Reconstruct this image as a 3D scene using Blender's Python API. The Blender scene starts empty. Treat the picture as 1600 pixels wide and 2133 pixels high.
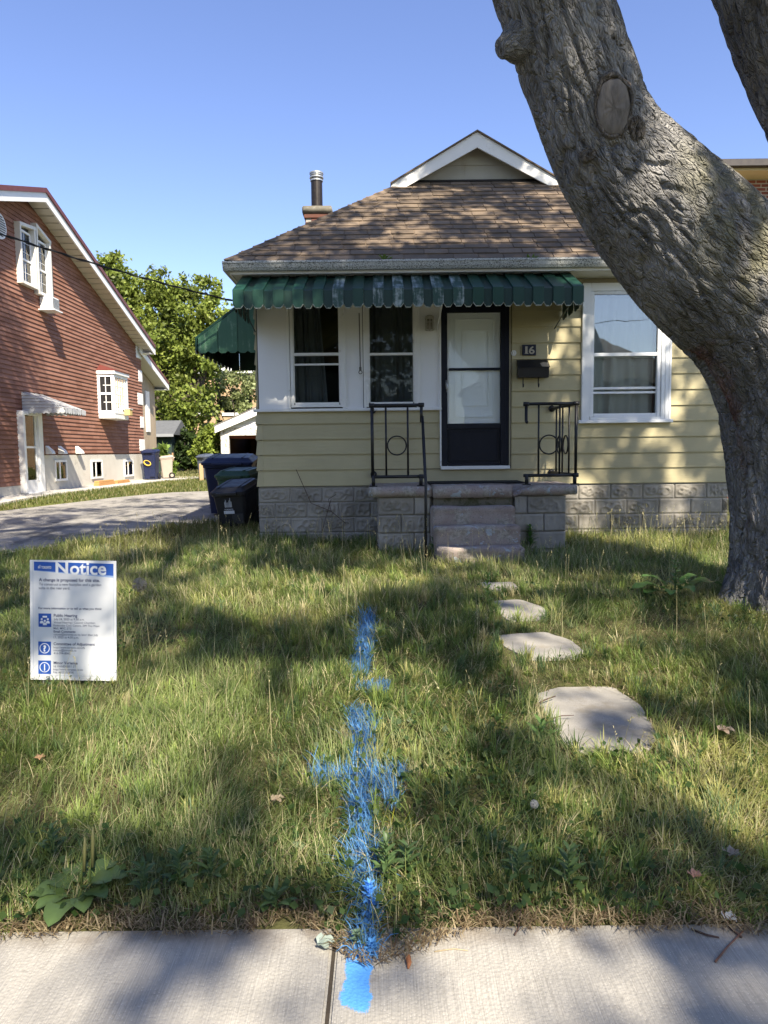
import bpy, bmesh, math, random
import numpy as np
from mathutils import Vector, Matrix, Euler, noise as mnoise

random.seed(7)
rng = np.random.default_rng(11)
SC = bpy.context.scene
COL = SC.collection
R = math.radians

# ------------------------------------------------------------------ camera
FPX = 1479.0                       # focal length in photograph pixels (1600 x 2133)
CAMZ = 1.55
PITCH, ROLL = 4.9, -0.65
cam_d = bpy.data.cameras.new('camera')
cam = bpy.data.objects.new('camera', cam_d)
COL.objects.link(cam)
cam_d.sensor_fit = 'VERTICAL'
cam_d.sensor_height = 36.0
cam_d.lens = 36.0 * FPX / 2133.0
cam_d.clip_start = 0.05
cam_d.clip_end = 1500.0
CAMR = Euler((R(90 - PITCH), 0, 0)).to_matrix() @ Matrix.Rotation(R(ROLL), 3, 'Z')
cam.matrix_world = Matrix.Translation((0, 0, CAMZ)) @ CAMR.to_4x4()
SC.camera = cam

# ------------------------------------------------------------------ sky, sun, exposure
SUN = Vector((0.37, -0.94, 1.0)).normalized()          # towards the sun
ELEV = math.asin(SUN.z)
AZ = math.atan2(SUN.x, SUN.y)
world = bpy.data.worlds.new('World')
SC.world = world
world.use_nodes = True
wn = world.node_tree
for n in list(wn.nodes):
    wn.nodes.remove(n)
sky = wn.nodes.new('ShaderNodeTexSky')
sky.sky_type = 'NISHITA'
sky.sun_disc = False
sky.sun_elevation = ELEV
sky.sun_rotation = AZ
sky.altitude = 100
sky.air_density = 1.0
sky.dust_density = 0.55
sky.ozone_density = 1.6
bg = wn.nodes.new('ShaderNodeBackground')
bg.inputs['Strength'].default_value = 0.100
wo = wn.nodes.new('ShaderNodeOutputWorld')
hs = wn.nodes.new('ShaderNodeHueSaturation')
hs.inputs['Saturation'].default_value = 1.08
hs.inputs['Hue'].default_value = 0.516
wn.links.new(sky.outputs[0], hs.inputs['Color'])
wn.links.new(hs.outputs[0], bg.inputs['Color'])
wn.links.new(bg.outputs[0], wo.inputs['Surface'])

sun_d = bpy.data.lights.new('sun', 'SUN')
sun_d.energy = 4.8
sun_d.angle = R(0.53)
sun_d.color = (1.0, 0.90, 0.74)
sun = bpy.data.objects.new('sun', sun_d)
COL.objects.link(sun)
sun.rotation_euler = (-SUN).to_track_quat('-Z', 'Y').to_euler()

SC.view_settings.view_transform = 'Standard'
SC.view_settings.look = 'None'
SC.view_settings.gamma = 1.0
SC.view_settings.exposure = 1.38
SC.view_settings.use_curve_mapping = False
SC.render.engine = 'CYCLES'
SC.cycles.use_denoising = True
SC.cycles.denoiser = 'OPENIMAGEDENOISE'
SC.cycles.max_bounces = 6
SC.cycles.diffuse_bounces = 4
SC.cycles.transparent_max_bounces = 12
SC.cycles.sample_clamp_indirect = 6.0

# ------------------------------------------------------------------ helpers: photograph -> place
def ray(px, py):
    d = CAMR @ Vector(((px - 800.0) / FPX, -(py - 1066.5) / FPX, -1.0))
    return d
def P(px, py, Y):                  # point on the vertical plane y = Y
    d = ray(px, py); t = Y / d.y
    return Vector((d.x * t, Y, CAMZ + d.z * t))
def W(px, py, X):                  # point on the vertical plane x = X
    d = ray(px, py); t = X / d.x
    return Vector((X, d.y * t, CAMZ + d.z * t))
GY0, GY1, GZ1 = 2.17, 17.0, 0.555
def zg(y):                         # the ground rises gently from the pavement to the back
    if y <= GY0: return 0.0
    if y >= GY1: return GZ1
    return GZ1 * (y - GY0) / (GY1 - GY0)
def zg_np(y):
    return np.clip((y - GY0) / (GY1 - GY0), 0, 1) * GZ1
def G(px, py):                     # point on the ground
    d = ray(px, py)
    y = 5.0
    for _ in range(40):
        t = (zg(y) - CAMZ) / d.z
        y = 0.5 * y + 0.5 * d.y * t
    t = y / d.y
    return Vector((d.x * t, y, zg(y)))
def rect(x0, y0, x1, y1, Y):       # photograph rectangle -> X0, X1, Z0, Z1 on plane Y
    ym, xm = (y0 + y1) / 2, (x0 + x1) / 2
    return P(x0, ym, Y).x, P(x1, ym, Y).x, P(xm, y1, Y).z, P(xm, y0, Y).z

# ------------------------------------------------------------------ helpers: objects
WL = {}                            # world location of each built object
def tag(o, label=None, cat=None, group=None, kind=None):
    if label: o['label'] = label
    if cat: o['category'] = cat
    if group: o['group'] = group
    if kind: o['kind'] = kind
    return o
def link(o, loc, parent=None):
    COL.objects.link(o)
    loc = Vector(loc)
    if parent is not None:
        o.parent = parent
        o.location = loc - WL[parent.name]
    else:
        o.location = loc
    WL[o.name] = loc
    return o
def empty(name, loc, label, cat, group=None):
    o = bpy.data.objects.new(name, None)
    o.empty_display_size = 0.1
    link(o, loc)
    tag(o, label, cat, group)
    return o
def inst(name, mesh, loc, parent=None, rot=None, scale=None):
    o = bpy.data.objects.new(name, mesh)
    link(o, loc, parent)
    if rot is not None: o.rotation_euler = rot
    if scale is not None: o.scale = scale
    return o

class MB:
    """collects faces in world coordinates and links them as one mesh object"""
    def __init__(s):
        s.v, s.f, s.m = [], [], []
    def add(s, vs, fs, mi=0):
        b = len(s.v)
        s.v += [tuple(v) for v in vs]
        s.f += [tuple(i + b for i in f) for f in fs]
        s.m += [mi] * len(fs)
        return s
    def box(s, x0, x1, y0, y1, z0, z1, mi=0):
        if x0 > x1: x0, x1 = x1, x0
        if y0 > y1: y0, y1 = y1, y0
        if z0 > z1: z0, z1 = z1, z0
        vs = [(x0,y0,z0),(x1,y0,z0),(x1,y1,z0),(x0,y1,z0),(x0,y0,z1),(x1,y0,z1),(x1,y1,z1),(x0,y1,z1)]
        return s.add(vs, [(0,3,2,1),(4,5,6,7),(0,1,5,4),(1,2,6,5),(2,3,7,6),(3,0,4,7)], mi)
    def hexa(s, b, t, mi=0):       # 4 bottom, 4 top corners, counter-clockwise from above
        return s.add(list(b) + list(t), [(0,3,2,1),(4,5,6,7),(0,1,5,4),(1,2,6,5),(2,3,7,6),(3,0,4,7)], mi)
    def prism(s, pts, off, mi=0):  # polygon swept by an offset vector
        n = len(pts); off = Vector(off)
        vs = [Vector(p) for p in pts]; vs += [v + off for v in vs]
        fs = [tuple(range(n))[::-1], tuple(range(n, 2*n))] + [(i, (i+1) % n, n + (i+1) % n, n + i) for i in range(n)]
        return s.add(vs, fs, mi)
    def tube(s, pts, r, n=8, mi=0, cap=True, closed=False):
        pts = [Vector(p) for p in pts]
        rs = r if isinstance(r, (list, tuple)) else [r] * len(pts)
        m = len(pts); vs = []; up = None
        for i, p in enumerate(pts):
            if closed:
                t = (pts[(i+1) % m] - pts[i-1]).normalized()
            else:
                t = (pts[min(i+1, m-1)] - pts[max(i-1, 0)]).normalized()
            if up is None:
                a = Vector((0,0,1)) if abs(t.z) < 0.9 else Vector((1,0,0))
                u = t.cross(a).normalized()
            else:
                u = (up - t * up.dot(t)).normalized()
            up = u; w = t.cross(u)
            for k in range(n):
                a = 2 * math.pi * k / n
                vs.append(p + (u * math.cos(a) + w * math.sin(a)) * rs[i])
        fs = []
        for i in range(m if closed else m - 1):
            j = (i + 1) % m
            for k in range(n):
                fs.append((i*n+k, i*n+(k+1) % n, j*n+(k+1) % n, j*n+k))
        if cap and not closed:
            fs.append(tuple(range(n))[::-1]); fs.append(tuple((m-1)*n + k for k in range(n)))
        return s.add(vs, fs, mi)
    def loft(s, rings, mi=0, cap0=True, cap1=True):
        n = len(rings[0]); vs = [v for r in rings for v in r]; fs = []
        for i in range(len(rings) - 1):
            for k in range(n):
                fs.append((i*n+k, i*n+(k+1) % n, (i+1)*n+(k+1) % n, (i+1)*n+k))
        if cap0: fs.append(tuple(range(n))[::-1])
        if cap1: fs.append(tuple((len(rings)-1)*n + k for k in range(n)))
        return s.add(vs, fs, mi)
    def xf(s, M):                  # transform what was collected so far
        s.v = [tuple(M @ Vector(v)) for v in s.v]
        return s
    def build(s, name, mat, parent=None, smooth=False, bevel=0.0, origin=None, seg=1):
        vs = np.array(s.v, float)
        if origin is None:
            o0 = (vs.min(0) + vs.max(0)) / 2
            if parent is None: o0[2] = vs[:, 2].min()
        else:
            o0 = np.array(origin, float)
        me = bpy.data.meshes.new(name)
        me.from_pydata((vs - o0).tolist(), [], s.f)
        mats = mat if isinstance(mat, (list, tuple)) else [mat]
        for m in mats: me.materials.append(m)
        if len(mats) > 1:
            me.polygons.foreach_set('material_index', s.m)
        if bevel > 0:
            bm = bmesh.new(); bm.from_mesh(me)
            bmesh.ops.remove_doubles(bm, verts=bm.verts, dist=1e-5)
            es = [e for e in bm.edges if len(e.link_faces) == 2 and e.calc_face_angle(0) > 0.5]
            bmesh.ops.bevel(bm, geom=es, offset=bevel, segments=seg, affect='EDGES', clamp_overlap=True)
            bm.to_mesh(me); bm.free()
        if smooth:
            me.polygons.foreach_set('use_smooth', [True] * len(me.polygons))
        me.update()
        o = bpy.data.objects.new(name, me)
        link(o, o0, parent)
        return o

def rough_box(name, mat, parent, x0, x1, y0, y1, z0, z1, amp=0.006, res=0.07, freq=5.0, bevel=0.012, keep=None):
    """a stone or concrete piece with worn, uneven faces and edges"""
    bm = bmesh.new()
    bmesh.ops.create_cube(bm, size=1.0)
    c = Vector(((x0+x1)/2, (y0+y1)/2, (z0+z1)/2))
    for v in bm.verts:
        v.co = Vector((v.co.x*(x1-x0), v.co.y*(y1-y0), v.co.z*(z1-z0)))
    bmesh.ops.bevel(bm, geom=bm.edges[:], offset=bevel, segments=2, affect='EDGES')
    for ax in range(3):
        L = (x1-x0, y1-y0, z1-z0)[ax]
        k = min(40, int(L / res))
        for i in range(1, k):
            co = Vector((0,0,0)); co[ax] = -L/2 + L*i/k
            no = Vector((0,0,0)); no[ax] = 1
            bmesh.ops.bisect_plane(bm, geom=bm.verts[:]+bm.edges[:]+bm.faces[:], plane_co=co, plane_no=no)
    for v in bm.verts:
        w = (v.co + c) * freq
        d = mnoise.noise_vector(w) * amp + mnoise.noise_vector(w * 3.1) * amp * 0.5
        v.co += d
        if keep: keep(v, c)
    me = bpy.data.meshes.new(name)
    bm.to_mesh(me); bm.free()
    me.polygons.foreach_set('use_smooth', [True] * len(me.polygons))
    me.materials.append(mat)
    o = bpy.data.objects.new(name, me)
    link(o, c, parent)
    return o

# ------------------------------------------------------------------ helpers: materials
def new_mat(name):
    m = bpy.data.materials.new(name); m.use_nodes = True
    nt = m.node_tree
    for n in list(nt.nodes): nt.nodes.remove(n)
    out = nt.nodes.new('ShaderNodeOutputMaterial')
    bs = nt.nodes.new('ShaderNodeBsdfPrincipled')
    nt.links.new(bs.outputs[0], out.inputs['Surface'])
    return m, nt, bs, out
class NT:
    """tiny node builder"""
    def __init__(s, nt): s.nt = nt
    def n(s, t, ins=None, **kw):
        nd = s.nt.nodes.new('ShaderNode' + t)
        for k, v in kw.items(): setattr(nd, k, v)
        for k, v in (ins or {}).items(): s.put(nd, k, v)
        return nd
    def put(s, nd, k, v):
        sock = nd.inputs[k]
        if hasattr(v, 'is_output'): s.nt.links.new(v, sock)
        else:
            try: sock.default_value = v
            except Exception:
                sock.default_value = (*v, 1.0)
    def pos(s): return s.n('NewGeometry').outputs['Position']
    def obj(s): return s.n('TexCoord').outputs['Object']
    def rnd(s): return s.n('ObjectInfo').outputs['Random']
    def scale(s, vec, sx, sy, sz):
        return s.n('VectorMath', {0: vec, 1: (sx, sy, sz)}, operation='MULTIPLY').outputs[0]
    def noise(s, vec, scale, detail=4.0, rough=0.55, dist=0.0):
        return s.n('TexNoise', {'Vector': vec, 'Scale': scale, 'Detail': detail, 'Roughness': rough, 'Distortion': dist}).outputs['Fac']
    def vor(s, vec, scale, feature='F1', out='Distance', **kw):
        return s.n('TexVoronoi', {'Vector': vec, 'Scale': scale}, feature=feature, **kw).outputs[out]
    def math(s, op, a, b=0.0, c=None, clamp=False):
        nd = s.n('Math', {0: a, 1: b}, operation=op, use_clamp=clamp)
        if c is not None: s.put(nd, 2, c)
        return nd.outputs[0]
    def step(s, v, lo, hi, a=0.0, b=1.0):
        return s.n('MapRange', {'Value': v, 'From Min': lo, 'From Max': hi, 'To Min': a, 'To Max': b}, interpolation_type='SMOOTHSTEP').outputs[0]
    def mix(s, fac, a, b, blend='MIX'):
        nd = s.n('Mix', data_type='RGBA', blend_type=blend)
        s.put(nd, 0, fac)
        for i, v in ((6, a), (7, b)):
            if hasattr(v, 'is_output'): s.nt.links.new(v, nd.inputs[i])
            else: nd.inputs[i].default_value = (*v[:3], 1.0)
        return nd.outputs[2]
    def sep(s, vec):
        nd = s.n('SeparateXYZ', {0: vec}); return nd.outputs[0], nd.outputs[1], nd.outputs[2]
    def comb(s, x, y, z): return s.n('CombineXYZ', {0: x, 1: y, 2: z}).outputs[0]
    def bump(s, h, strength=0.3, dist=0.01, normal=None):
        nd = s.n('Bump', {'Height': h, 'Strength': strength, 'Distance': dist})
        if normal is not None: s.put(nd, 'Normal', normal)
        return nd.outputs[0]
    def hsv(s, col, val=1.0, sat=1.0, hue=0.5):
        return s.n('HueSaturation', {'Color': col, 'Value': val, 'Saturation': sat, 'Hue': hue}).outputs[0]

def M(name, col, rough=0.6, var=0.12, vs=3.0, col2=None, lo=0.5, hi=0.7, cs=6.0, bump=0.15, bs=60.0, bd=0.004,
      metal=0.0, spec=0.4, rnd=0.0, stretch=(1, 1, 1), coat=0.0, local=False):
    """weathered surface: base colour, tone variation, patches of a second colour, fine relief"""
    m, nt, b, out = new_mat(name)
    k = NT(nt)
    p = k.obj() if local else k.pos()
    p = k.scale(p, *stretch)
    c = k.mix(0.0, col, col)
    if col2 is not None:
        f = k.step(k.noise(p, cs, 6.0, 0.62), lo, hi)
        c = k.mix(f, col, col2)
    v = k.math('ADD', k.math('MULTIPLY', k.noise(p, vs, 5.0, 0.6), 2 * var), 1 - var)
    if rnd > 0:
        v = k.math('MULTIPLY', v, k.math('ADD', k.math('MULTIPLY', k.rnd(), 2 * rnd), 1 - rnd))
    c = k.hsv(c, v)
    k.put(b, 'Base Color', c)
    k.put(b, 'Roughness', k.step(k.noise(p, vs * 2.3), 0.2, 0.8, max(0.05, rough - 0.1), min(1, rough + 0.1)))
    k.put(b, 'Metallic', metal)
    k.put(b, 'Specular IOR Level', spec)
    if coat: k.put(b, 'Coat Weight', coat)
    if bump > 0:
        k.put(b, 'Normal', k.bump(k.noise(p, bs, 3.0), bump, bd))
    return m

def vnoise(x, y, seed, n=256):
    """smooth 2-D value noise in numpy"""
    g = np.random.default_rng(seed).random((n, n))
    xi = np.floor(x).astype(int); yi = np.floor(y).astype(int)
    fx = x - xi; fy = y - yi
    fx = fx*fx*(3-2*fx); fy = fy*fy*(3-2*fy)
    a = g[xi % n, yi % n]; b = g[(xi+1) % n, yi % n]; c = g[xi % n, (yi+1) % n]; d = g[(xi+1) % n, (yi+1) % n]
    return (a*(1-fx)+b*fx)*(1-fy) + (c*(1-fx)+d*fx)*fy
def inpoly(x, y, poly):
    x = np.asarray(x, float); y = np.asarray(y, float)
    r = np.zeros(x.shape, bool); n = len(poly)
    for i in range(n):
        x0, y0 = poly[i]; x1, y1 = poly[(i+1) % n]
        if y0 == y1: continue
        r ^= ((y0 > y) != (y1 > y)) & (x < (x1-x0)*(y-y0)/(y1-y0)+x0)
    return r
def np_mesh(name, V, loops_per_face, idx, col=None, mat=None, smooth=False):
    """big mesh straight from numpy arrays"""
    me = bpy.data.meshes.new(name)
    nf = len(loops_per_face)
    me.vertices.add(len(V)); me.vertices.foreach_set('co', np.ascontiguousarray(V, np.float32).ravel())
    me.loops.add(len(idx)); me.loops.foreach_set('vertex_index', np.ascontiguousarray(idx, np.int32))
    me.polygons.add(nf)
    st = np.concatenate([[0], np.cumsum(loops_per_face)[:-1]]).astype(np.int32)
    me.polygons.foreach_set('loop_start', st)
    if smooth: me.polygons.foreach_set('use_smooth', np.ones(nf, bool))
    me.update(calc_edges=True)
    if col is not None:
        a = me.attributes.new('Col', 'FLOAT_COLOR', 'POINT')
        c4 = np.ones((len(V), 4), np.float32); c4[:, :3] = col
        a.data.foreach_set('color', c4.ravel())
    if mat: me.materials.append(mat)
    return me
def leaf_mat(name, trans=0.35, rough=0.5):
    m, nt, b, out = new_mat(name)
    k = NT(nt)
    c = k.n('Attribute', attribute_name='Col').outputs['Color']
    k.put(b, 'Base Color', c); k.put(b, 'Roughness', rough); k.put(b, 'Specular IOR Level', 0.3)
    t = k.n('BsdfTranslucent'); k.put(t, 'Color', k.hsv(c, 1.25, 1.05))
    mx = k.n('MixShader', {0: trans, 1: b.outputs[0], 2: t.outputs[0]})
    nt.links.new(mx.outputs[0], out.inputs['Surface'])
    return m
def glass_mat(name, tint=(0.92, 0.96, 0.95), boost=1.0, rough=0.0):
    m, nt, b, out = new_mat(name); nt.nodes.remove(b)
    k = NT(nt)
    tr = k.n('BsdfTransparent', {'Color': (*tint, 1)})
    gl = k.n('BsdfGlossy', {'Color': (1, 1, 1, 1), 'Roughness': rough})
    fr = k.n('Fresnel', {'IOR': 1.52})
    nz = k.bump(k.noise(k.pos(), 2.2, 1.0), 0.04, 0.05)
    k.put(gl, 'Normal', nz)
    fac = k.math('MULTIPLY', fr.outputs[0], boost, clamp=True)
    mx = k.n('MixShader', {0: fac, 1: tr.outputs[0], 2: gl.outputs[0]})
    nt.links.new(mx.outputs[0], out.inputs['Surface'])
    return m

# ================================================================== materials
m_ytrim = None
def siding_mat(name, col, grain=1.0):
    m, nt, b, out = new_mat(name); k = NT(nt)
    p = k.pos()
    g = k.noise(k.scale(p, 3.0, 3.0, 110.0), 1.0, 4.0, 0.6, 0.6)
    big = k.noise(p, 1.3, 5.0, 0.6)
    c = k.mix(k.step(big, 0.3, 0.75), col, tuple(x * 0.86 for x in col))
    dirt = k.step(k.noise(k.scale(p, 6.0, 6.0, 1.2), 1.0, 6.0, 0.65), 0.62, 0.85)
    c = k.mix(k.math('MULTIPLY', dirt, 0.45), c, (0.19, 0.16, 0.09))
    c = k.mix(k.math('MULTIPLY', k.step(k.noise(p, 45.0, 3.0, 0.6), 0.70, 0.76), 0.5), c, (0.12, 0.10, 0.06))
    v = k.math('ADD', k.math('MULTIPLY', g, 0.16 * grain), 0.92)
    v = k.math('MULTIPLY', v, k.math('ADD', k.math('MULTIPLY', k.rnd(), 0.08), 0.96))
    k.put(b, 'Base Color', k.hsv(c, v)); k.put(b, 'Roughness', 0.55); k.put(b, 'Specular IOR Level', 0.35)
    k.put(b, 'Normal', k.bump(g, 0.25 * grain, 0.004))
    return m
m_siding = siding_mat('mustard_siding', (0.455, 0.402, 0.238))
m_white = M('white_trim_paint', (0.74, 0.74, 0.72), 0.5, 0.07, 4, (0.36, 0.33, 0.28), 0.62, 0.85, 9, 0.1, 120, 0.002)
m_panel = M('white_porch_panel', (0.76, 0.76, 0.75), 0.5, 0.05, 2, (0.42, 0.40, 0.36), 0.68, 0.9, 5, 0.08, 60, 0.003)
m_alum = M('white_aluminium', (0.78, 0.80, 0.82), 0.35, 0.05, 3, (0.45, 0.43, 0.40), 0.7, 0.9, 12, 0.04, 60, 0.002, spec=0.5)
m_black = M('black_pipe_paint', (0.012, 0.012, 0.013), 0.42, 0.3, 30, (0.07, 0.05, 0.04), 0.66, 0.8, 35, 0.15, 160, 0.002)
m_navydoor = M('dark_navy_door', (0.008, 0.010, 0.018), 0.45, 0.15, 6, None, bump=0.03, spec=0.2)
m_glass = glass_mat('window_glass', (0.90, 0.94, 0.93), 1.0)
m_glass_dark = glass_mat('porch_window_glass', (0.74, 0.78, 0.78), 0.22)
m_glass_door = glass_mat('storm_door_glass', (0.98, 0.99, 0.99), 0.35)
m_glass_sky = glass_mat('bright_window_glass', (0.80, 0.84, 0.84), 2.6)
m_dark = M('dark_interior', (0.012, 0.012, 0.013), 0.9, 0.1, 3, None, bump=0)
m_curtain = M('sheer_curtain', (0.80, 0.80, 0.78), 0.9, 0.08, 5, None, bump=0.05, bs=200)
m_curtain_d = M('grey_curtain', (0.26, 0.25, 0.24), 0.9, 0.1, 5, None, bump=0.05, bs=200)
m_doorwhite = M('white_inner_door', (0.83, 0.86, 0.85), 0.4, 0.03, 2, None, bump=0.02)
m_concrete = M('foundation_concrete', (0.40, 0.385, 0.35), 0.9, 0.18, 2.0, (0.22, 0.20, 0.17), 0.55, 0.78, 4, 0.5, 90, 0.006)
m_mortar = M('grey_mortar', (0.33, 0.31, 0.275), 0.95, 0.2, 8, None, bump=0.5, bs=60)
def block_mat():
    m, nt, b, out = new_mat('rock_face_block'); k = NT(nt)
    p = k.pos()
    c = k.mix(k.step(k.noise(p, 3.0, 5.0), 0.35, 0.7), (0.355, 0.33, 0.285), (0.25, 0.232, 0.20))
    c = k.mix(k.step(k.noise(p, 14.0, 6.0, 0.7), 0.6, 0.75), c, (0.20, 0.17, 0.13))
    k.put(b, 'Base Color', k.hsv(c, k.math('ADD', k.math('MULTIPLY', k.rnd(), 0.22), 0.86)))
    k.put(b, 'Roughness', 0.95); k.put(b, 'Specular IOR Level', 0.15)
    k.put(b, 'Normal', k.bump(k.noise(p, 120.0, 4.0), 0.5, 0.004))
    return m
m_block = block_mat()
def porch_mat():
    m, nt, b, out = new_mat('worn_mauve_concrete'); k = NT(nt)
    p = k.pos()
    mauve = k.mix(k.step(k.noise(p, 5.0, 5.0), 0.3, 0.7), (0.27, 0.215, 0.19), (0.33, 0.28, 0.25))
    bare = k.mix(k.step(k.noise(p, 22.0, 4.0), 0.35, 0.7), (0.38, 0.345, 0.30), (0.23, 0.205, 0.17))
    c = k.mix(k.step(k.noise(p, 4.2, 7.0, 0.68), 0.50, 0.56), mauve, bare)
    c = k.mix(k.step(k.noise(k.scale(p, 1, 1, 1.4), 5.5, 8.0, 0.66, 0.4), 0.60, 0.62), c, (0.36, 0.40, 0.43))
    c = k.mix(k.math('MULTIPLY', k.step(k.noise(p, 60.0, 3.0), 0.55, 0.7), 0.5), c, (0.10, 0.085, 0.07))
    k.put(b, 'Base Color', c); k.put(b, 'Roughness', 0.9); k.put(b, 'Specular IOR Level', 0.2)
    h = k.math('ADD', k.noise(p, 40.0, 6.0, 0.7), k.math('MULTIPLY', k.noise(p, 9.0, 4.0), 1.5))
    k.put(b, 'Normal', k.bump(h, 0.7, 0.008))
    return m
m_porch = porch_mat()
def shingle_mat():
    m, nt, b, out = new_mat('brown_asphalt_shingle'); k = NT(nt)
    p = k.pos()
    g = k.noise(p, 260.0, 2.0, 0.7)
    base = k.mix(k.rnd(), (0.125, 0.096, 0.070), (0.205, 0.156, 0.112))
    base = k.mix(k.step(k.noise(p, 1.6, 4.0), 0.45, 0.75), base, (0.125, 0.098, 0.072))
    c = k.hsv(base, k.math('ADD', k.math('MULTIPLY', g, 0.9), 0.55))
    k.put(b, 'Base Color', c); k.put(b, 'Roughness', 0.95); k.put(b, 'Specular IOR Level', 0.15)
    k.put(b, 'Normal', k.bump(g, 0.5, 0.003))
    return m
m_shingle = shingle_mat()
def deck_mat():
    m, nt, b, out = new_mat('plain_shingle_slope'); k = NT(nt)
    br = k.n('TexBrick', {'Vector': k.n('TexCoord').outputs['UV'], 'Color1': (0.12, 0.085, 0.056, 1), 'Color2': (0.088, 0.064, 0.044, 1),
                          'Mortar': (0.02, 0.016, 0.012, 1), 'Scale': 1.0, 'Mortar Size': 0.006, 'Brick Width': 0.33, 'Row Height': 0.165})
    k.put(b, 'Base Color', br.outputs['Color']); k.put(b, 'Roughness', 0.95)
    return m
def gutter_mat():
    m, nt, b, out = new_mat('mildewed_white_gutter'); k = NT(nt)
    p = k.pos()
    f = k.step(k.noise(k.scale(p, 1, 1, 1.6), 55.0, 6.0, 0.75), 0.46, 0.60)
    x, y, z = k.sep(p)
    f = k.math('MULTIPLY', f, k.step(k.noise(k.scale(p, 0.8, 1, 1), 2.0, 3.0), 0.28, 0.52))
    c = k.mix(f, (0.52, 0.53, 0.51), (0.045, 0.045, 0.035))
    k.put(b, 'Base Color', c); k.put(b, 'Roughness', 0.5)
    return m
m_gutter = gutter_mat()
def awn_mat(name, col, chalk, amt):
    m, nt, b, out = new_mat(name); k = NT(nt)
    p = k.pos()
    st = k.noise(k.scale(p, 22.0, 2.2, 2.2), 1.0, 5.0, 0.65)
    bl = k.noise(p, 7.0, 6.0, 0.7)
    f = k.step(k.math('ADD', k.math('MULTIPLY', st, 0.5), k.math('MULTIPLY', bl, 0.5)), 0.62 - amt, 0.72 - amt * 0.6)
    c = k.mix(f, col, chalk)
    c = k.mix(k.step(k.noise(p, 34.0, 4.0, 0.7), 0.63, 0.74), c, (0.03, 0.03, 0.025))
    c = k.hsv(c, k.math('ADD', k.math('MULTIPLY', k.rnd(), 0.30), 0.85))
    k.put(b, 'Base Color', c); k.put(b, 'Roughness', 0.42); k.put(b, 'Specular IOR Level', 0.45)
    k.put(b, 'Normal', k.bump(k.noise(p, 5.0, 2.0), 0.1, 0.02))
    return m
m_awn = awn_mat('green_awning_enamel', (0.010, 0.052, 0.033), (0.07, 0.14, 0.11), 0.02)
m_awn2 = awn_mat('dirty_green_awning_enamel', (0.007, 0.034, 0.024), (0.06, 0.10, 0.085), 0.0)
m_awn_f = awn_mat('faded_awning_enamel', (0.02, 0.06, 0.046), (0.30, 0.35, 0.345), 0.16)
m_awn_u = M('awning_underside', (0.006, 0.012, 0.010), 0.7, 0.2, 5, None, bump=0)
m_lip = M('bare_awning_edge', (0.42, 0.46, 0.44), 0.4, 0.2, 30, (0.05, 0.09, 0.07), 0.5, 0.6, 40, 0)
m_awn_side = awn_mat('painted_sunlit_awning', (0.05, 0.135, 0.075), (0.16, 0.26, 0.17), 0.10)  # lighter enamel copy: sunlight on the end pans put into the colour
m_stucco_gable = siding_mat('weathered_cream_boards', (0.40, 0.375, 0.31), 0.7)
m_redbrick = None
def brick_mat(name, c1, c2, mort, w=0.21, h=0.075, axis='x', ms=0.012):
    m, nt, b, out = new_mat(name); k = NT(nt)
    x, y, z = k.sep(k.pos())
    vec = k.comb(x if axis == 'x' else y, z, 0.0)
    br = k.n('TexBrick', {'Vector': vec, 'Color1': (*c1, 1), 'Color2': (*c2, 1), 'Mortar': (*mort, 1), 'Scale': 1.0,
                          'Mortar Size': ms, 'Brick Width': w, 'Row Height': h, 'Bias': 0.1})
    c = k.hsv(br.outputs['Color'], k.math('ADD', k.math('MULTIPLY', k.noise(k.pos(), 2.0, 5.0), 0.5), 0.75))
    k.put(b, 'Base Color', c); k.put(b, 'Roughness', 0.9)
    k.put(b, 'Normal', k.bump(k.math('MULTIPLY', br.outputs['Fac'], -1.0), 0.6, 0.01))
    return m
m_redbrick = brick_mat('red_brick', (0.24, 0.07, 0.045), (0.17, 0.05, 0.035), (0.36, 0.31, 0.27))
m_tanbrick = brick_mat('tan_brick', (0.44, 0.28, 0.14), (0.36, 0.22, 0.11), (0.40, 0.34, 0.26), 0.30, 0.10)
m_brick1 = M('chimney_brick_face', (0.10, 0.042, 0.03), 0.9, 0.3, 6, (0.06, 0.03, 0.025), 0.5, 0.7, 10, 0.4, 80, 0.004, rnd=0.3)
m_flue = M('rusty_black_flue', (0.020, 0.016, 0.015), 0.45, 0.3, 8, (0.06, 0.03, 0.02), 0.6, 0.8, 6, 0.05, metal=0.3)
m_galv = M('galvanised_steel', (0.42, 0.43, 0.43), 0.4, 0.15, 12, None, bump=0.05, metal=0.7)
m_rubber = M('black_rubber', (0.012, 0.012, 0.012), 0.85, 0.2, 20, None, bump=0.3, bs=150)

# ================================================================== the ground
def ground_mat():
    m, nt, b, out = new_mat('soil_and_thatch'); k = NT(nt)
    p = k.pos()
    c = k.mix(k.step(k.noise(p, 1.2, 5.0), 0.35, 0.65), (0.085, 0.095, 0.036), (0.13, 0.12, 0.055))
    c = k.mix(k.step(k.noise(p, 30.0, 6.0, 0.7), 0.5, 0.7), c, (0.06, 0.048, 0.03))
    x, y, z = k.sep(p)
    far = k.step(y, 11.0, 16.0)
    c = k.mix(far, c, k.mix(k.step(k.noise(p, 5.0, 6.0, 0.7), 0.35, 0.7), (0.085, 0.115, 0.030), (0.17, 0.165, 0.055)))
    k.put(b, 'Base Color', c); k.put(b, 'Roughness', 1.0); k.put(b, 'Specular IOR Level', 0.05)
    k.put(b, 'Normal', k.bump(k.noise(p, 45.0, 5.0, 0.7), 0.8, 0.02))
    return m
m_ground = ground_mat()
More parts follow.
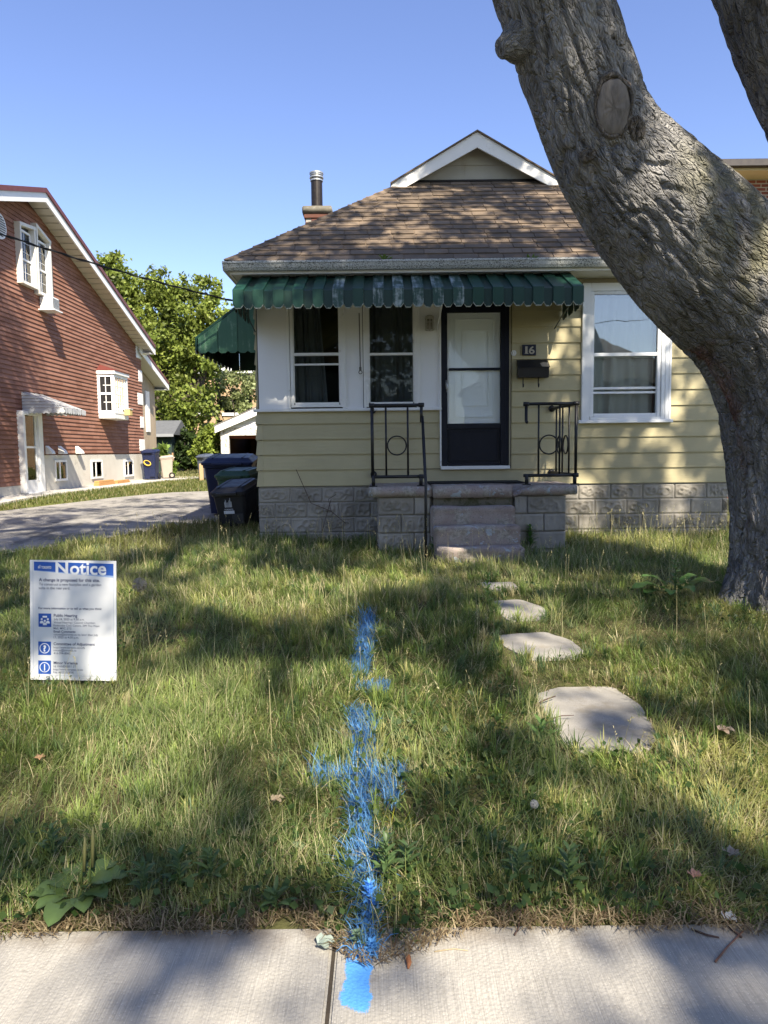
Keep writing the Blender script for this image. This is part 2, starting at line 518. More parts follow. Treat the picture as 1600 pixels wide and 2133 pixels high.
xs = [-400, -120, -40, -20, -14, -10, -7, -5, -3, -1.5, 0, 1.5, 3, 5, 8, 14, 30, 120, 400]
ysv = [-400, -120, -40, -15, -4, 0, 1.5, 2.10, 2.24, 2.6, 3.2, 4, 5, 6, 7, 8, 9, 10, 11, 12, 13, 14, 15, 16, 17, 20, 26, 35, 60, 150, 900]
mb = MB()
vv = [(x, y, (-0.14 if y < 0 else -0.06) if y < 2.2 else zg(y) - 0.006) for y in ysv for x in xs]
nx = len(xs)
mb.add(vv, [(j*nx+i, j*nx+i+1, (j+1)*nx+i+1, (j+1)*nx+i) for j in range(len(ysv)-1) for i in range(nx-1)])
ground = mb.build('ground', m_ground, origin=(0, 0, 0)); tag(ground, kind='structure')

# pavement: broom-finished slabs with a joint, sprayed blue at one spot
pa = [G(715, 2000), G(775, 2000), G(712, 2108), G(772, 2085)]
BX0, BX1 = G(714, 2040).x, G(775, 2040).x
BY0, BY1 = G(745, 2106).y, G(745, 1985).y
def walk_mat():
    m, nt, b, out = new_mat('broomed_concrete'); k = NT(nt)
    p = k.pos(); x, y, z = k.sep(p)
    wav = k.math('ADD', x, k.math('MULTIPLY', k.noise(p, 1.5, 2.0), 0.03))
    broom = k.noise(k.comb(k.math('MULTIPLY', wav, 260.0), k.math('MULTIPLY', y, 5.0), 0.0), 1.0, 4.0, 0.7)
    agg = k.vor(p, 95.0)
    c = k.mix(k.step(k.noise(p, 2.6, 5.0, 0.6), 0.3, 0.7), (0.37, 0.350, 0.312), (0.30, 0.285, 0.256))
    c = k.mix(k.step(k.noise(p, 16.0, 5.0, 0.7), 0.58, 0.75), c, (0.25, 0.232, 0.205))
    c = k.mix(k.math('MULTIPLY', k.step(agg, 0.10, 0.22, 1.0, 0.0), 0.6), c, (0.52, 0.49, 0.44))
    c = k.mix(k.math('MULTIPLY', k.step(k.vor(p, 38.0, out='Distance'), 0.03, 0.05, 1.0, 0.0), 0.7), c, (0.12, 0.10, 0.08))
    v = k.math('ADD', k.math('MULTIPLY', k.step(broom, 0.25, 0.75), 0.40), 0.80)
    c = k.hsv(c, v)
    # damp dirt washed out of the lawn edge
    edge = k.math('MULTIPLY', k.step(y, 2.02, 2.2), k.step(k.noise(p, 9.0, 5.0), 0.35, 0.7))
    c = k.mix(k.math('MULTIPLY', edge, 0.7), c, (0.17, 0.14, 0.11))
    wob = k.math('MULTIPLY', k.math('SUBTRACT', k.noise(p, 16.0, 5.0, 0.7), 0.5), 0.05)
    skew = k.math('ADD', k.math('ADD', x, wob), k.math('MULTIPLY', k.math('SUBTRACT', y, BY0), -0.02))
    yy = k.math('ADD', k.math('ADD', y, wob), k.math('MULTIPLY', x, 0.25))
    e = 0.022
    fx = k.math('MULTIPLY', k.step(skew, BX0 - e * 0.6, BX0 + e), k.step(skew, BX1 - e, BX1 + e * 0.4, 1.0, 0.0))
    off = 0.25 * (BX0 + BX1) / 2
    fy = k.math('MULTIPLY', k.step(yy, BY0 + off - e, BY0 + off + e * 1.5), k.step(yy, BY1 + off - e, BY1 + off + 0.05, 1.0, 0.35))
    f = k.math('MULTIPLY', fx, fy)
    f = k.math('MULTIPLY', f, k.step(k.noise(p, 130.0, 4.0, 0.8), 0.2, 0.42, 0.78, 1.0))
    f = k.math('MULTIPLY', k.step(k.math('ADD', f, k.math('MULTIPLY', k.math('SUBTRACT', k.noise(p, 190.0, 3.0, 0.85), 0.5), 1.5)), 0.28, 0.55), k.step(f, 0.0, 0.12))
    c = k.mix(f, c, (0.10, 0.34, 0.78))
    c = k.mix(k.math('MULTIPLY', k.step(k.noise(p, 3.2, 7.0, 0.7), 0.60, 0.72), 0.35), c, (0.21, 0.19, 0.16))
    k.put(b, 'Base Color', c); k.put(b, 'Roughness', 0.9); k.put(b, 'Specular IOR Level', 0.2)
    k.put(b, 'Normal', k.bump(k.math('ADD', broom, k.math('MULTIPLY', agg, 0.8)), 0.55, 0.004))
    return m
m_walk = walk_mat()
sw = bpy.data.objects.new('sidewalk', None); link(sw, (0, 1.2, 0)); tag(sw, kind='structure')
JX = G(687, 2060).x
for i in range(-6, 7):
    x0 = JX + i * 1.55
    MB().box(x0 + 0.006, x0 + 1.544, 0.25, 2.2, -0.12, 0.0).build('slab', m_walk, sw, bevel=0.008, seg=2)
MB().box(JX - 10, JX + 12, 0.26, 2.19, -0.13, -0.012).build('joint_filler', M('joint_dirt', (0.05, 0.04, 0.03), 0.95, 0.3, 60, None, bump=0.6, bs=200), sw)
# kerb and road behind the camera
m_asph = M('weathered_road_asphalt', (0.20, 0.20, 0.195), 0.95, 0.2, 2, (0.26, 0.255, 0.245), 0.5, 0.7, 5, 0.4, 200, 0.004)
tag(MB().box(-60, 60, -1.6, -1.42, -0.3, -0.02).build('kerb', m_concrete, bevel=0.02), kind='structure')
tag(MB().box(-60, 60, -9.6, -1.61, -0.32, -0.13).build('road', m_asph), kind='structure')

# driveway of patched gravelly asphalt
def drive_mat():
    m, nt, b, out = new_mat('old_gravel_asphalt'); k = NT(nt)
    p = k.pos()
    c = k.mix(k.step(k.noise(p, 1.6, 6.0, 0.65), 0.35, 0.65), (0.33, 0.315, 0.29), (0.24, 0.23, 0.21))
    c = k.mix(k.step(k.noise(p, 38.0, 5.0, 0.75), 0.52, 0.68), c, (0.45, 0.42, 0.37))
    c = k.mix(k.step(k.noise(p, 4.5, 6.0, 0.7), 0.60, 0.72), c, (0.26, 0.22, 0.14))
    c = k.mix(k.step(k.noise(k.scale(p, 1.0, 0.55, 1.0), 1.1, 8.0, 0.72), 0.55, 0.63), c, (0.16, 0.155, 0.145))
    c = k.mix(k.step(k.noise(p, 1.7, 9.0, 0.75), 0.63, 0.67), c, (0.13, 0.15, 0.06))
    k.put(b, 'Base Color', c); k.put(b, 'Roughness', 0.95); k.put(b, 'Specular IOR Level', 0.1)
    k.put(b, 'Normal', k.bump(k.noise(p, 60.0, 5.0, 0.75), 0.8, 0.015))
    return m
DRIVE = [(-14, 11.5), (-7.6, 14.1), (-5.4, 18.2), (-4.0, 18.9), (-1.9, 18.9), (-1.9, 12.6), (-2.9, 12.1), (-3.7, 11.1), (-5.0, 9.1), (-6.6, 6.0), (-8.5, 2.3), (-14, 2.3)]
def sheet(name, poly, lift, mat, step=0.5, thick=0.0):
    bm = bmesh.new()
    f = bm.faces.new([bm.verts.new((x, y, 0)) for x, y in poly])
    for y in np.arange(2.5, 40, step):
        bmesh.ops.bisect_plane(bm, geom=bm.verts[:]+bm.edges[:]+bm.faces[:], plane_co=(0, y, 0), plane_no=(0, 1, 0))
    for v in bm.verts: v.co.z = zg(v.co.y) + lift
    if thick:
        r = bmesh.ops.extrude_face_region(bm, geom=bm.faces[:])
        for e in r['geom']:
            if isinstance(e, bmesh.types.BMVert): e.co.z -= thick
    bmesh.ops.recalc_face_normals(bm, faces=bm.faces[:])
    me = bpy.data.meshes.new(name); bm.to_mesh(me); bm.free()
    me.materials.append(mat)
    o = bpy.data.objects.new(name, me); link(o, (0, 0, 0)); tag(o, kind='structure')
    return o
sheet('driveway', DRIVE, 0.004, drive_mat(), 1.0)
PATH = [(-9.6, 9.0), (-8.35, 9.0), (-8.2, 16.0), (-7.75, 25.5), (-7.1, 27.4), (-6.9, 29.3), (-8.0, 29.6), (-9.6, 29.6)]
sheet('path', PATH, 0.045, M('pale_concrete_path', (0.46, 0.44, 0.40), 0.9, 0.15, 1.5, (0.34, 0.32, 0.28), 0.5, 0.7, 3, 0.3, 80), 2.0, 0.07)

# ================================================================== the bungalow
YF = 10.0            # face of the front wall
YP = 8.9             # front of the porch slab
XL = P(537, 1000, YF).x
XR = P(1519, 1000, YF).x
ZFT = P(640, 1012, YF).z                       # top of the foundation
house = empty('bungalow_house', (1.5, YF, zg(YF)), 'small mustard-sided bungalow with brown shingle roof and white front gable', 'house')
def rw(x0, y0, x1, y1): return rect(x0, y0, x1, y1, YF)
W1 = rw(611, 616, 707, 839); W2 = rw(768.5, 616, 862, 838); DO = rw(919, 626, 1060, 970); W3 = rw(1236, 613, 1368, 861)
ZSOF = P(1200, 585, YF).z
DOORF = 0.0
# --- load-bearing wall behind the cladding, with real openings
wall = MB()
def holes(xa, xb, ops, z0, z1, y0, y1, out):
    ops = sorted(ops); x = xa
    for (a, b, c, d) in ops:
        out.box(x, a, y0, y1, z0, z1)
        out.box(a, b, y0, y1, z0, c); out.box(a, b, y0, y1, d, z1)
        x = b
    out.box(x, xb, y0, y1, z0, z1)
ZW1 = ZSOF + 0.02
holes(XL + 0.03, XR - 0.03, [W1, W2, DO, W3], ZFT - 0.01, ZW1, YF + 0.035, YF + 0.16, wall)
YB = 19.0
wall.box(XL + 0.03, XL + 0.16, YF + 0.165, YB, ZFT, ZW1); wall.box(XR - 0.16, XR - 0.03, YF + 0.165, YB, ZFT, ZW1)
wall.box(XL + 0.17, XR - 0.17, YB - 0.15, YB, ZFT, ZW1)
wall.box(XL + 0.17, XR - 0.17, YF + 0.17, YB - 0.16, ZFT - 0.05, ZFT + 0.02)
wall.build('wall', m_dark, house)

# --- lap siding: one wedge board per course
def board(x0, x1, z0, z1, name='siding_board', par=house, mat=m_siding, lap=0.016, y=YF):
    b = MB()
    prof = [(y + 0.034, z0), (y - lap, z0), (y - lap, z0 + 0.010), (y + 0.006, z1 + 0.012), (y + 0.034, z1 + 0.012)]
    b.prism([(x0, a, c) for a, c in prof][::-1], (x1 - x0, 0, 0))
    return b.build(name, mat, par)
lz = [P(640, y, YF).z for y in (1012.5, 979, 947, 915.5, 883, 857)]
XD0, XD1 = P(918, 900, YF).x, P(1062, 900, YF).x
CAPW = 0.075
for i in range(5):
    board(XL + CAPW, XD0 if i else P(780, 990, YF).x, lz[i], lz[i+1])
    c = MB(); z0, z1 = lz[i], lz[i+1]
    c.hexa([(XL - 0.012, YF - 0.024, z0), (XL + CAPW + 0.01, YF - 0.024, z0), (XL + CAPW + 0.01, YF + 0.03, z0), (XL - 0.012, YF + 0.06, z0)],
           [(XL + 0.012, YF - 0.003, z1 - 0.006), (XL + CAPW + 0.01, YF - 0.003, z1 - 0.006), (XL + CAPW + 0.01, YF + 0.03, z1 - 0.006), (XL + 0.012, YF + 0.06, z1 - 0.006)])
    c.build('corner_cap', m_siding, house)
rz = [P(1300, y, YF).z for y in (1006, 974.5, 943, 910, 878, 845, 812, 779, 746, 712, 679, 646, 613, 580)]
xw0, xw1 = P(1211, 740, YF).x, P(1397, 740, YF).x
zsill = P(1300, 884, YF).z
board(P(780, 990, YF).x + 0.002, XR - 0.02, rz[0], rz[1])
for i in range(1, len(rz) - 1):
    if rz[i+1] <= zsill + 0.06:
        board(XD1 + 0.02, XR - 0.02, rz[i], rz[i+1])
    else:
        board(XD1 + 0.02, xw0 - 0.002, rz[i], rz[i+1]); board(xw1 + 0.002, XR - 0.02, rz[i], rz[i+1])
MB().box(XR - 0.022, XR + 0.02, YF - 0.026, YF + 0.06, rz[0], ZSOF).build('corner_trim', m_siding, house)
# side wall boards
for i in range(14):
    z0 = ZFT + i * 0.212
    z1 = min(z0 + 0.212, ZSOF)
    b = MB(); prof = [(XL + 0.03, z0), (XL - 0.014, z0), (XL - 0.014, z0 + .01), (XL + 0.008, z1), (XL + 0.03, z1)]
    b.prism([(a, YF + 0.062, c) for a, c in prof], (0, YB - YF - 0.07, 0)); b.build('siding_board', m_siding, house)
    b = MB(); prof = [(XR - 0.03, z0), (XR + 0.014, z0), (XR + 0.014, z0 + .01), (XR - 0.008, z1), (XR - 0.03, z1)]
    b.prism([(a, YF + 0.062, c) for a, c in prof][::-1], (0, YB - YF - 0.07, 0)); b.build('siding_board', m_siding, house)

# --- white enclosed-porch front: panels, ledge, two sash windows
ZLED = P(700, 851, YF).z
ZPT = P(700, 585, YF).z
def panel(pxa, pxb, name='wall_panel'):
    x0, x1 = P(pxa, 750, YF).x, P(pxb, 750, YF).x
    return MB().box(x0, x1, YF - 0.004, YF + 0.034, ZLED + 0.002, ZPT).build(name, m_panel, house, bevel=0.002)
panel(537.5, 597.5); panel(721, 754.5); panel(876, 917)
MB().box(XL, XD0, YF + 0.0, YF + 0.034, P(700, 600, YF).z, ZPT + 0.12).build('frieze_board', m_panel, house)
MB().box(XL - 0.03, XD0 + 0.012, YF - 0.06, YF + 0.02, lz[5] - 0.004, ZLED).build('window_ledge', m_white, house, bevel=0.006, seg=2)
for a in (597.5, 721, 755, 876):      # thin battens at the panel joints
    x = P(a, 750, YF).x
    MB().box(x - 0.006, x + 0.006, YF - 0.012, YF - 0.0045, ZLED + 0.004, ZPT - 0.01).build('batten', m_white, house)

def curtain(x0, x1, z0, z1, y, mat, par, amp=0.03, waves=9, name='curtain', seed=0, taper=0.0):
    n = 70; rr = random.Random(seed); ph = rr.random() * 6
    b = MB(); vs = []; rows = 7
    for j in range(rows):
        t = j / (rows - 1)
        for i in range(n + 1):
            s = i / n
            x = x0 + (x1 - x0) * s + taper * (1 - t) * s * (x1 - x0)
            y2 = y + amp * math.sin(s * waves * 6.283 + ph + 0.6 * math.sin(t * 3 + s * 5)) * (0.5 + 0.5 * math.sin(s * 17 + ph)) 
            vs.append((x, y2, z0 + (z1 - z0) * t))
    fs = [(j*(n+1)+i, j*(n+1)+i+1, (j+1)*(n+1)+i+1, (j+1)*(n+1)+i) for j in range(rows-1) for i in range(n)]
    b.add(vs, fs)
    return b.build(name, mat, par, smooth=True)

def sash_window(Wn, zr0, zr1, rails, glass_u, glass_l, casing, sill_mat=m_white, name='window', frame_mat=m_white):
    """double-hung window: frame box, sashes, meeting rail, panes"""
    x0, x1, z0, z1 = Wn
    cx = (x0 + x1) / 2
    fr = MB(); cw = casing
    fr.box(x0 - cw, x0 - 0.001, YF - 0.028, YF + 0.03, z0 - 0.03, z1 + 0.05)
    fr.box(x1 + 0.001, x1 + cw, YF - 0.028, YF + 0.03, z0 - 0.03, z1 + 0.05)
    fr.box(x0 - cw + 0.001, x1 + cw - 0.001, YF - 0.030, YF + 0.03, z0 - 0.062, z0 - 0.031)
    w = fr.build(name, frame_mat, house, bevel=0.004, seg=2)
    up = MB()        # upper sash (outer plane)
    s = 0.030
    up.box(x0, x0 + s * 0.4, YF - 0.012, YF + 0.03, z0, z1); up.box(x1 - s * 0.4, x1, YF - 0.012, YF + 0.03, z0, z1)
    up.box(x0 + s * 0.41, x1 - s * 0.41, YF - 0.014, YF + 0.028, zr0, zr1)
    up.box(x0 + s * 0.41, x1 - s * 0.41, YF - 0.012, YF + 0.028, z0 - 0.03, z0 + 0.004)
    for (a, c) in rails:
        up.box(x0 + s * 0.41, x1 - s * 0.41, YF + 0.004, YF + 0.026, a, c)
    up.build('sash', frame_mat, w, bevel=0.003)
    MB().box(x0 + 0.004, x1 - 0.004, YF + 0.012, YF + 0.016, zr1 + 0.001, z1 - 0.001).build('pane', glass_u, w)
    MB().box(x0 + 0.004, x1 - 0.004, YF + 0.030, YF + 0.034, z0 + 0.001, zr0 - 0.001).build('pane', glass_l, w)
    return w
def zy(px, py): return P(px, py, YF).z
w1 = sash_window(W1, zy(660, 741), zy(660, 735), [(zy(660, 761), zy(660, 757))], m_glass_dark, m_glass_dark, 0.042)
w2 = sash_window(W2, zy(815, 740), zy(815, 735), [], m_glass_dark, m_glass_dark, 0.042)
# outer casings of the porch windows
for (a, c) in ((598.5, 604), (712.5, 720), (757, 762.5), (867.5, 875)):
    MB().box(P(a, 740, YF).x, P(c, 740, YF).x, YF - 0.036, YF + 0.01, ZLED + 0.003, ZPT - 0.02).build('casing', m_white, house, bevel=0.004)
curtain(W1[0] - 0.1, W1[0] + 0.34, W1[2] - 0.05, W1[3] + 0.05, YF + 0.32, m_curtain_d, w1, 0.035, 6, seed=2, taper=0.25)
curtain(W2[0] - 0.1, W2[1] + 0.1, W2[2] - 0.05, W2[3] + 0.05, YF + 0.30, m_curtain_d, w2, 0.04, 9, seed=5)
MB().box(W1[0] + 0.3, W1[1] + 0.1, YF + 0.6, YF + 0.64, W1[2] - 0.3, W1[2] + 0.52).build('chair_back', M('chair_dark', (0.03, 0.03, 0.035), 0.7, bump=0), w1, bevel=0.02)

# --- big right-hand window with wide aluminium casing
x0, x1, z0, z1 = W3
w3 = MB()
ca = rw(1211, 590, 1397, 876)
w3.box(ca[0], x0 - 0.052, YF - 0.05, YF + 0.03, z0 - 0.09, ca[3])
w3.box(x1 + 0.052, ca[1], YF - 0.05, YF + 0.03, z0 - 0.09, ca[3])
w3.box(x0 - 0.0515, x1 + 0.0515, YF - 0.048, YF + 0.03, z1 + 0.04, ca[3] - 0.001)
w3o = w3.build('window', m_alum, house, bevel=0.006, seg=2)
MB().box(ca[1] - 0.085, ca[1] - 0.075, YF - 0.056, YF - 0.0505, z0 - 0.08, ca[3] - 0.02).build('casing_rib', m_alum, w3o)
MB().box(ca[1] - 0.03, ca[1] - 0.022, YF - 0.056, YF - 0.0505, z0 - 0.08, ca[3] - 0.02).build('casing_rib', m_alum, w3o)
b = MB()
b.box(x0 - 0.05, x0, YF - 0.036, YF + 0.03, z0 - 0.045, z1 + 0.038); b.box(x1, x1 + 0.05, YF - 0.036, YF + 0.03, z0 - 0.045, z1 + 0.038)
b.box(x0 + 0.001, x1 - 0.001, YF - 0.034, YF + 0.03, z1, z1 + 0.037); b.box(x0 + 0.001, x1 - 0.001, YF - 0.034, YF + 0.03, z0 - 0.044, z0)
b.build('frame', m_alum, w3o, bevel=0.005, seg=2)
b = MB(); b.box(x0 - 0.05, x1 + 0.05, YF - 0.06, YF + 0.03, z0 - 0.088, z0 - 0.046); b.build('lower_frame', m_alum, w3o, bevel=0.004)
b = MB(); sl = rw(1203, 876, 1398, 884); b.box(sl[0], sl[1], YF - 0.075, YF + 0.03, z0 - 0.135, z0 - 0.0895); b.build('sill', m_alum, w3o, bevel=0.006)
zr0, zr1 = zy(1300, 742), zy(1300, 735)
MB().box(x0, x1, YF - 0.022, YF + 0.02, zr0, zr1).build('meeting_rail', m_alum, w3o, bevel=0.003)
for za_, zc_ in ((811, 806), (820, 815.5)):
    MB().box(x0, x1, YF - 0.008, YF + 0.012, zy(1300, za_), zy(1300, zc_)).build('sash_rail', m_alum, w3o, bevel=0.003)
MB().box(x0 + 0.002, x1 - 0.002, YF - 0.004, YF, zr1 + 0.001, z1 - 0.001).build('pane', m_glass_sky, w3o)
MB().box(x0 + 0.002, x1 - 0.002, YF + 0.014, YF + 0.018, z0 + 0.001, zr0 - 0.001).build('pane', m_glass, w3o)
curtain(x0 - 0.02, x1 + 0.02, zr0 - 0.02, z1 + 0.05, YF + 0.075, m_curtain, w3o, 0.022, 7, seed=9)
curtain(x0 - 0.02, x1 + 0.02, z0 - 0.05, zr0 - 0.02, YF + 0.10, M('window_grey_curtain', (0.62, 0.61, 0.59), 0.9, 0.1, 5, None, bump=0.05), w3o, 0.05, 4, seed=12)
curtain(x0 + 0.42, x0 + 0.62, z0 - 0.05, z0 + 0.42, YF + 0.2, m_curtain, w3o, 0.03, 2, seed=13, taper=-0.3)

# --- storm door with a white panelled door behind its glass
dx0, dx1, dz0, dz1 = DO
dm = MB(); dm.box(dx0 + 0.001, dx0 + 0.085, YF - 0.03, YF + 0.05, dz0, dz1); dm.box(dx1 - 0.12, dx1 - 0.001, YF - 0.03, YF + 0.05, dz0, dz1)
gx0, gx1, gz0, gz1 = rw(936.5, 651, 1040.5, 882)
dm.box(dx0 + 0.0855, dx1 - 0.1205, YF - 0.026, YF + 0.05, gz1, dz1)
dm.box(dx0 + 0.0855, dx1 - 0.1205, YF - 0.026, YF + 0.045, gz0 - 0.075, gz0)
dm.box(dx0 + 0.0855, dx1 - 0.1205, YF - 0.026, YF + 0.045, dz0, dz0 + 0.05)
door = dm.build('door', m_navydoor, house, bevel=0.006, seg=2)
MB().box(dx0 + 0.086, dx1 - 0.121, YF - 0.006, YF + 0.02, dz0 + 0.0505, gz0 - 0.0755).build('kick_panel', m_navydoor, door, bevel=0.003)
b = MB()
b.box(dx0 + 0.110, dx1 - 0.145, YF - 0.016, YF - 0.0065, dz0 + 0.075, dz0 + 0.087); b.box(dx0 + 0.110, dx1 - 0.145, YF - 0.016, YF - 0.0065, gz0 - 0.112, gz0 - 0.10)
b.box(dx0 + 0.110, dx0 + 0.122, YF - 0.0155, YF - 0.0065, dz0 + 0.0875, gz0 - 0.1125); b.box(dx1 - 0.157, dx1 - 0.145, YF - 0.0155, YF - 0.0065, dz0 + 0.0875, gz0 - 0.1125)
b.build('kick_moulding', m_navydoor, door)
MB().box(dx1 - 0.118, dx1 - 0.098, YF - 0.036, YF - 0.0305, dz0 + 0.02, dz1 - 0.05).build('jamb_rib', m_navydoor, door)
MB().box(dx1 - 0.05, dx1 - 0.03, YF - 0.036, YF - 0.0305, dz0 + 0.02, dz1 - 0.05).build('jamb_rib', m_navydoor, door)
zb = zy(990, 769)
MB().box(gx0 - 0.01, gx1 + 0.01, YF - 0.022, YF + 0.02, zb - 0.018, zb + 0.016).build('cross_bar', m_navydoor, door, bevel=0.004)
MB().box(gx0 - 0.008, gx1 + 0.008, YF - 0.004, YF, zb + 0.017, gz1 + 0.01).build('pane', m_glass_door, door)
MB().box(gx0 - 0.008, gx1 + 0.008, YF - 0.004, YF, gz0 - 0.004, zb - 0.019).build('pane', m_glass_door, door)
b = MB(); hp = P(930, 800, YF); b.box(hp.x - 0.012, hp.x + 0.012, YF - 0.04, YF - 0.0305, hp.z - 0.07, hp.z + 0.05)
b.tube([(hp.x, YF - 0.04, hp.z + 0.03), (hp.x + 0.004, YF - 0.075, hp.z + 0.02), (hp.x + 0.004, YF - 0.075, hp.z - 0.09), (hp.x, YF - 0.055, hp.z - 0.115)], [0.010, 0.011, 0.009, 0.006], 8)
b.build('handle', m_galv, door, smooth=True)
inner = MB().box(dx0 + 0.06, dx1 - 0.06, YF + 0.03, YF + 0.10, dz0, dz1).build('inner_door', m_doorwhite, door)
b = MB()
for (a, c, e, f) in ((rw(947, 663, 1030, 870)), (rw(962, 686, 1020, 846))):
    t = 0.022
    for q, (xa, xb, za, zc) in enumerate(((a, c, f - t, f), (a, c, e, e + t), (a, a + t, e + t + .001, f - t - .001), (c - t, c, e + t + .001, f - t - .001))):
        b.box(xa, xb, YF + 0.012, YF + 0.0295, za, zc)
b.build('door_moulding', m_doorwhite, inner, bevel=0.008, seg=2)
MB().box(dx0 - 0.012, dx1 + 0.012, YF - 0.055, YF + 0.02, P(990, 977.5, YF).z, dz0 - 0.002).build('door_sill', m_white, house, bevel=0.006)
MB().box(dx0 - 0.022, dx0 - 0.001, YF - 0.036, YF + 0.03, dz0 - 0.001, ZPT).build('door_trim', m_white, house)
MB().box(dx1 + 0.001, dx1 + 0.018, YF - 0.034, YF + 0.03, dz0 - 0.001, ZPT).build('door_trim', M('tan_trim', (0.34, 0.30, 0.2), 0.6, bump=0), house)

# --- foundation of rock-face blocks
def block_mesh(seed, w=0.44, h=0.205, plain=False):
    rr = random.Random(seed)
    nx_, nz_ = 30, 14
    cs = [(rr.uniform(-.15, .15), rr.uniform(-.05, .05), rr.uniform(0.035, 0.075)) for _ in range(7)]
    vs, fs = [], []
    for j in range(nz_ + 1):
        for i in range(nx_ + 1):
            x = -w/2 + w * i / nx_; z = -h/2 + h * j / nz_
            ex = min(w/2 - abs(x), h/2 - abs(z))
            d = 0.010 * min(1, ex / 0.012)
            if ex > 0.022:
                q = min(1, (ex - 0.022) / 0.015)
                if plain:
                    d += 0.010 * q * (mnoise.noise(Vector((x*14, z*14, seed))))
                else:
                    ridge = 0
                    for (a, c, r0) in cs:
                        rr_ = math.hypot(x - a, (z - c) * 1.15)
                        ridge = max(ridge, 1 - abs(rr_ - r0) / 0.014)
                    d += q * (0.026 * max(0, ridge) - 0.008 + 0.005 * mnoise.noise(Vector((x*20, z*20, seed))))
            elif ex > 0.012: d += 0.003
            vs.append((x, -d, z))
    for j in range(nz_):
        for i in range(nx_):
            a = j*(nx_+1)+i
            fs.append((a, a+1, a+nx_+2, a+nx_+1))
    # back rim so that the block is solid
    k0 = len(vs); cor = [(-w/2, 0.06, -h/2), (w/2, 0.06, -h/2), (w/2, 0.06, h/2), (-w/2, 0.06, h/2)]
    vs += cor
    bot = list(range(nx_+1)); top = [nz_*(nx_+1)+i for i in range(nx_+1)]
    lef = [j*(nx_+1) for j in range(nz_+1)]; rig = [j*(nx_+1)+nx_ for j in range(nz_+1)]
    fs += [tuple(bot[::-1] + [k0, k0+1]), tuple(top + [k0+2, k0+3]), tuple(lef + [k0+3, k0]), tuple(rig[::-1] + [k0+1, k0+2])]
    me = bpy.data.meshes.new('block'); me.from_pydata(vs, [], fs); me.materials.append(m_block)
    me.polygons.foreach_set('use_smooth', [True]*len(fs)); me.update()
    return me
BLK = [block_mesh(s) for s in range(9)]; BLKP = [block_mesh(20 + s, plain=True) for s in range(2)]
fd = MB(); fd.box(XL + 0.015, XR - 0.015, YF + 0.02, YF + 0.2, zg(YF) - 0.3, ZFT - 0.012)
fd.box(XL + 0.015, XL + 0.2, YF + 0.201, YB, zg(YF) - 0.3, ZFT - 0.012); fd.box(XR - 0.2, XR - 0.015, YF + 0.201, YB, zg(YF) - 0.3, ZFT - 0.012)
found = fd.build('foundation', m_mortar, house)
rr = random.Random(3)
for row in range(4):
    zc = ZFT - 0.028 - 0.1025 - row * 0.214
    x = XL + 0.005 - (0.22 if row % 2 else 0.0)
    while x < XR:
        a, b_ = max(x, XL + 0.004), min(x + 0.44, XR - 0.004)
        if b_ - a > 0.06 and not (-0.12 < a and b_ < 2.3):
            me = rr.choice(BLK if (a < 0 or rr.random() < 0.72) else BLKP)
            inst('block', me, ((a + b_)/2, YF + 0.016, zc), found, scale=((b_ - a) / 0.44, 1, 1))
        x += 0.452
    y = YF + 0.26
    while y < 13.5:
        inst('block', rr.choice(BLK), (XL + 0.012, y, zc), found, rot=(0, 0, R(-90)))
        y += 0.452

# --- roof: hip with a gablet
SL = 0.76; SA = math.atan(SL)
YE = 9.5; ZE = P(600, 545, YE).z + 0.015
XE0 = P(470, 545, YE).x; XE1 = 2 * 1.545 - XE0
RA = 2.42                                     # how far the front slope runs back to the gablet
XRIDGE = (XE0 + XE1) / 2
ZRIDGE = P(996, 274, YE + RA - 0.2).z - 0.04
roof = MB()
YRB = 20.5
A = [(XE0, YE, ZE), (XE1, YE, ZE), (XE1 - RA, YE + RA, ZE + RA*SL), (XE0 + RA, YE + RA, ZE + RA*SL)]
roof.add(A, [(0, 1, 2, 3)])
roof.add([(XE0, YE, ZE), (XE0 + RA, YE + RA, ZE + RA*SL), (XRIDGE, YE + RA, ZRIDGE), (XRIDGE, YRB, ZRIDGE), (XE0, YRB, ZE)], [(0, 1, 2, 3, 4)])
roof.add([(XE1, YE, ZE), (XE1 - RA, YE + RA, ZE + RA*SL), (XRIDGE, YE + RA, ZRIDGE), (XRIDGE, YRB, ZRIDGE), (XE1, YRB, ZE)], [(4, 3, 2, 1, 0)])
roof.add([(XE0, YRB, ZE), (XE1, YRB, ZE), (XRIDGE, YRB, ZRIDGE)], [(0, 1, 2)])
ro = roof.build('roof', m_shingle, house)
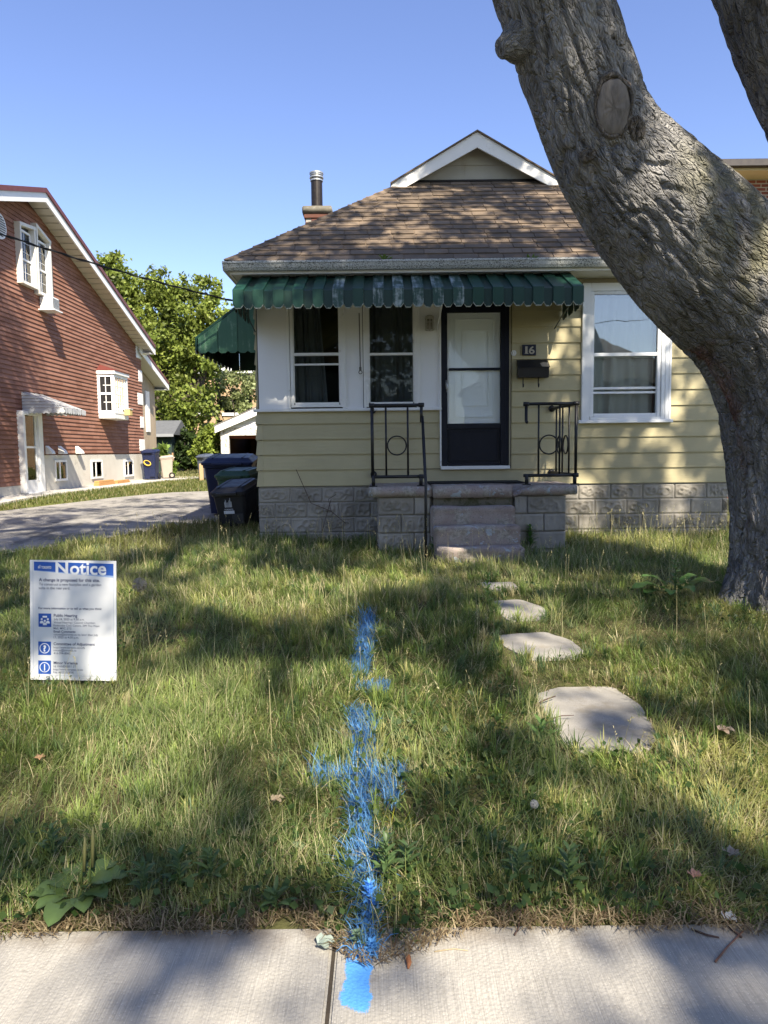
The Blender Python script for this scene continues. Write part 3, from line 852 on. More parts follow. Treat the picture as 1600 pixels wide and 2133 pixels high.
# shingle tabs of the front slope
SW, SE_, ST = 0.325, 0.172, 0.012
def tab_mesh():
    m_ = MB(); g = 0.006
    L = SE_ + 0.02
    m_.hexa([(-SW/2+g, 0, 0), (SW/2-g, 0, 0), (SW/2-g, L, 0), (-SW/2+g, L, 0)], [(-SW/2+g, 0, ST + .002), (SW/2-g, 0, ST + .002), (SW/2-g, L, 0.002), (-SW/2+g, L, 0.002)])
    me = bpy.data.meshes.new('shingle'); me.from_pydata(m_.v, [], m_.f); me.materials.append(m_shingle); return me
TAB = tab_mesh()
nrow = int(RA / math.cos(SA) / SE_) + 1
for r_ in range(nrow):
    s = r_ * SE_
    yy = YE - 0.03 + s * math.cos(SA); zz = ZE - 0.03*SL + s * math.sin(SA)
    if yy > YE + RA - 0.06: break
    a = XE0 + max(0, yy - YE) + 0.05; c = XE1 - max(0, yy - YE) - 0.05
    x = a - (SW * (0, 0.5, 0.22, 0.72)[r_ % 4])
    while x < c:
        p0, p1 = max(x, a), min(x + SW, c)
        if p1 - p0 > 0.03:
            j = random.uniform(-0.004, 0.004)
            inst('shingle', TAB, ((p0 + p1)/2, yy + j, zz + j*SL + 0.003), ro, rot=(SA, random.uniform(-.004, .004), 0), scale=((p1 - p0)/SW, 1, 1 + random.random()*0.5))
        x += SW
def hip_caps(xc, sgn):
    L = RA; n = 15
    for i in range(n):
        t0, t1 = i / n * L - 0.02, (i + 1.25) / n * L
        b = MB(); vs = []
        for t, lift in ((t0, 0.026), (t1, 0.010)):
            hx, hy, hz = xc + sgn * t, YE + t, ZE + t * SL
            w = 0.13
            vs += [(hx + sgn * w, hy, hz + 0.0 + lift), (hx, hy, hz + lift + 0.012), (hx, hy + w, hz + 0.0 + lift)]
        vs2 = [(x, y, z - 0.008) for x, y, z in vs]
        b.add(vs + vs2, [(0, 1, 4, 3), (1, 2, 5, 4), (6, 9, 10, 7), (7, 10, 11, 8), (0, 6, 7, 1), (1, 7, 8, 2)])
        b.build('hip_cap', m_shingle, ro)
hip_caps(XE0, 1); hip_caps(XE1, -1)
# gablet: boards, rake boards, flashing
YG = YE + RA + 0.02; YR_ = YG - 0.22
zb0 = ZE + RA * SL
hw = XRIDGE - (XE0 + RA)
SLG = (ZRIDGE - zb0) / hw
gb = MB(); gb.prism([(XRIDGE - hw - 0.1, YG + 0.02, zb0 - 0.02), (XRIDGE + hw + 0.1, YG + 0.02, zb0 - 0.02), (XRIDGE, YG + 0.02, ZRIDGE + 0.03)], (0, 0.06, 0))
gab = gb.build('gable', m_stucco_gable, house)
z = zb0 + 0.01
for i in range(4):
    z1_ = min(z + 0.26, ZRIDGE - 0.1); hw0 = max(0.05, (ZRIDGE - z) / SLG - 0.12); hw1 = max(0.03, (ZRIDGE - z1_) / SLG - 0.12)
    b = MB(); b.hexa([(XRIDGE - hw0, YG - 0.004, z), (XRIDGE + hw0, YG - 0.004, z), (XRIDGE + hw0, YG + 0.018, z), (XRIDGE - hw0, YG + 0.018, z)],
                     [(XRIDGE - hw1, YG + 0.010, z1_), (XRIDGE + hw1, YG + 0.010, z1_), (XRIDGE + hw1, YG + 0.018, z1_), (XRIDGE - hw1, YG + 0.018, z1_)])
    b.build('gable_board', m_stucco_gable, gab)
    z = z1_ + 0.001
ext = 0.20
for s in (-1, 1):
    e0 = hw + ext
    pk = ZRIDGE + 0.035; ed = ZRIDGE - e0 * SLG + 0.035
    b = MB(); hgt = 0.235
    b.prism([(XRIDGE, YR_, pk), (XRIDGE, YR_, pk - hgt), (XRIDGE + s*(e0 - 0.02), YR_, ed - hgt + 0.075), (XRIDGE + s * (e0 + 0.03), YR_, ed - 0.06), (XRIDGE + s*e0, YR_, ed)][::s], (0, 0.03, 0))
    b.build('rake_board', m_white, gab)
    b = MB(); b.hexa([(XRIDGE, YR_ - 0.03, pk + .002), (XRIDGE + s*(e0+.03), YR_ - 0.03, ed + .002 - .03*SLG), (XRIDGE + s*(e0+.03), YG + 0.6, ed + .002 - .03*SLG), (XRIDGE, YG + 0.6, pk + .002)][::s],
                     [(XRIDGE, YR_ - 0.03, pk + .026), (XRIDGE + s*(e0+.03), YR_ - 0.03, ed + .026 - .03*SLG), (XRIDGE + s*(e0+.03), YG + 0.6, ed + .026 - .03*SLG), (XRIDGE, YG + 0.6, pk + .026)][::s])
    b.build('gable_shingles', m_shingle, gab)
    b = MB(); b.prism([(XRIDGE, YR_ + 0.031, pk - 0.03), (XRIDGE + s*(e0 - 0.05), YR_ + 0.031, ed - 0.03 + 0.05*SLG), (XRIDGE + s*(e0 - 0.05), YR_ + 0.031, ed - 0.045 + 0.05*SLG), (XRIDGE, YR_ + 0.031, pk - 0.045)][::s], (0, YG - YR_, 0))
    b.build('gable_soffit', m_stucco_gable, gab)
MB().box(XRIDGE - hw - 0.05, XRIDGE + hw + 0.05, YG - 0.05, YG - 0.005, zb0 + 0.002, zb0 + 0.03).build('flashing', m_flue, gab)
# eaves: gutter, fascia, soffit
GZ = ZE - 0.02
gt = MB(); prof = [(YE + 0.03, GZ), (YE + 0.03, GZ - 0.11), (YE - 0.035, GZ - 0.11), (YE - 0.06, GZ - 0.075), (YE - 0.075, GZ - 0.03), (YE - 0.085, GZ - 0.025), (YE - 0.085, GZ), (YE - 0.07, GZ), (YE - 0.055, GZ - 0.05), (YE + 0.015, GZ - 0.06), (YE + 0.015, GZ)]
gt.prism([(XE0 - 0.03, a, c) for a, c in prof], (XE1 - XE0 + 0.06, 0, 0))
gut = gt.build('gutter', m_gutter, house)
gl = MB(); gl.prism([(XE0 - (a - YE), YE + 0.04, c) for a, c in prof], (0, 6, 0)); gl.build('gutter', m_gutter, house)
MB().box(XE0 + 0.07, XE1 - 0.07, YE + 0.032, YE + 0.055, GZ - 0.142, GZ - 0.0).build('fascia', m_white, house)
MB().box(XE0 + 0.035, XE0 + 0.06, YE + 0.06, YRB, GZ - 0.142, GZ).build('fascia', m_white, house)
MB().box(XE0 + 0.061, XE1 - 0.07, YE + 0.056, YF + 0.05, GZ - 0.132, GZ - 0.112).build('soffit', m_white, house)
MB().box(XE0 + 0.061, XL + 0.05, YF + 0.051, YRB, GZ - 0.134, GZ - 0.112).build('soffit', m_white, house)
MB().box(XR - 0.05, XE1 - 0.07, YF + 0.051, YRB, GZ - 0.134, GZ - 0.112).build('soffit', m_white, house)
MB().box(XL, XR, YF - 0.002, YF + 0.033, ZSOF - 0.03, GZ - 0.136).build('frieze_board', M('painted_shade_frieze', (0.30, 0.27, 0.18), 0.6, bump=0.05), house)  # shade under the eave painted into the darker board colour

# --- chimney
ch0, ch1 = P(636, 465, 13.4), P(686, 465, 13.4)
CX0, CX1, CY0, CY1 = ch0.x, ch1.x, 13.4, 13.4 + 0.5
ctop = P(660, 452, 13.4).z
chim = MB().box(CX0 + 0.012, CX1 - 0.012, CY0 + 0.012, CY1 - 0.012, 4.3, ctop).build('chimney', m_mortar, house)
bw = (CX1 - CX0 - 0.02) / 2
bme = bpy.data.meshes.new('brick'); q = MB().box(-bw/2, bw/2, -0.05, 0.05, -0.032, 0.032); bme.from_pydata(q.v, [], q.f); bme.materials.append(m_brick1)
for row in range(9):
    zc = ctop - 0.045 - row * 0.077
    for face in range(2):
        off = 0 if row % 2 else 0.5
        for i in range(3):
            c = CX0 + (i + off) * (bw + 0.012) 
            a, e = max(c, CX0), min(c + bw, CX1)
            if e - a > 0.03:
                if face == 0: inst('brick', bme, ((a + e)/2, CY0 + 0.05, zc), chim, scale=((e - a)/bw, 1, 1))
                else: inst('brick', bme, (CX0 + 0.05, CY0 + 0.1 + (a - CX0 + e - CX0)/2 * 0.8, zc), chim, rot=(0, 0, R(90)), scale=((e - a)/bw*0.75, 1, 1))
rough_box('chimney_cap', M('mossy_dark_cap', (0.13, 0.12, 0.095), 0.95, 0.3, 9, (0.20, 0.19, 0.16), 0.5, 0.7, 14, 0.5, 60), chim, CX0 - 0.05, CX1 + 0.05, CY0 - 0.05, CY1 + 0.05, ctop + 0.06, P(660, 431, 13.4).z + 0.01, 0.006, 0.12, 6, 0.015)
MB().box(CX0 - 0.02, CX1 + 0.02, CY0 - 0.02, CY1 + 0.02, ctop - 0.02, ctop + 0.058).build('corbel', m_brick1, chim, bevel=0.006)
fx, fy = P(660, 400, 13.65).x, 13.65
ft = P(660, 375, 13.65).z
MB().tube([(fx, fy, ctop + 0.15), (fx, fy, ft)], 0.105, 20).build('flue', m_flue, chim, smooth=False)
fl = MB(); 
for z, r in ((ft - 0.03, 0.118), (ft + 0.025, 0.13), (ft + 0.075, 0.12)):
    fl.tube([(fx, fy, z), (fx, fy, z + 0.025)], r, 20)
fl.tube([(fx, fy, ft + 0.10), (fx, fy, ft + 0.125), (fx, fy, ft + 0.15)], [0.13, 0.13, 0.05], 20)
fl.tube([(fx, fy, ft - 0.02), (fx, fy, ft + 0.12)], 0.085, 16)
fl.build('flue_cap', m_galv, chim)

# ================================================================== porch
ZP = P(985, 1012, YP).z
GZP = zg(YP)
porch = empty('concrete_porch', ((P(770, 1012, YP).x + P(1204, 1012, YP).x)/2, YP, GZP), 'worn mauve concrete porch with block piers and crumbling front steps', 'porch')
sx = [P(a, 1022, YP).x for a in (768, 900.5, 902, 1067, 1068.5, 1204.5)]
zb_ = P(985, 1034, YP).z
rough_box('slab', m_porch, porch, sx[0], sx[1], YP + 0.01, YF - 0.03, zb_, ZP, 0.007, 0.06, 4, 0.012)
rough_box('slab', m_porch, porch, sx[2], sx[3], YP - 0.03, YF - 0.03, zb_ - 0.015, ZP + 0.004, 0.008, 0.06, 4, 0.012)
def broken(v, c):
    w = v.co + c
    if w.x < sx[4] + 0.28 and w.y < YP + 0.25:
        k = 1 - (w.x - sx[4]) / 0.28
        v.co.z -= max(0, k) * 0.09 * (1 if v.co.z > 0 else 0.0)
        v.co.y += max(0, k) * 0.05 + mnoise.noise(w * 14) * 0.025
rough_box('slab', m_porch, porch, sx[4], sx[5], YP + 0.01, YF - 0.03, zb_ + 0.004, ZP - 0.004, 0.007, 0.045, 4, 0.012, keep=broken)
# piers of blocks
core = MB(); pl = [P(a, 1060, YP + 0.06).x for a in (788, 897, 1071, 1179)]
core.box(pl[0] + 0.02, pl[1] - 0.02, YP + 0.09, YF - 0.05, GZP - 0.2, zb_ - 0.01); core.box(pl[2] + 0.02, pl[3] - 0.02, YP + 0.09, YF - 0.05, GZP - 0.2, zb_ - 0.01)
core.box(pl[1] - 0.02, pl[2] + 0.02, YP + 0.16, YF - 0.06, GZP - 0.2, zb_ - 0.02)
core.build('pier_core', m_mortar, porch)
rr = random.Random(8)
h_ = 0.222
for row in range(4):
    z1 = zb_ - 0.006 - row * (h_ + 0.008); z0 = z1 - h_
    cuts = [pl[0], P((864, 836, 864, 836)[row], 1060, YP).x, pl[1]]
    for a, c in zip(cuts[:-1], cuts[1:]):
        me = rr.choice(BLK + BLKP) if c - a > 0.25 else BLKP[0]
        inst('block', me, ((a + c)/2 - 0.002, YP + 0.07 + rr.uniform(-.008, .008), (z0 + z1)/2), porch, rot=(0, rr.uniform(-.012, .012), rr.uniform(-.02, .02)), scale=((c - a - 0.008)/0.44, 1, h_/0.205))
    cuts = [pl[2], P((1100, 1135, 1100, 1135)[row], 1060, YP).x, pl[3]]
    for a, c in zip(cuts[:-1], cuts[1:]):
        inst('block', BLKP[row % 2] if row != 0 else (BLK[1] if a > cuts[0] else BLKP[1]), ((a + c)/2 + 0.002, YP + 0.07 + rr.uniform(-.006, .006), (z0 + z1)/2), porch, rot=(0, rr.uniform(-.01, .01), rr.uniform(-.02, .02)), scale=((c - a - 0.008)/0.44, 1, h_/0.205))
    for k in range(2):       # the visible returns of the piers
        inst('block', BLK[k], (pl[0] + 0.01, YP + 0.34 + k * 0.45, (z0 + z1)/2), porch, rot=(0, 0, R(-90)), scale=(1, 1, h_/0.205))
        inst('block', BLK[2 + k], (pl[3] - 0.01, YP + 0.34 + k * 0.45, (z0 + z1)/2), porch, rot=(0, 0, R(90)), scale=(1, 1, h_/0.205))
# steps
def stp(xa, xb, yf, ytop, yb, amp=0.012):
    z1 = P(990, ytop, yf).z
    x0_, x1_ = P(xa, ytop + 20, yf).x, P(xb, ytop + 20, yf).x
    def lip(v, c):
        if v.co.z > (z1 - c.z) - 0.04 and v.co.y < -0.1: v.co.y -= 0.018
        elif v.co.y < -0.1: v.co.y += 0.012 * mnoise.noise((v.co + c) * 7)
    return rough_box('step', m_porch, porch, x0_, x1_, yf, yb, GZP - 0.25, z1, amp, 0.06, 3.6, 0.016, keep=lip)
MB().box(sx[2] + 0.01, sx[3] - 0.01, YP + 0.05, YP + 0.14, GZP, zb_ - 0.005).build('riser', M('mossy_concrete', (0.16, 0.145, 0.11), 0.95, 0.25, 6, (0.07, 0.07, 0.035), 0.45, 0.65, 9, 0.5, 70), porch)
stp(899, 1074, 8.66, 1056, YP + 0.04)
stp(904.5, 1085, 8.40, 1096.5, 8.645)
stp(912, 1094, 8.13, 1141, 8.385, 0.016)

# doormat
dmx0, dmx1 = P(890, 1003, 9.6).x, P(1087, 1003, 9.6).x
tag(MB().box(dmx0, dmx1, 9.38, 9.94, ZP + 0.006, ZP + 0.022).build('doormat', m_rubber, bevel=0.004), 'long black rubber doormat lying on the porch before the door', 'doormat')

# railings of black pipe
YRL = YP + 0.07
def ring(cx, cy, cz, r, axis='y'):
    if axis == 'y': return [(cx + r * math.cos(a), cy, cz + r * math.sin(a)) for a in np.linspace(0, 2*math.pi, 28, endpoint=False)]
    return [(cx, cy + r * math.cos(a), cz + r * math.sin(a)) for a in np.linspace(0, 2*math.pi, 28, endpoint=False)]
def fl_(o):
    for p in o.data.polygons: p.use_smooth = True
    return o
def railing(side):
    if side == 'l':
        xa, xb = P(775, 900, YRL).x, P(878, 900, YRL).x
        zt, zl = P(826, 844, YRL).z, P(826, 993, YRL).z
        bars = [P(804, 900, YRL).x, P(849.5, 900, YRL).x]; rc = P(826.8, 928, YRL)
        lab = 'black pipe railing left of the door with a handrail down the steps'
        xs_ = xa; xw_ = xa
    else:
        xa, xb = P(1096, 900, YRL).x, P(1200, 900, YRL).x
        zt, zl = P(1148, 841, YRL).z, P(1148, 990, YRL).z
        bars = [P(1122, 900, YRL).x, P(1166, 900, YRL).x]; rc = P(1143.5, 926, YRL)
        lab = 'black pipe railing right of the door below the mailbox'
        xs_ = xb; xw_ = P(1148, 850, YF).x
    o = empty('porch_railing', ((xa + xb)/2, YRL, ZP), lab, 'railing', 'pipe railings of the porch')
    rp = 0.021
    fl_(MB().tube([(xa, YRL, zt), (xb, YRL, zt)], rp, 10).build('top_rail', m_black, o))
    fl_(MB().tube([(xa - (0.03 if side == 'r' else 0), YRL, zl), (xb, YRL, zl)], rp, 10).build('bottom_rail', m_black, o))
    for bx in bars:
        fl_(MB().tube([(bx, YRL, zl), (bx, YRL, zt)], 0.013 if side == 'l' else 0.012, 8).build('bar', m_black, o))
    fl_(MB().tube(ring(rc.x, YRL, rc.z, 0.118), 0.010, 6, closed=True).build('ring', m_black, o))
    # side run back to the wall
    yw = YF - 0.03
    fl_(MB().tube([(xs_, YRL, zt), (xw_, yw, zt - 0.005)], rp, 10).build('top_rail', m_black, o))
    fl_(MB().tube([(xs_, YRL, zl), (xw_, yw - 0.02, zl + 0.005)], rp, 10).build('bottom_rail', m_black, o))
    for t in (0.26, 0.52, 0.78):
        x, y = xs_ + (xw_ - xs_) * t, YRL + (yw - YRL) * t
        fl_(MB().tube([(x, y, zl), (x, y, zt)], 0.012, 8).build('bar', m_black, o))
    for t in (0.39, 0.65):
        x, y = xs_ + (xw_ - xs_) * t, YRL + (yw - YRL) * t
        fl_(MB().tube(ring(x, y, rc.z, 0.118, 'x'), 0.010, 6, closed=True).build('ring', m_black, o))
    # flanges on the wall
    for z in (zt - 0.005, zl + 0.005):
        fl_(MB().tube([(xw_, yw - 0.02, z), (xw_, yw + 0.005, z)], 0.045, 14).build('flange', m_black, o))
    fl_(MB().tube([(xs_, YRL, zl - 0.0), (xs_, YRL, zt)], 0.019, 10).build('post', m_black, o))
    for x in (xa + 0.01, xb - 0.01):       # feet with elbows
        fl_(MB().tube([(x, YRL, zl + 0.02), (x, YRL, ZP + 0.004)], 0.024, 10).build('foot', m_black, o))
        MB().box(x - 0.05, x + 0.05, YRL - 0.03, YRL + 0.03, ZP + 0.0, ZP + 0.014).build('foot_plate', m_black, o, bevel=0.004)
    for x, z in ((xa, zt), (xb, zt), (xb, zl)):
        fl_(MB().tube([(x - 0.035, YRL, z), (x + 0.035, YRL, z)], 0.028, 10).build('elbow', m_black, o))
    if side == 'r':
        fl_(MB().tube([(xa, YRL, zt), (xa, YRL, P(1098, 876, YRL).z), (xa, YRL - 0.05, P(1098, 880, YRL).z)], 0.020, 10).build('rail_end', m_black, o))
    else:
        fl_(MB().tube([(xb, YRL, zt), (xb, YRL, P(878, 880, YRL).z)], 0.020, 10).build('rail_end', m_black, o))
        a = P(880, 868, YRL); b = P(885.5, 985, 8.42); c = P(887, 1003, 8.36); foot = P(887, 1172, 8.36)
        fl_(MB().tube([a + Vector((0, .02, .0)), a, b, c, (foot.x, foot.y, zg(8.36) - 0.05)], [0.019, 0.019, 0.019, 0.017, 0.017], 10).build('handrail', m_black, o))
    return o
railing('l'); railing('r')

# ================================================================== awnings
def slat_mesh(w, v1, z_top, z_brk, z_bot, raised, mats, vtop=0.02):
    """one pan of the awning in local (u, v, z): slope, drop and scalloped end"""
    b = MB(); lift = 0.022 if raised else 0.0
    hw_ = w / 2; c = w * 0.27; ch = 0.045
    pr = [(-hw_, 0), (-hw_, 0)]
    nrm = Vector((0, (z_top - z_brk), v1 - vtop)).normalized() * lift
    def T(u, v, z): return (u, v, z)
    A = [(-hw_, vtop + nrm.y, z_top + nrm.z), (hw_, vtop + nrm.y, z_top + nrm.z), (hw_, v1 + lift, z_brk + nrm.z * 0.6), (-hw_, v1 + lift, z_brk + nrm.z * 0.6)]
    vb = v1 + lift
    sc = [(-hw_, vb, z_brk + nrm.z*0.6), (-hw_, vb, z_bot + ch), (-hw_ + c, vb, z_bot), (hw_ - c, vb, z_bot), (hw_, vb, z_bot + ch), (hw_, vb, z_brk + nrm.z*0.6)]
    b.add(A, [(0, 3, 2, 1)], 0)
    b.add(sc, [(0, 1, 2, 3, 4, 5)], 0)
    # return flanges along both edges and inner skins (dark underside)
    d = 0.03
    for s in (-1, 1):
        e = [(s*hw_, vtop + nrm.y, z_top + nrm.z), (s*hw_, vb, z_brk + nrm.z*0.6), (s*hw_, vb, z_bot + ch), (s*hw_, vb - d, z_bot + ch), (s*hw_, vb - d, z_brk + nrm.z*0.6 - d*0.6), (s*hw_, vtop, z_top + nrm.z - d)]
        b.add(e, [(0, 1, 4, 5)[::s], (1, 2, 3, 4)[::s]], 0)
    A2 = [(x, y - 0.003, z - 0.005) for x, y, z in A]; b.add(A2, [(0, 1, 2, 3)], 1)
    S2 = [(x, y - 0.004, z) for x, y, z in sc]; b.add(S2, [(5, 4, 3, 2, 1, 0)], 1)
    # bare rolled lip
    lip = [sc[1], sc[2], sc[3], sc[4]]
    for p0, p1 in zip(lip[:-1], lip[1:]):
        q = 0.011
        b.add([(p0[0], p0[1] + 0.004, p0[2]), (p1[0], p1[1] + 0.004, p1[2]), (p1[0], p1[1] + 0.010, p1[2] + q), (p0[0], p0[1] + 0.010, p0[2] + q),
               (p0[0], p0[1] - 0.006, p0[2]), (p1[0], p1[1] - 0.006, p1[2])],
              [(0, 1, 2, 3), (0, 4, 5, 1)], 2)
    return b
def mesh_of(b, mats, name, fn):
    me = bpy.data.meshes.new(name)
    me.from_pydata([fn(v) for v in b.v], [], b.f)
    for m_ in mats: me.materials.append(m_)
    me.polygons.foreach_set('material_index', b.m); me.update()
    return me
# front awning
AV = YF - P(850, 602, 9.05).y
za_top, za_brk, za_bot = P(850, 566, YF - 0.02).z, P(850, 603, 9.05).z, P(850, 641, 9.05).z
ax0, ax1 = P(485, 620, 9.03).x, P(1214, 620, 9.03).x
NP = 17
per = (ax1 - ax0) / (NP + 0.5)
wr, wc = per * 0.545, per * 0.47
aw = empty('metal_awning', ((ax0 + ax1)/2, YF, za_bot), 'long dark green metal awning with scalloped edge over the front door and windows', 'awning')
fA = lambda v: (v[0], -v[1], v[2])
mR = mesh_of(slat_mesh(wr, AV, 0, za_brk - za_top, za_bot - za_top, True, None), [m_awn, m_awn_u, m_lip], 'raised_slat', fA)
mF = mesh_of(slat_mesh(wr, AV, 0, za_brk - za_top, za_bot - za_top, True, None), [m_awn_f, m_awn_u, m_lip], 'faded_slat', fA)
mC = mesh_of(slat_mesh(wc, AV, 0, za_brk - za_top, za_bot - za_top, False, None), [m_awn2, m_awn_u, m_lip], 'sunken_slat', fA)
for i in range(NP + 1):
    uc = ax0 + per * i + wr / 2
    if uc + wr/2 > ax1 + 0.03: break
    fad = 5 <= i <= 11 and i != 6
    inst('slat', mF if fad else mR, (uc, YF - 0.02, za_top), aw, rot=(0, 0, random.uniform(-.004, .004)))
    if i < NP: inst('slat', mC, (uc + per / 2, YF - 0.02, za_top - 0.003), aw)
# end wings of the front awning: hanging scalloped pans seen from below
def wing(x, par, y_out, y_in, z0f, z_slope, mat, n=6):
    for i in range(n):
        a, c = y_out + (y_in - y_out) * i / n, y_out + (y_in - y_out) * (i + 1) / n
        b = MB(); m_ = (a + c)/2; w = (c - a); off = 0.012 * (i % 2)
        top = lambda y: z_slope(y)
        pts = [(x + off, a, top(a)), (x + off, a, z0f + 0.045), (x + off, a + w*0.27, z0f), (x + off, c - w*0.27, z0f), (x + off, c, z0f + 0.045), (x + off, c, top(c))]
        b.prism(pts, (0.006, 0, 0)); b.build('end_slat', mat, par)
sl_f = lambda y: za_brk + (za_top - za_brk) * max(0, min(1, (y - 9.05) / (YF - 0.02 - 9.05))) - 0.012
wing(ax0 + 0.01, aw, 9.07, YF - 0.03, za_bot - 0.02, sl_f, m_awn2)
wing(ax1 - 0.03, aw, 9.07, YF - 0.03, za_bot - 0.02, sl_f, m_awn2)
# folding arms and crank rod
for x in (ax0 + 0.1, P(915, 650, 9.6).x, ax1 - 0.12):
    MB().tube([(x, YF - 0.02, za_bot - 0.12), (x, 9.10, za_bot + 0.07)], 0.010, 6).build('arm', m_white if abs(x) < 1.2 else m_awn2, aw)
cr = P(749, 700, 9.9); crz = P(751, 780, 9.9).z
b = MB(); b.tube([(cr.x, 9.88, za_bot + 0.1), (cr.x + 0.005, 9.9, crz + 0.06)], 0.009, 6); b.tube(ring(cr.x + 0.006, 9.9, crz + 0.03, 0.022), 0.006, 6, closed=True); b.tube([(cr.x + 0.005, 9.9, crz + 0.1), (cr.x + 0.005, 9.9, crz + 0.05)], 0.016, 8)
b.build('crank_rod', M('dull_grey_metal', (0.12, 0.11, 0.10), 0.5, 0.3, 20, bump=0.05), aw)

# side awning on the left wall
YS0, YS1 = 10.28, 12.5
sx_out = P(413, 720, YS0).x
zs_bot, zs_brk = P(413, 736, YS0).z, P(413, 704, YS0).z
zs_top = P(535, 612, YS0).z
pj = XL - sx_out
aw2 = empty('metal_awning', ((sx_out + XL)/2, (YS0 + YS1)/2, zs_bot), 'smaller green metal awning on the left side wall above the bins', 'awning')
fB = lambda v: (-v[1], -v[0], v[2])
npan = 8; wp = (YS1 - YS0) / npan
mS = mesh_of(slat_mesh(wp * 0.54, pj, 0, zs_brk - zs_top, zs_bot - zs_top, True, None), [m_awn, m_awn_u, m_lip], 'side_raised', fB)
mS2 = mesh_of(slat_mesh(wp * 0.48, pj, 0, zs_brk - zs_top, zs_bot - zs_top, False, None), [m_awn2, m_awn_u, m_lip], 'side_sunken', fB)
for i in range(npan):
    y = YS0 + wp * (i + 0.27)
    inst('slat', mS, (XL - 0.02, y, zs_top), aw2); inst('slat', mS2, (XL - 0.02, y + wp/2, zs_top - 0.003), aw2)
n = 6
for i in range(n):            # end pans facing the street, sunlight painted into their lighter green
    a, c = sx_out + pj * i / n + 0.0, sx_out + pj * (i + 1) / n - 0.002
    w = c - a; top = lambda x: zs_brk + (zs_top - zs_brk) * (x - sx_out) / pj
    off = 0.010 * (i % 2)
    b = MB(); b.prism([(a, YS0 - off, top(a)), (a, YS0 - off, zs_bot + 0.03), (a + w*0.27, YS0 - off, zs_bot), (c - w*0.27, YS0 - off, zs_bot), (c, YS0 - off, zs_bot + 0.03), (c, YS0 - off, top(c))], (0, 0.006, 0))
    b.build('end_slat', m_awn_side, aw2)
    b = MB(); b.prism([(a, YS1 + off, top(a)), (a, YS1 + off, zs_bot), (c, YS1 + off, zs_bot), (c, YS1 + off, top(c))], (0, 0.006, 0)); b.build('end_slat', m_awn2, aw2)

# ================================================================== small fixtures on the front wall
mbx = rect(1078, 749, 1142, 787, YF - 0.08)
mailbox = empty('mailbox', ((mbx[0] + mbx[1])/2, YF - 0.02, mbx[2]), 'black metal mailbox with two hooks beside the front door', 'mailbox')
m_mail = M('black_mailbox_enamel', (0.016, 0.016, 0.018), 0.4, 0.15, 10, None, bump=0.04, bs=40)
ya, yb2 = YF - 0.15, YF - 0.018
zl_ = P(1110, 765.5, YF - 0.15).z
b = MB(); b.prism([(mbx[0], yb2, mbx[2]), (mbx[0], ya + 0.02, mbx[2] + 0.0), (mbx[0], ya, zl_), (mbx[0], yb2 - 0.0, mbx[3] - 0.005)][::-1], (mbx[1] - mbx[0], 0, 0)); b.build('box', m_mail, mailbox, bevel=0.004)
b = MB(); b.hexa([(mbx[0] - 0.008, ya - 0.014, zl_ - 0.004), (mbx[1] + 0.008, ya - 0.014, zl_ - 0.004), (mbx[1] + 0.004, yb2, mbx[3]), (mbx[0] - 0.004, yb2, mbx[3])],
                 [(mbx[0] - 0.008, ya - 0.014, zl_ + 0.006), (mbx[1] + 0.008, ya - 0.014, zl_ + 0.006), (mbx[1] + 0.004, yb2, mbx[3] + 0.008), (mbx[0] - 0.004, yb2, mbx[3] + 0.008)])
b.build('lid', m_mail, mailbox, bevel=0.003)
u0 = mbx[0] + (mbx[1] - mbx[0]) * 0.74; u1 = mbx[1] + 0.002
def lidp(u, t): return (u, ya - 0.014 + (yb2 - ya + 0.014) * t, zl_ + 0.0075 + (mbx[3] + 0.002 - zl_) * t)
b = MB(); b.add([lidp(u0 + 0.01, 0.04), lidp(u1 - 0.01, 0.02), lidp(u1 - 0.004, 0.55), lidp(u0 + 0.05, 0.62), lidp(u0 - 0.008, 0.5)], [(0, 1, 2, 3, 4)]); b.build('tape_patch', M('silver_tape', (0.45, 0.40, 0.34), 0.35, 0.2, 30, bump=0.1, metal=0.4), mailbox)
for px_ in (1091, 1123):
    x = P(px_, 800, ya).x; zt_ = mbx[2]
    b = MB(); b.tube([(x, ya + 0.05, zt_ + 0.01), (x, ya + 0.05, zt_ - 0.10), (x, ya + 0.035, zt_ - 0.128), (x, ya + 0.012, zt_ - 0.12), (x, ya + 0.008, zt_ - 0.085)], 0.008, 6); b.build('hook', m_mail, mailbox, smooth=True)

def text_mb(txt, x0, x1, z, y, bold=0.0, extr=0.0, height=None):
    """lettering as mesh in the XZ plane at depth y, from x0 to x1 on baseline z"""
    cu = bpy.data.curves.new('t', 'FONT'); cu.body = txt; cu.size = 1.0; cu.resolution_u = 3
    cu.offset = bold
    ob = bpy.data.objects.new('t', cu); COL.objects.link(ob)
    dg = bpy.context.evaluated_depsgraph_get()
    me = bpy.data.meshes.new_from_object(ob.evaluated_get(dg))
    n_ = len(me.vertices); co = np.zeros(n_ * 3); me.vertices.foreach_get('co', co); co = co.reshape(-1, 3)
    faces = [tuple(p.vertices) for p in me.polygons]
    bpy.data.objects.remove(ob); bpy.data.curves.remove(cu); bpy.data.meshes.remove(me)
    w = co[:, 0].max() - co[:, 0].min()
    s = (x1 - x0) / w
    sz = s if height is None else height / co[:, 1].max()
    b = MB()
    b.add([(x0 + (a - co[:, 0].min()) * s, y, z + c * sz) for a, c in co[:, :2]], faces)
    return b
nb = rect(1088, 718, 1116.5, 740.5, YF - 0.03)
plate = MB().box(nb[0], nb[1], YF - 0.042, YF - 0.016, nb[2], nb[3]).build('number_plate', M('dark_blue_plate', (0.006, 0.008, 0.022), 0.4, bump=0.03), bevel=0.004)
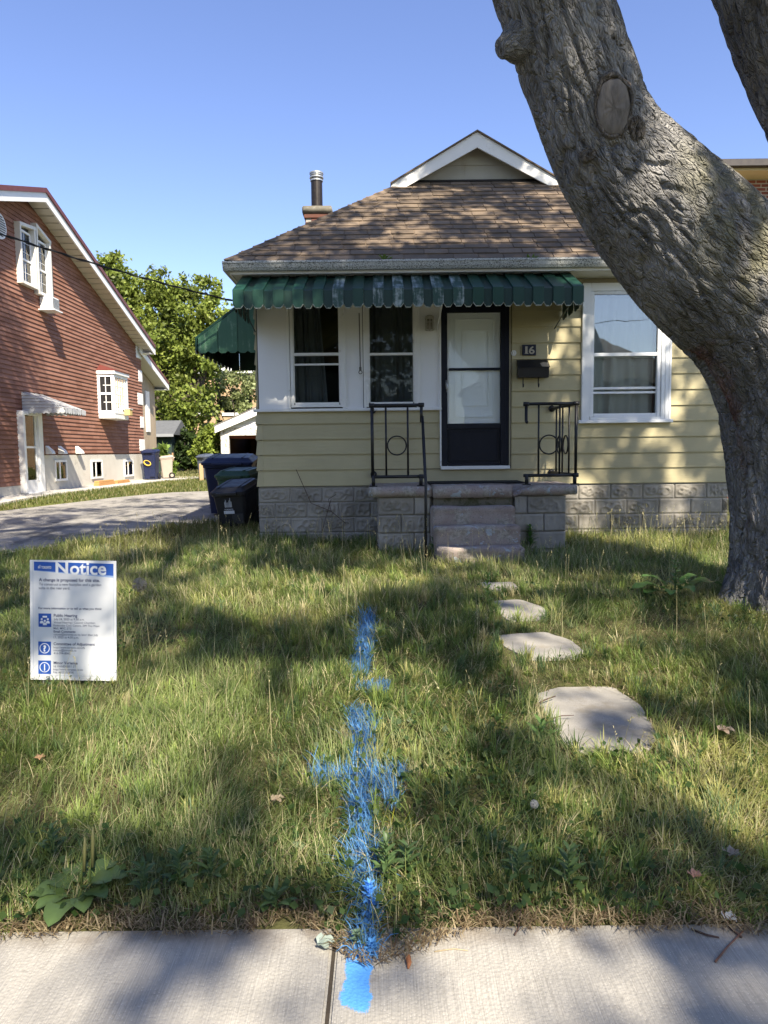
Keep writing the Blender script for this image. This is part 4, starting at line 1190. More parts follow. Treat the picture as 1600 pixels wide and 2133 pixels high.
tag(plate, 'small dark number plate reading 16 above the mailbox', 'number plate')
wd = nb[1] - nb[0]; hd = nb[3] - nb[2]
m_num = M('dull_brass_numeral', (0.40, 0.36, 0.27), 0.5, 0.2, 30, bump=0.05)
b = text_mb('1', nb[0] + wd*0.20, nb[0] + wd*0.37, nb[2] + hd*0.17, YF - 0.0445, 0.0, height=hd*0.66)
b.box(nb[0] + wd*0.17, nb[0] + wd*0.43, YF - 0.0465, YF - 0.0425, nb[2] + hd*0.15, nb[2] + hd*0.21); b.build('numeral', m_num, plate)
text_mb('6', nb[0] + wd*0.47, nb[0] + wd*0.89, nb[2] + hd*0.15, YF - 0.0445, 0.02, height=hd*0.70).build('numeral', m_num, plate)
bp = P(1070, 735.5, YF - 0.02)
bell = MB(); bell.tube(ring(bp.x, YF - 0.026, bp.z, 0.030), 0.007, 6, closed=True)
for a in range(6): bell.tube([(bp.x, YF - 0.026, bp.z), (bp.x + 0.034*math.cos(a*1.047), YF - 0.028, bp.z + 0.042*math.sin(a*1.047))], 0.006, 5)
bell.tube([(bp.x, YF - 0.018, bp.z), (bp.x, YF - 0.036, bp.z)], 0.012, 10)
tag(bell.build('doorbell', m_white), 'tiny white ornate doorbell at the right of the door frame', 'doorbell')
# jelly-jar lamp
lp = P(895, 672, YF - 0.10)
lamp = empty('wall_lamp', (lp.x, YF, lp.z - 0.1), 'white caged jar lamp on the panel left of the door', 'lamp')
m_lampw = M('aged_white_enamel', (0.40, 0.38, 0.33), 0.5, 0.15, 20, (0.25, 0.22, 0.18), 0.6, 0.8, 25, 0.1)
b = MB(); b.tube([(lp.x, YF - 0.004, lp.z + 0.06), (lp.x, YF - 0.03, lp.z + 0.06)], 0.045, 16); b.tube([(lp.x, YF - 0.03, lp.z + 0.07), (lp.x, YF - 0.10, lp.z + 0.085)], 0.02, 10); b.build('base', m_lampw, lamp)
b = MB(); b.tube([(lp.x, YF - 0.10, lp.z + 0.10), (lp.x, YF - 0.10, lp.z + 0.085), (lp.x, YF - 0.10, lp.z + 0.045)], [0.025, 0.058, 0.064], 16); b.build('lamp_cap', m_lampw, lamp)
MB().tube([(lp.x, YF - 0.10, lp.z + 0.045), (lp.x, YF - 0.10, lp.z - 0.075), (lp.x, YF - 0.10, lp.z - 0.095)], [0.044, 0.048, 0.03], 14).build('globe', M('frosted_jar', (0.22, 0.20, 0.17), 0.25, 0.1, bump=0), lamp, smooth=True)
b = MB()
for a in range(8):
    an = a * math.pi/4; cx_, cy_ = lp.x + 0.057*math.cos(an), YF - 0.10 + 0.057*math.sin(an)
    b.tube([(cx_, cy_, lp.z + 0.045), (cx_, cy_, lp.z - 0.10)], 0.0045, 5)
for z in (lp.z, lp.z - 0.1):
    b.tube([(lp.x + 0.057*math.cos(a), YF - 0.10 + 0.057*math.sin(a), z) for a in np.linspace(0, 6.283, 20, endpoint=False)], 0.0045, 5, closed=True)
b.build('cage', m_lampw, lamp)

# ================================================================== wheelie bins
def rrect(cx, cy, z, w, d, r, n=4):
    pts = []
    for sx_, sy_, a0 in ((1, 1, 0), (-1, 1, 90), (-1, -1, 180), (1, -1, 270)):
        for i in range(n + 1):
            a = R(a0 + 90 * i / n)
            pts.append(Vector((cx + sx_ * (w/2 - r) + r * math.cos(a), cy + sy_ * (d/2 - r) + r * math.sin(a), z)))
    return pts
def bin_(loc, rz, w, d, h, mat, label, lidmat=None, emblem=False, mark=False, lid_h=0.09, group=None, tilt=0.0, slope=0.10):
    """front faces -y in local space, wheels and handle at the back"""
    base = Vector(loc)
    o = empty('wheeled_bin', base, label, 'bin', group)
    SH = Matrix.Identity(4); SH[2][1] = slope
    Mb = Matrix.Translation(base) @ Matrix.Rotation(rz, 4, 'Z') @ Matrix.Rotation(tilt, 4, 'Y')
    Mx = Mb
    lidmat = lidmat or mat
    def shear_top(bb):
        bb.v = [(x_, y_, z_ + slope*y_*max(0.0, min(1.0, (z_ - h*0.4)/(h*0.46)))) for x_, y_, z_ in bb.v]; return bb
    b = MB(); b.loft([rrect(0, 0.02, 0.03, w*0.78, d*0.72, 0.05), rrect(0, 0.01, h*0.30, w*0.83, d*0.79, 0.05), rrect(0, 0, h*0.84, w*0.94, d*0.92, 0.05), rrect(0, 0, h*0.86, w, d, 0.06), rrect(0, 0, h*0.90, w, d, 0.06), rrect(0, 0, h*0.90, w*0.9, d*0.9, 0.06)]); shear_top(b).xf(Mx)
    b.build('body', mat, o, bevel=0.0)
    b = MB(); e = h * 0.905
    b.loft([rrect(0, 0, e, w*1.05, d*1.06, 0.06), rrect(0, 0, e + lid_h*0.35, w*1.06, d*1.07, 0.06), rrect(0, 0.01, e + lid_h*0.55, w*0.97, d*0.99, 0.06), rrect(0, 0.02, e + lid_h*0.95, w*0.85, d*0.84, 0.07), rrect(0, 0.03, e + lid_h, w*0.7, d*0.7, 0.07)])
    b.box(-w*0.30, w*0.30, -d*0.60, -d*0.53, e + 0.005, e + 0.035)
    b.xf(Mb @ SH); lid = b.build('lid', lidmat, o)
    for x in (-w*0.3, w*0.3): MB().box(x - 0.012, x + 0.012, -d*0.42, d*0.42, e + lid_h*0.93, e + lid_h*1.06).xf(Mb @ SH).build('lid_rib', lidmat, lid)
    b = MB(); b.tube([(-w*0.42, d*0.46, h*0.88), (-w*0.42, d*0.60, h*0.93), (w*0.42, d*0.60, h*0.93), (w*0.42, d*0.46, h*0.88)], 0.016, 8).xf(Mx); b.build('handle', mat, o)
    for s in (-1, 1):
        b = MB(); b.tube([(s*w*0.40, d*0.36, 0.115), (s*w*0.48, d*0.36, 0.115)], 0.115, 20).xf(Mx); wh = b.build('wheel', m_rubber, o)
        b = MB(); b.tube([(s*w*0.405, d*0.36, 0.115), (s*w*0.487, d*0.36, 0.115)], 0.06, 14).xf(Mx); b.build('hub', mat, wh)
    # moulded recess panel and ribs on the front
    b = MB(); yf = -d*0.455
    b.box(w*0.06, w*0.40, -d*0.43, -d*0.405, h*0.10, h*0.34)
    b.xf(Mx); b.build('recess_panel', mat, o, bevel=0.006)
    if emblem:
        m_em = M('white_print', (0.62, 0.64, 0.64), 0.6, 0.1, 60, None, bump=0)
        def fy(z): # front face of the body leans
            t = (z - h*0.30) / (h*0.54); return -(0.5*(d*0.79 + (d*0.92 - d*0.79)*t)) + 0.01*(1-t) - 0.024
        b = MB(); cx_ = -w*0.02; z0_ = h*0.50
        for dx_, wd_, hh, sl_ in ((-0.055, 0.012, 0.10, 0.012), (-0.037, 0.012, 0.13, -0.01), (-0.018, 0.009, 0.085, 0.0), (0.0, 0.009, 0.09, 0.0), (0.018, 0.010, 0.12, 0.010), (0.036, 0.012, 0.155, 0.022), (0.055, 0.010, 0.10, 0.0)):
            za, zc = z0_, z0_ + hh*0.9
            b.add([(cx_ + dx_ - wd_/2, fy(za), za), (cx_ + dx_ + wd_/2, fy(za), za), (cx_ + dx_ + wd_/2, fy(zc), zc + sl_), (cx_ + dx_ - wd_/2, fy(zc), zc - sl_)], [(0, 1, 2, 3)])
        za, zc = z0_ - 0.105, z0_ - 0.055
        b.add([(cx_ - 0.09, fy(za), za), (cx_ + 0.09, fy(za), za), (cx_ + 0.09, fy(zc), zc), (cx_ - 0.09, fy(zc), zc)], [(0, 1, 2, 3)])
        t_ = text_mb('TORONTO', cx_ - 0.075, cx_ + 0.075, z0_ - 0.045, fy(z0_ - 0.03) - 0.001, 0.02)
        b.add(t_.v, t_.f)
        b.xf(Mx); b.build('emblem', m_em, o)
    if mark:
        b = MB(); yf2 = -d*0.445
        pts = []
        for a in np.linspace(0, 6.283, 24, endpoint=False): pts.append((0.12*math.cos(a) - w*0.08, yf2 - 0.016 - 0.02*math.sin(a)*0, h*0.55 + 0.085*math.sin(a) - 0.03*math.cos(a)))
        b.tube(pts, [0.012 + 0.012*abs(math.cos(a*0.5 + 1)) for a in np.linspace(0, 6.283, 24, endpoint=False)], 6, closed=True)
        b.xf(Mx @ Matrix.Diagonal((1, 1, 1, 1))); b.build('paint_mark', M('yellow_spray', (0.62, 0.42, 0.06), 0.7, 0.2, 30, bump=0), o)
    return o
def plastic(name, c): return M(name, c, 0.45, 0.12, 4, tuple(x * 1.6 + 0.01 for x in c), 0.6, 0.85, 9, 0.12, 200, 0.002, spec=0.35)
m_bin_ch = plastic('charcoal_plastic', (0.022, 0.022, 0.024)); m_bin_nv = plastic('navy_plastic', (0.012, 0.018, 0.055)); m_bin_gr = plastic('green_plastic', (0.030, 0.075, 0.038))
m_bin_bg = plastic('beige_plastic', (0.36, 0.31, 0.26))
def gp(x, y): return Vector((x, y, zg(y) + 0.006))
bin_(gp(-2.36, 11.45), R(-14), 0.58, 0.62, 0.68, m_bin_ch, 'charcoal wheeled bin with a white city emblem beside the bungalow', emblem=True, lid_h=0.10, tilt=R(-3), slope=0.22, group='bins at the bungalow side')
bin_(gp(-2.50, 12.30), R(-12), 0.62, 0.62, 0.86, m_bin_gr, 'low green wheeled bin between the charcoal and the large navy bin', group='bins at the bungalow side', lid_h=0.11)
bin_(gp(-2.84, 13.25), R(3), 0.88, 0.92, 1.06, m_bin_nv, 'large navy blue wheeled bin behind the green bin', group='bins at the bungalow side', lid_h=0.12)

# ================================================================== stepping stones
def stone(outline, label, seed):
    """flat irregular slab let into the turf; outline in ground coordinates"""
    pts = []
    n = len(outline)
    for i in range(n):
        a, c = Vector((*outline[i], 0)), Vector((*outline[(i+1) % n], 0))
        m_ = max(2, int((c - a).length / 0.035))
        for k in range(m_): pts.append(a.lerp(c, k / m_))
    for _ in range(1): pts = [(pts[i-1] + pts[i]*2 + pts[(i+1) % len(pts)]) / 4 for i in range(len(pts))]
    cen = sum(pts, Vector((0, 0, 0))) / len(pts)
    rings = []
    for s_, z in ((1.0, -0.08), (1.0, -0.02), (0.998, 0.003), (0.99, 0.004), (0.80, 0.004), (0.5, 0.004), (0.2, 0.004)):
        rg_ = []
        for p in pts:
            d = p - cen; f = 1 + 0.03 * mnoise.noise(p * 9 + Vector((seed, 0, 0))) + 0.02 * mnoise.noise(p * 31)
            q = cen + d * (s_ * f)
            rg_.append(Vector((q.x, q.y, zg(q.y) + z + 0.001 * mnoise.noise(q * 14))))
        rings.append(rg_)
    o = MB().loft(rings).build('stepping_stone', m_stone, smooth=False)
    tag(o, label, 'paving stone', 'stepping stones of the front path')
    return o
def stone_mat():
    m, nt, b, out = new_mat('stepping_concrete'); k = NT(nt)
    p = k.pos()
    c = k.mix(k.step(k.noise(p, 6.0, 5.0), 0.3, 0.7), (0.33, 0.312, 0.278), (0.245, 0.232, 0.207))
    c = k.mix(k.step(k.noise(p, 220.0, 2.0), 0.5, 0.66), c, (0.24, 0.225, 0.20))
    c = k.mix(k.step(k.noise(p, 90.0, 3.0), 0.66, 0.74), c, (0.10, 0.085, 0.07))
    c = k.mix(k.math('MULTIPLY', k.step(k.noise(p, 4.0, 7.0, 0.72), 0.5, 0.68), 0.6), c, (0.20, 0.17, 0.12))
    k.put(b, 'Base Color', c); k.put(b, 'Roughness', 0.9); k.put(b, 'Normal', k.bump(k.noise(p, 240.0, 3.0), 0.4, 0.003))
    return m
m_stone = stone_mat()
STONES = []
for (px_, lab, sd) in (([(1118, 1450), (1165, 1434), (1275, 1434), (1330, 1470), (1362, 1528), (1352, 1558), (1215, 1568), (1182, 1548), (1140, 1490)], 'largest stepping stone nearest the sidewalk', 1),
                       ([(1040, 1324), (1135, 1318), (1185, 1334), (1212, 1355), (1203, 1372), (1110, 1374), (1055, 1348)], 'second stepping stone from the sidewalk', 2),
                       ([(1030, 1253), (1085, 1250), (1130, 1266), (1146, 1280), (1122, 1291), (1062, 1294), (1038, 1276)], 'third stepping stone from the sidewalk', 3),
                       ([(999, 1214), (1068, 1213), (1080, 1226), (1022, 1232)], 'farthest stepping stone below the porch steps', 4)):
    ol = [tuple(G(a, c)[:2]) for a, c in px_][::-1]
    oc = np.array(ol).mean(0); ol = [tuple(oc + (np.array(q_) - oc)*1.05) for q_ in ol]
    oa = np.array(ol); STONES.append((oa[:, 0].mean(), oa[:, 1].mean(), np.ptp(oa[:, 0])/2, np.ptp(oa[:, 1])/2, ol)); stone(ol, lab, sd)

# ================================================================== notice sign
m_signw = M('white_sign_board', (0.72, 0.735, 0.75), 0.4, 0.03, 3, None, bump=0.0)
m_blue = M('sign_blue_print', (0.025, 0.10, 0.42), 0.5, 0.03, bump=0)
m_pale = M('sign_pale_blue_print', (0.33, 0.45, 0.70), 0.5, 0.03, bump=0)
m_ink = M('sign_ink', (0.07, 0.085, 0.16), 0.5, 0.03, bump=0)
m_line = M('sign_border_grey', (0.40, 0.45, 0.55), 0.5, bump=0)
gs = G(153, 1423)
YS = gs.y
sl0, sr0 = P(62.5, 1416, YS), P(243.5, 1418, YS)
st0 = P(153, 1169, YS)
SWD = (sr0 - sl0).length; SHT = st0.z - (sl0.z + sr0.z)/2
sign = empty('notice_sign', (gs.x, YS, gs.z), 'white and blue public notice sign standing in the lawn at left', 'sign')
c0 = (sl0 + sr0) / 2
MS = Matrix.Translation(c0) @ Matrix.Rotation(R(1.15), 4, 'Y') @ Matrix.Rotation(R(-1.5), 4, 'Z') @ Matrix.Rotation(R(-3.0), 4, 'X')
def su(px): return ((px - 148) / (1362 - 148) - 0.5) * SWD
def sv(py): return (1 - (py - 120) / (1785 - 120)) * SHT
MB().box(-SWD/2, SWD/2, 0.0, 0.006, 0, SHT).xf(MS).build('board', m_signw, sign, bevel=0.0)
def flat(poly, mat, y=-0.0008, name='print'):
    b = MB(); b.add([(su(a), y, sv(c)) for a, c in poly], [tuple(range(len(poly)))[::-1]]); b.xf(MS)
    return b.build(name, mat, sign)
flat([(207, 255), (1325, 322), (1325, 352), (207, 268)], m_pale, -0.0006)
flat([(207, 142), (1325, 160), (1325, 325), (207, 262)], m_blue)
b = MB()
for (a, c, e, f) in ((190, 130, 194, 1725), (1322, 160, 1326, 1762), (190, 1722, 1326, 1726)):
    b.add([(su(a), -0.0004, sv(c)), (su(e), -0.0004, sv(c)), (su(e), -0.0004, sv(f)), (su(a), -0.0004, sv(f))], [(0, 3, 2, 1)])
b.xf(MS).build('border', m_line, sign)
def line(txt, x0, x1, y, mat=m_ink, bold=0.0, dep=-0.0012, tilt=0.0, height=None):
    b = text_mb(txt, su(x0), su(x1), sv(y), dep, bold, height=height)
    b.xf(MS); return b.build('lettering', mat, sign)
m_wtxt = M('sign_white_print', (0.78, 0.80, 0.82), 0.5, bump=0)
line('N', 512, 690, 298, m_wtxt, 0.03, -0.0016, height=(298 - 148) / (1785 - 120) * SHT)
line('otice', 715, 1225, 312, m_wtxt, 0.022, -0.0016)
line('TORONTO', 312, 452, 238, m_wtxt, 0.03, -0.0016, height=36 / 1665 * SHT)
b = MB()
for (a, c, e, f) in ((266, 200, 274, 235), (278, 196, 284, 235), (290, 184, 298, 235)):
    b.add([(su(a), -0.0016, sv(f)), (su(e), -0.0016, sv(f)), (su(e), -0.0016, sv(c)), (su(a), -0.0016, sv(c + 6))], [(0, 1, 2, 3)])
b.xf(MS).build('city_mark', m_wtxt, sign)
for (t, x0_, x1_, y_, bd) in (('A change is proposed for this site.', 277, 1133, 412, 1), ('To construct a new fourplex and a garden', 277, 1153, 470, 0), ('suite in the rear yard.', 273, 715, 522, 0),
        ('For more information or to tell us what you think:', 268, 1160, 800, 1), ('Public Hearing', 483, 815, 903, 1), ('July 24, 2025 at 9:30 a.m.', 483, 915, 950, 0),
        ('Virtual Hearing / Council Chamber,', 480, 1072, 995, 0), ('Etobicoke Civic Centre, 399 The West', 480, 1128, 1037, 0), ('Mall, M9C 2Y2', 480, 730, 1077, 0),
        ('Email Comments', 480, 788, 1123, 1), ('coa.ey@toronto.ca no later than July', 480, 1105, 1162, 0), ('17, 2025 at 4:30 p.m.', 480, 835, 1203, 0),
        ('Committee of Adjustment', 478, 1062, 1298, 1), ('http://www.toronto.ca/cofa', 478, 920, 1343, 0), ('coa.ey@toronto.ca', 478, 800, 1382, 0), ('416-394-8060', 478, 713, 1425, 0),
        ('Minor Variance', 478, 818, 1563, 1), ('16 VANEVERY ST', 478, 795, 1608, 0), ('http://www.toronto.ca/aic', 473, 893, 1650, 0), ('File: A0232/25EYK', 473, 765, 1690, 0)):
    line(t, x0_, x1_, y_, m_ink, 0.022 if bd else 0.004)
for (a, c, e, f) in ((267, 860, 447, 1047), (262, 1250, 442, 1438), (260, 1515, 440, 1703)):
    flat([(a, c), (e, c), (e, f), (a, f)], m_blue, -0.0008, 'icon')
    cx_, cz_ = su((a + e)/2), sv((c + f)/2); rr_ = su(e) - cx_
    b = MB()
    def disc(x, z, r, y=-0.0016, n=18, half=False, inner=0.0):
        if inner:
            p0 = [(x + r*math.cos(t), y, z + r*math.sin(t)) for t in np.linspace(0, 6.2832, n, endpoint=False)]; p1 = [(x + inner*math.cos(t), y, z + inner*math.sin(t)) for t in np.linspace(0, 6.2832, n, endpoint=False)]
            b.add(p0 + p1, [(i, (i+1) % n, n + (i+1) % n, n + i) for i in range(n)])
        else:
            e_ = 3.1416 if half else 6.2832
            b.add([(x + r*math.cos(t), y, z + r*math.sin(t)) for t in np.linspace(0, e_, n, endpoint=half)], [tuple(range(n))])
    if c == 860:
        for dx_, dz_ in ((-0.48, 0.02), (0.48, 0.02), (0.0, -0.25)):
            disc(cx_ + dx_*rr_, cz_ + dz_*rr_ + 0.15*rr_, 0.16*rr_); 
            disc(cx_ + dx_*rr_, cz_ + dz_*rr_ - 0.40*rr_, 0.30*rr_, half=True); b.add([(cx_ + (dx_-.3)*rr_, -.0016, cz_ + (dz_-.52)*rr_), (cx_ + (dx_+.3)*rr_, -.0016, cz_ + (dz_-.52)*rr_), (cx_ + (dx_+.3)*rr_, -.0016, cz_ + (dz_-.40)*rr_), (cx_ + (dx_-.3)*rr_, -.0016, cz_ + (dz_-.40)*rr_)], [(0, 1, 2, 3)])
        b.add([(cx_ - .35*rr_, -.0016, cz_ + .42*rr_), (cx_ + .35*rr_, -.0016, cz_ + .42*rr_), (cx_ + .35*rr_, -.0016, cz_ + .68*rr_), (cx_ - .35*rr_, -.0016, cz_ + .68*rr_)], [(0, 1, 2, 3)])
    else:
        disc(cx_, cz_, 0.80*rr_, inner=0.68*rr_, n=32)
        t_ = text_mb('?' if c == 1250 else 'i', cx_ - (0.24 if c == 1250 else 0.09)*rr_, cx_ + (0.24 if c == 1250 else 0.09)*rr_, cz_ - 0.45*rr_, -0.0016, 0.05, height=0.95*rr_)
        b.add(t_.v, t_.f)
    b.xf(MS); b.build('icon_symbol', m_wtxt, sign)
for x in (-SWD*0.36, SWD*0.36):
    b = MB(); b.tube([(x, 0.012, SHT*0.3), (x, 0.012, -0.02), (x, 0.014, -0.16)], 0.004, 6).xf(MS); b.build('wire_leg', m_galv, sign)

# ================================================================== red-brown house on the left
XB = -9.0
m_red = None
def redboard_mat():
    m, nt, b, out = new_mat('red_brown_siding'); k = NT(nt)
    x, y, z = k.sep(k.pos())
    seg = k.n('TexWhiteNoise', {'Vector': k.comb(k.math('FLOOR', k.math('ADD', k.math('MULTIPLY', y, 2.2), k.math('MULTIPLY', k.rnd(), 7.0))), k.math('MULTIPLY', k.rnd(), 91.0), 0.0)}, noise_dimensions='3D').outputs['Value']
    c = k.mix(seg, (0.225, 0.105, 0.070), (0.315, 0.16, 0.113))
    c = k.hsv(c, k.math('ADD', k.math('MULTIPLY', k.noise(k.pos(), 4.0, 6.0, 0.7), 0.5), 0.75))
    k.put(b, 'Base Color', c); k.put(b, 'Roughness', 0.8); k.put(b, 'Specular IOR Level', 0.2)
    k.put(b, 'Normal', k.bump(k.noise(k.scale(k.pos(), 20, 20, 120), 1.0, 4.0), 0.3, 0.006))
    return m
m_red = redboard_mat()
m_rooftrim = M('maroon_roof_edge', (0.13, 0.035, 0.028), 0.5, 0.1, bump=0.05)
m_rooftop = M('maroon_shingles', (0.11, 0.05, 0.04), 0.9, 0.3, 8, bump=0.5, bs=30, bd=0.02)
m_fasc = M('bright_white_fascia', (0.78, 0.78, 0.77), 0.4, 0.04, bump=0.02)
m_soff = M('cream_soffit_panel', (0.60, 0.58, 0.52), 0.5, 0.06, 3, bump=0.05, rnd=0.05)
m_found2 = M('pale_poured_concrete', (0.56, 0.535, 0.47), 0.9, 0.14, 1.6, (0.36, 0.335, 0.28), 0.60, 0.80, 3.5, 0.3, 60, 0.006)
redh = empty('red_brown_house', (XB, 18, GZ1), 'two-storey house clad in red-brown boards with white trim left of the driveway', 'house')
ZB0 = GZ1; Ya = W(93, 390, XB + 0.45).y
zrk = W(93, 392, XB + 0.45).z               # top of the rake at the apex
pE = W(320, 718, XB + 0.45)
SLB = (zrk - pE.z) / (pE.y - Ya)
YBE = W(303, 1000, XB).y                     # far corner of the wall
zft = W(200, 947, XB).z
zft_n = W(30, 1012, XB).z
Ydoor0, Ydoor1 = W(56, 1000, XB).y, W(97, 1000, XB).y
ztopw = lambda y: zrk - 0.28 - abs(y - Ya) * SLB
mb = MB(); mb.prism([(XB - 0.03, 10.0, ZB0 - 0.3), (XB - 0.03, YBE, ZB0 - 0.3), (XB - 0.03, YBE, ztopw(YBE)), (XB - 0.03, Ya, ztopw(Ya)), (XB - 0.03, 10.0, ztopw(10.0))], (-9.5, 0, 0))
mb.build('wall', m_red, redh)
fo = MB(); fo.box(XB - 0.028, XB + 0.012, Ydoor1 - 0.3, YBE + 0.02, ZB0 - 0.1, zft); fo.box(XB - 0.028, XB + 0.010, 10.0, Ydoor0 + 0.1, ZB0 - 0.1, zft_n)
fo.box(XB - 9.0, XB - 0.03, YBE + 0.001, YBE + 0.02, ZB0 - 0.1, zft)
fou2 = fo.build('foundation', m_found2, redh)
dzb = 0.112; z = zft_n; i = 0
while z < zrk - 0.5:
    y1 = min(YBE, Ya + (zrk - 0.28 - z) / SLB); y0 = max(10.0, Ya - (zrk - 0.28 - z) / SLB)
    if z < zft - 0.03: y1 = Ydoor0 + 0.1
    if y1 > y0 + 0.1:
        y1t = min(y1, Ya + (zrk - 0.28 - z - dzb) / SLB); y0t = max(y0, Ya - (zrk - 0.28 - z - dzb) / SLB)
        b = MB()
        b.add([(XB + 0.018, y0, z), (XB + 0.018, y1, z), (XB + 0.018, y1, z + 0.012), (XB + 0.018, y0, z + 0.012), (XB - 0.004, y1t, z + dzb), (XB - 0.004, y0t, z + dzb), (XB - 0.029, y0, z), (XB - 0.029, y1, z)],
              [(0, 1, 2, 3), (3, 2, 4, 5), (6, 7, 1, 0), (7, 4, 2, 1), (0, 3, 5, 6)])
        b.build('siding_board', m_red, redh)
    z += dzb; i += 1
# quoins at the far corner
zq = zft + 0.12; kq = 0
while zq < ztopw(YBE) - 0.1:
    MB().box(XB - 0.1, XB + 0.03, YBE - (0.52 if kq % 2 == 0 else 0.34), YBE + 0.03, zq, zq + 0.42).build('quoin', m_fasc, redh, bevel=0.01)
    zq += 0.85; kq += 1
# roof
rf = MB(); XO = XB + 0.45
yl, yr = 9.0, pE.y + 0.05
zl2, zr2 = zrk - (Ya - yl) * SLB, zrk - (yr - Ya) * SLB
rf.prism([(XO, yl, zl2), (XO, Ya, zrk), (XO, yr, zr2), (XO, yr, zr2 - 0.10), (XO, Ya, zrk - 0.10), (XO, yl, zl2 - 0.10)][::-1], (-10.4, 0, 0))
roofB = rf.build('roof', m_rooftop, redh)
for (ya_, za_, yb_, zb2) in ((yl, zl2, Ya, zrk), (Ya, zrk, yr, zr2)):
    b = MB(); b.prism([(XO + 0.002, ya_, za_ + 0.012), (XO + 0.002, ya_, za_ - 0.11), (XO + 0.002, yb_, zb2 - 0.11), (XO + 0.002, yb_, zb2 + 0.012)], (0.05, 0, 0)); b.build('drip_edge', m_rooftrim, roofB)
    b = MB(); b.prism([(XO - 0.03, ya_, za_ - 0.112), (XO - 0.03, ya_, za_ - 0.34), (XO - 0.03, yb_, zb2 - 0.34), (XO - 0.03, yb_, zb2 - 0.112)], (0.045, 0, 0)); b.build('rake_board', m_fasc, roofB)
b = MB(); b.box(XO - 10, XO + 0.03, yr - 0.002, yr + 0.03, zr2 - 0.34, zr2 - 0.0); b.box(XO - 10, XO - 0.031, yr - 0.4, yr - 0.003, zr2 - 0.345, zr2 - 0.325); b.build('eave_fascia', m_fasc, roofB)
SAB = math.atan(SLB)
pw = 0.30
q = MB().box(0, 0.41, 0, pw - 0.035, -0.012, 0.012); spm = bpy.data.meshes.new('soffit_panel'); spm.from_pydata(q.v, [], q.f); spm.materials.append(m_soff)
for i in range(int((yr - Ya) / math.cos(SAB) / pw)):
    s = i * pw
    inst('soffit_panel', spm, (XB + 0.005, Ya + s * math.cos(SAB), zrk - 0.315 - s * math.sin(SAB)), roofB, rot=(-SAB, 0, 0))
for i in range(6):
    s = (i + 1) * pw
    inst('soffit_panel', spm, (XB + 0.005, Ya - s * math.cos(SAB), zrk - 0.315 - s * math.sin(SAB)), roofB, rot=(SAB, 0, 0))
# slot windows with deep white surrounds
m_cream = M('cream_window_surround', (0.68, 0.66, 0.60), 0.5, 0.05, bump=0.03)
def slot(y0, y1, z0, z1a, z1b, lab_ac=False):
    d0, d1 = XB + 0.0, XB + 0.15; t = 0.07
    b = MB()
    b.hexa([(d0, y0, z0), (d1, y0, z0), (d1, y0 + t, z0), (d0, y0 + t, z0)], [(d0, y0, z1a), (d1, y0, z1a), (d1, y0 + t, z1a), (d0, y0 + t, z1a)])
    b.hexa([(d0, y1 - t, z0), (d1, y1 - t, z0), (d1, y1, z0), (d0, y1, z0)], [(d0, y1 - t, z1b), (d1, y1 - t, z1b), (d1, y1, z1b), (d0, y1, z1b)])
    b.hexa([(d0, y0 + t + .001, z0), (d1, y0 + t + .001, z0), (d1, y1 - t - .001, z0), (d0, y1 - t - .001, z0)], [(d0, y0 + t + .001, z0 + t), (d1 - .01, y0 + t + .001, z0 + t), (d1 - .01, y1 - t - .001, z0 + t), (d0, y1 - t - .001, z0 + t)])
    b.hexa([(d0, y0 - .01, z1a - t), (d1 + .01, y0 - .01, z1a - t), (d1 + .01, y1 + .01, z1b - t), (d0, y1 + .01, z1b - t)], [(d0, y0 - .01, z1a + .01), (d1 + .01, y0 - .01, z1a + .01), (d1 + .01, y1 + .01, z1b + .01), (d0, y1 + .01, z1b + .01)])
    w = b.build('window', m_cream, redh)
    zt = min(z1a, z1b) - t - 0.05; ya_, yb_ = y0 + t + 0.02, y1 - t - 0.02
    MB().box(XB + 0.024, XB + 0.030, ya_, yb_, z0 + t, max(z1a, z1b) - t - 0.04).build('pane', m_glass, w)
    MB().box(XB + 0.019, XB + 0.0235, ya_, yb_, z0 + t, zt).build('curtain', M('slot_dark', (0.12, 0.12, 0.13), 0.8, bump=0), w)
    b = MB(); zm = z0 + (zt - z0) * 0.48
    for zz_ in (z0 + t + 0.02, zm, zt): b.box(XB + 0.03, XB + 0.055, ya_, yb_, zz_ - 0.025, zz_ + 0.025)
    for yy_ in (ya_, yb_): b.box(XB + 0.0305, XB + 0.052, yy_ - 0.03, yy_ + 0.03, z0 + t, zt)
    b.build('sash', m_fasc, w)
    b = MB(); ym = (ya_ + yb_)/2; b.box(XB + 0.031, XB + 0.036, ym - 0.006, ym + 0.006, z0 + t, zt)
    for f in (0.25, 0.62, 0.8): zz_ = z0 + (zt - z0)*f; b.box(XB + 0.0315, XB + 0.0365, ya_, yb_, zz_ - 0.006, zz_ + 0.006)
    b.build('muntin', m_fasc, w)
    return w
XS = XB + 0.15
a0, a1 = W(44, 520, XS), W(76, 520, XS)
slot(a0.y, a1.y, W(47, 588, XS).z, W(43, 463, XS).z, W(72, 463, XS).z - 0.12)
b0, b1 = W(79, 540, XS), W(107.5, 540, XS)
zBb = W(84, 612, XS).z
slot(b0.y, b1.y, zBb, W(78, 467, XS).z, W(105, 503, XS).z)
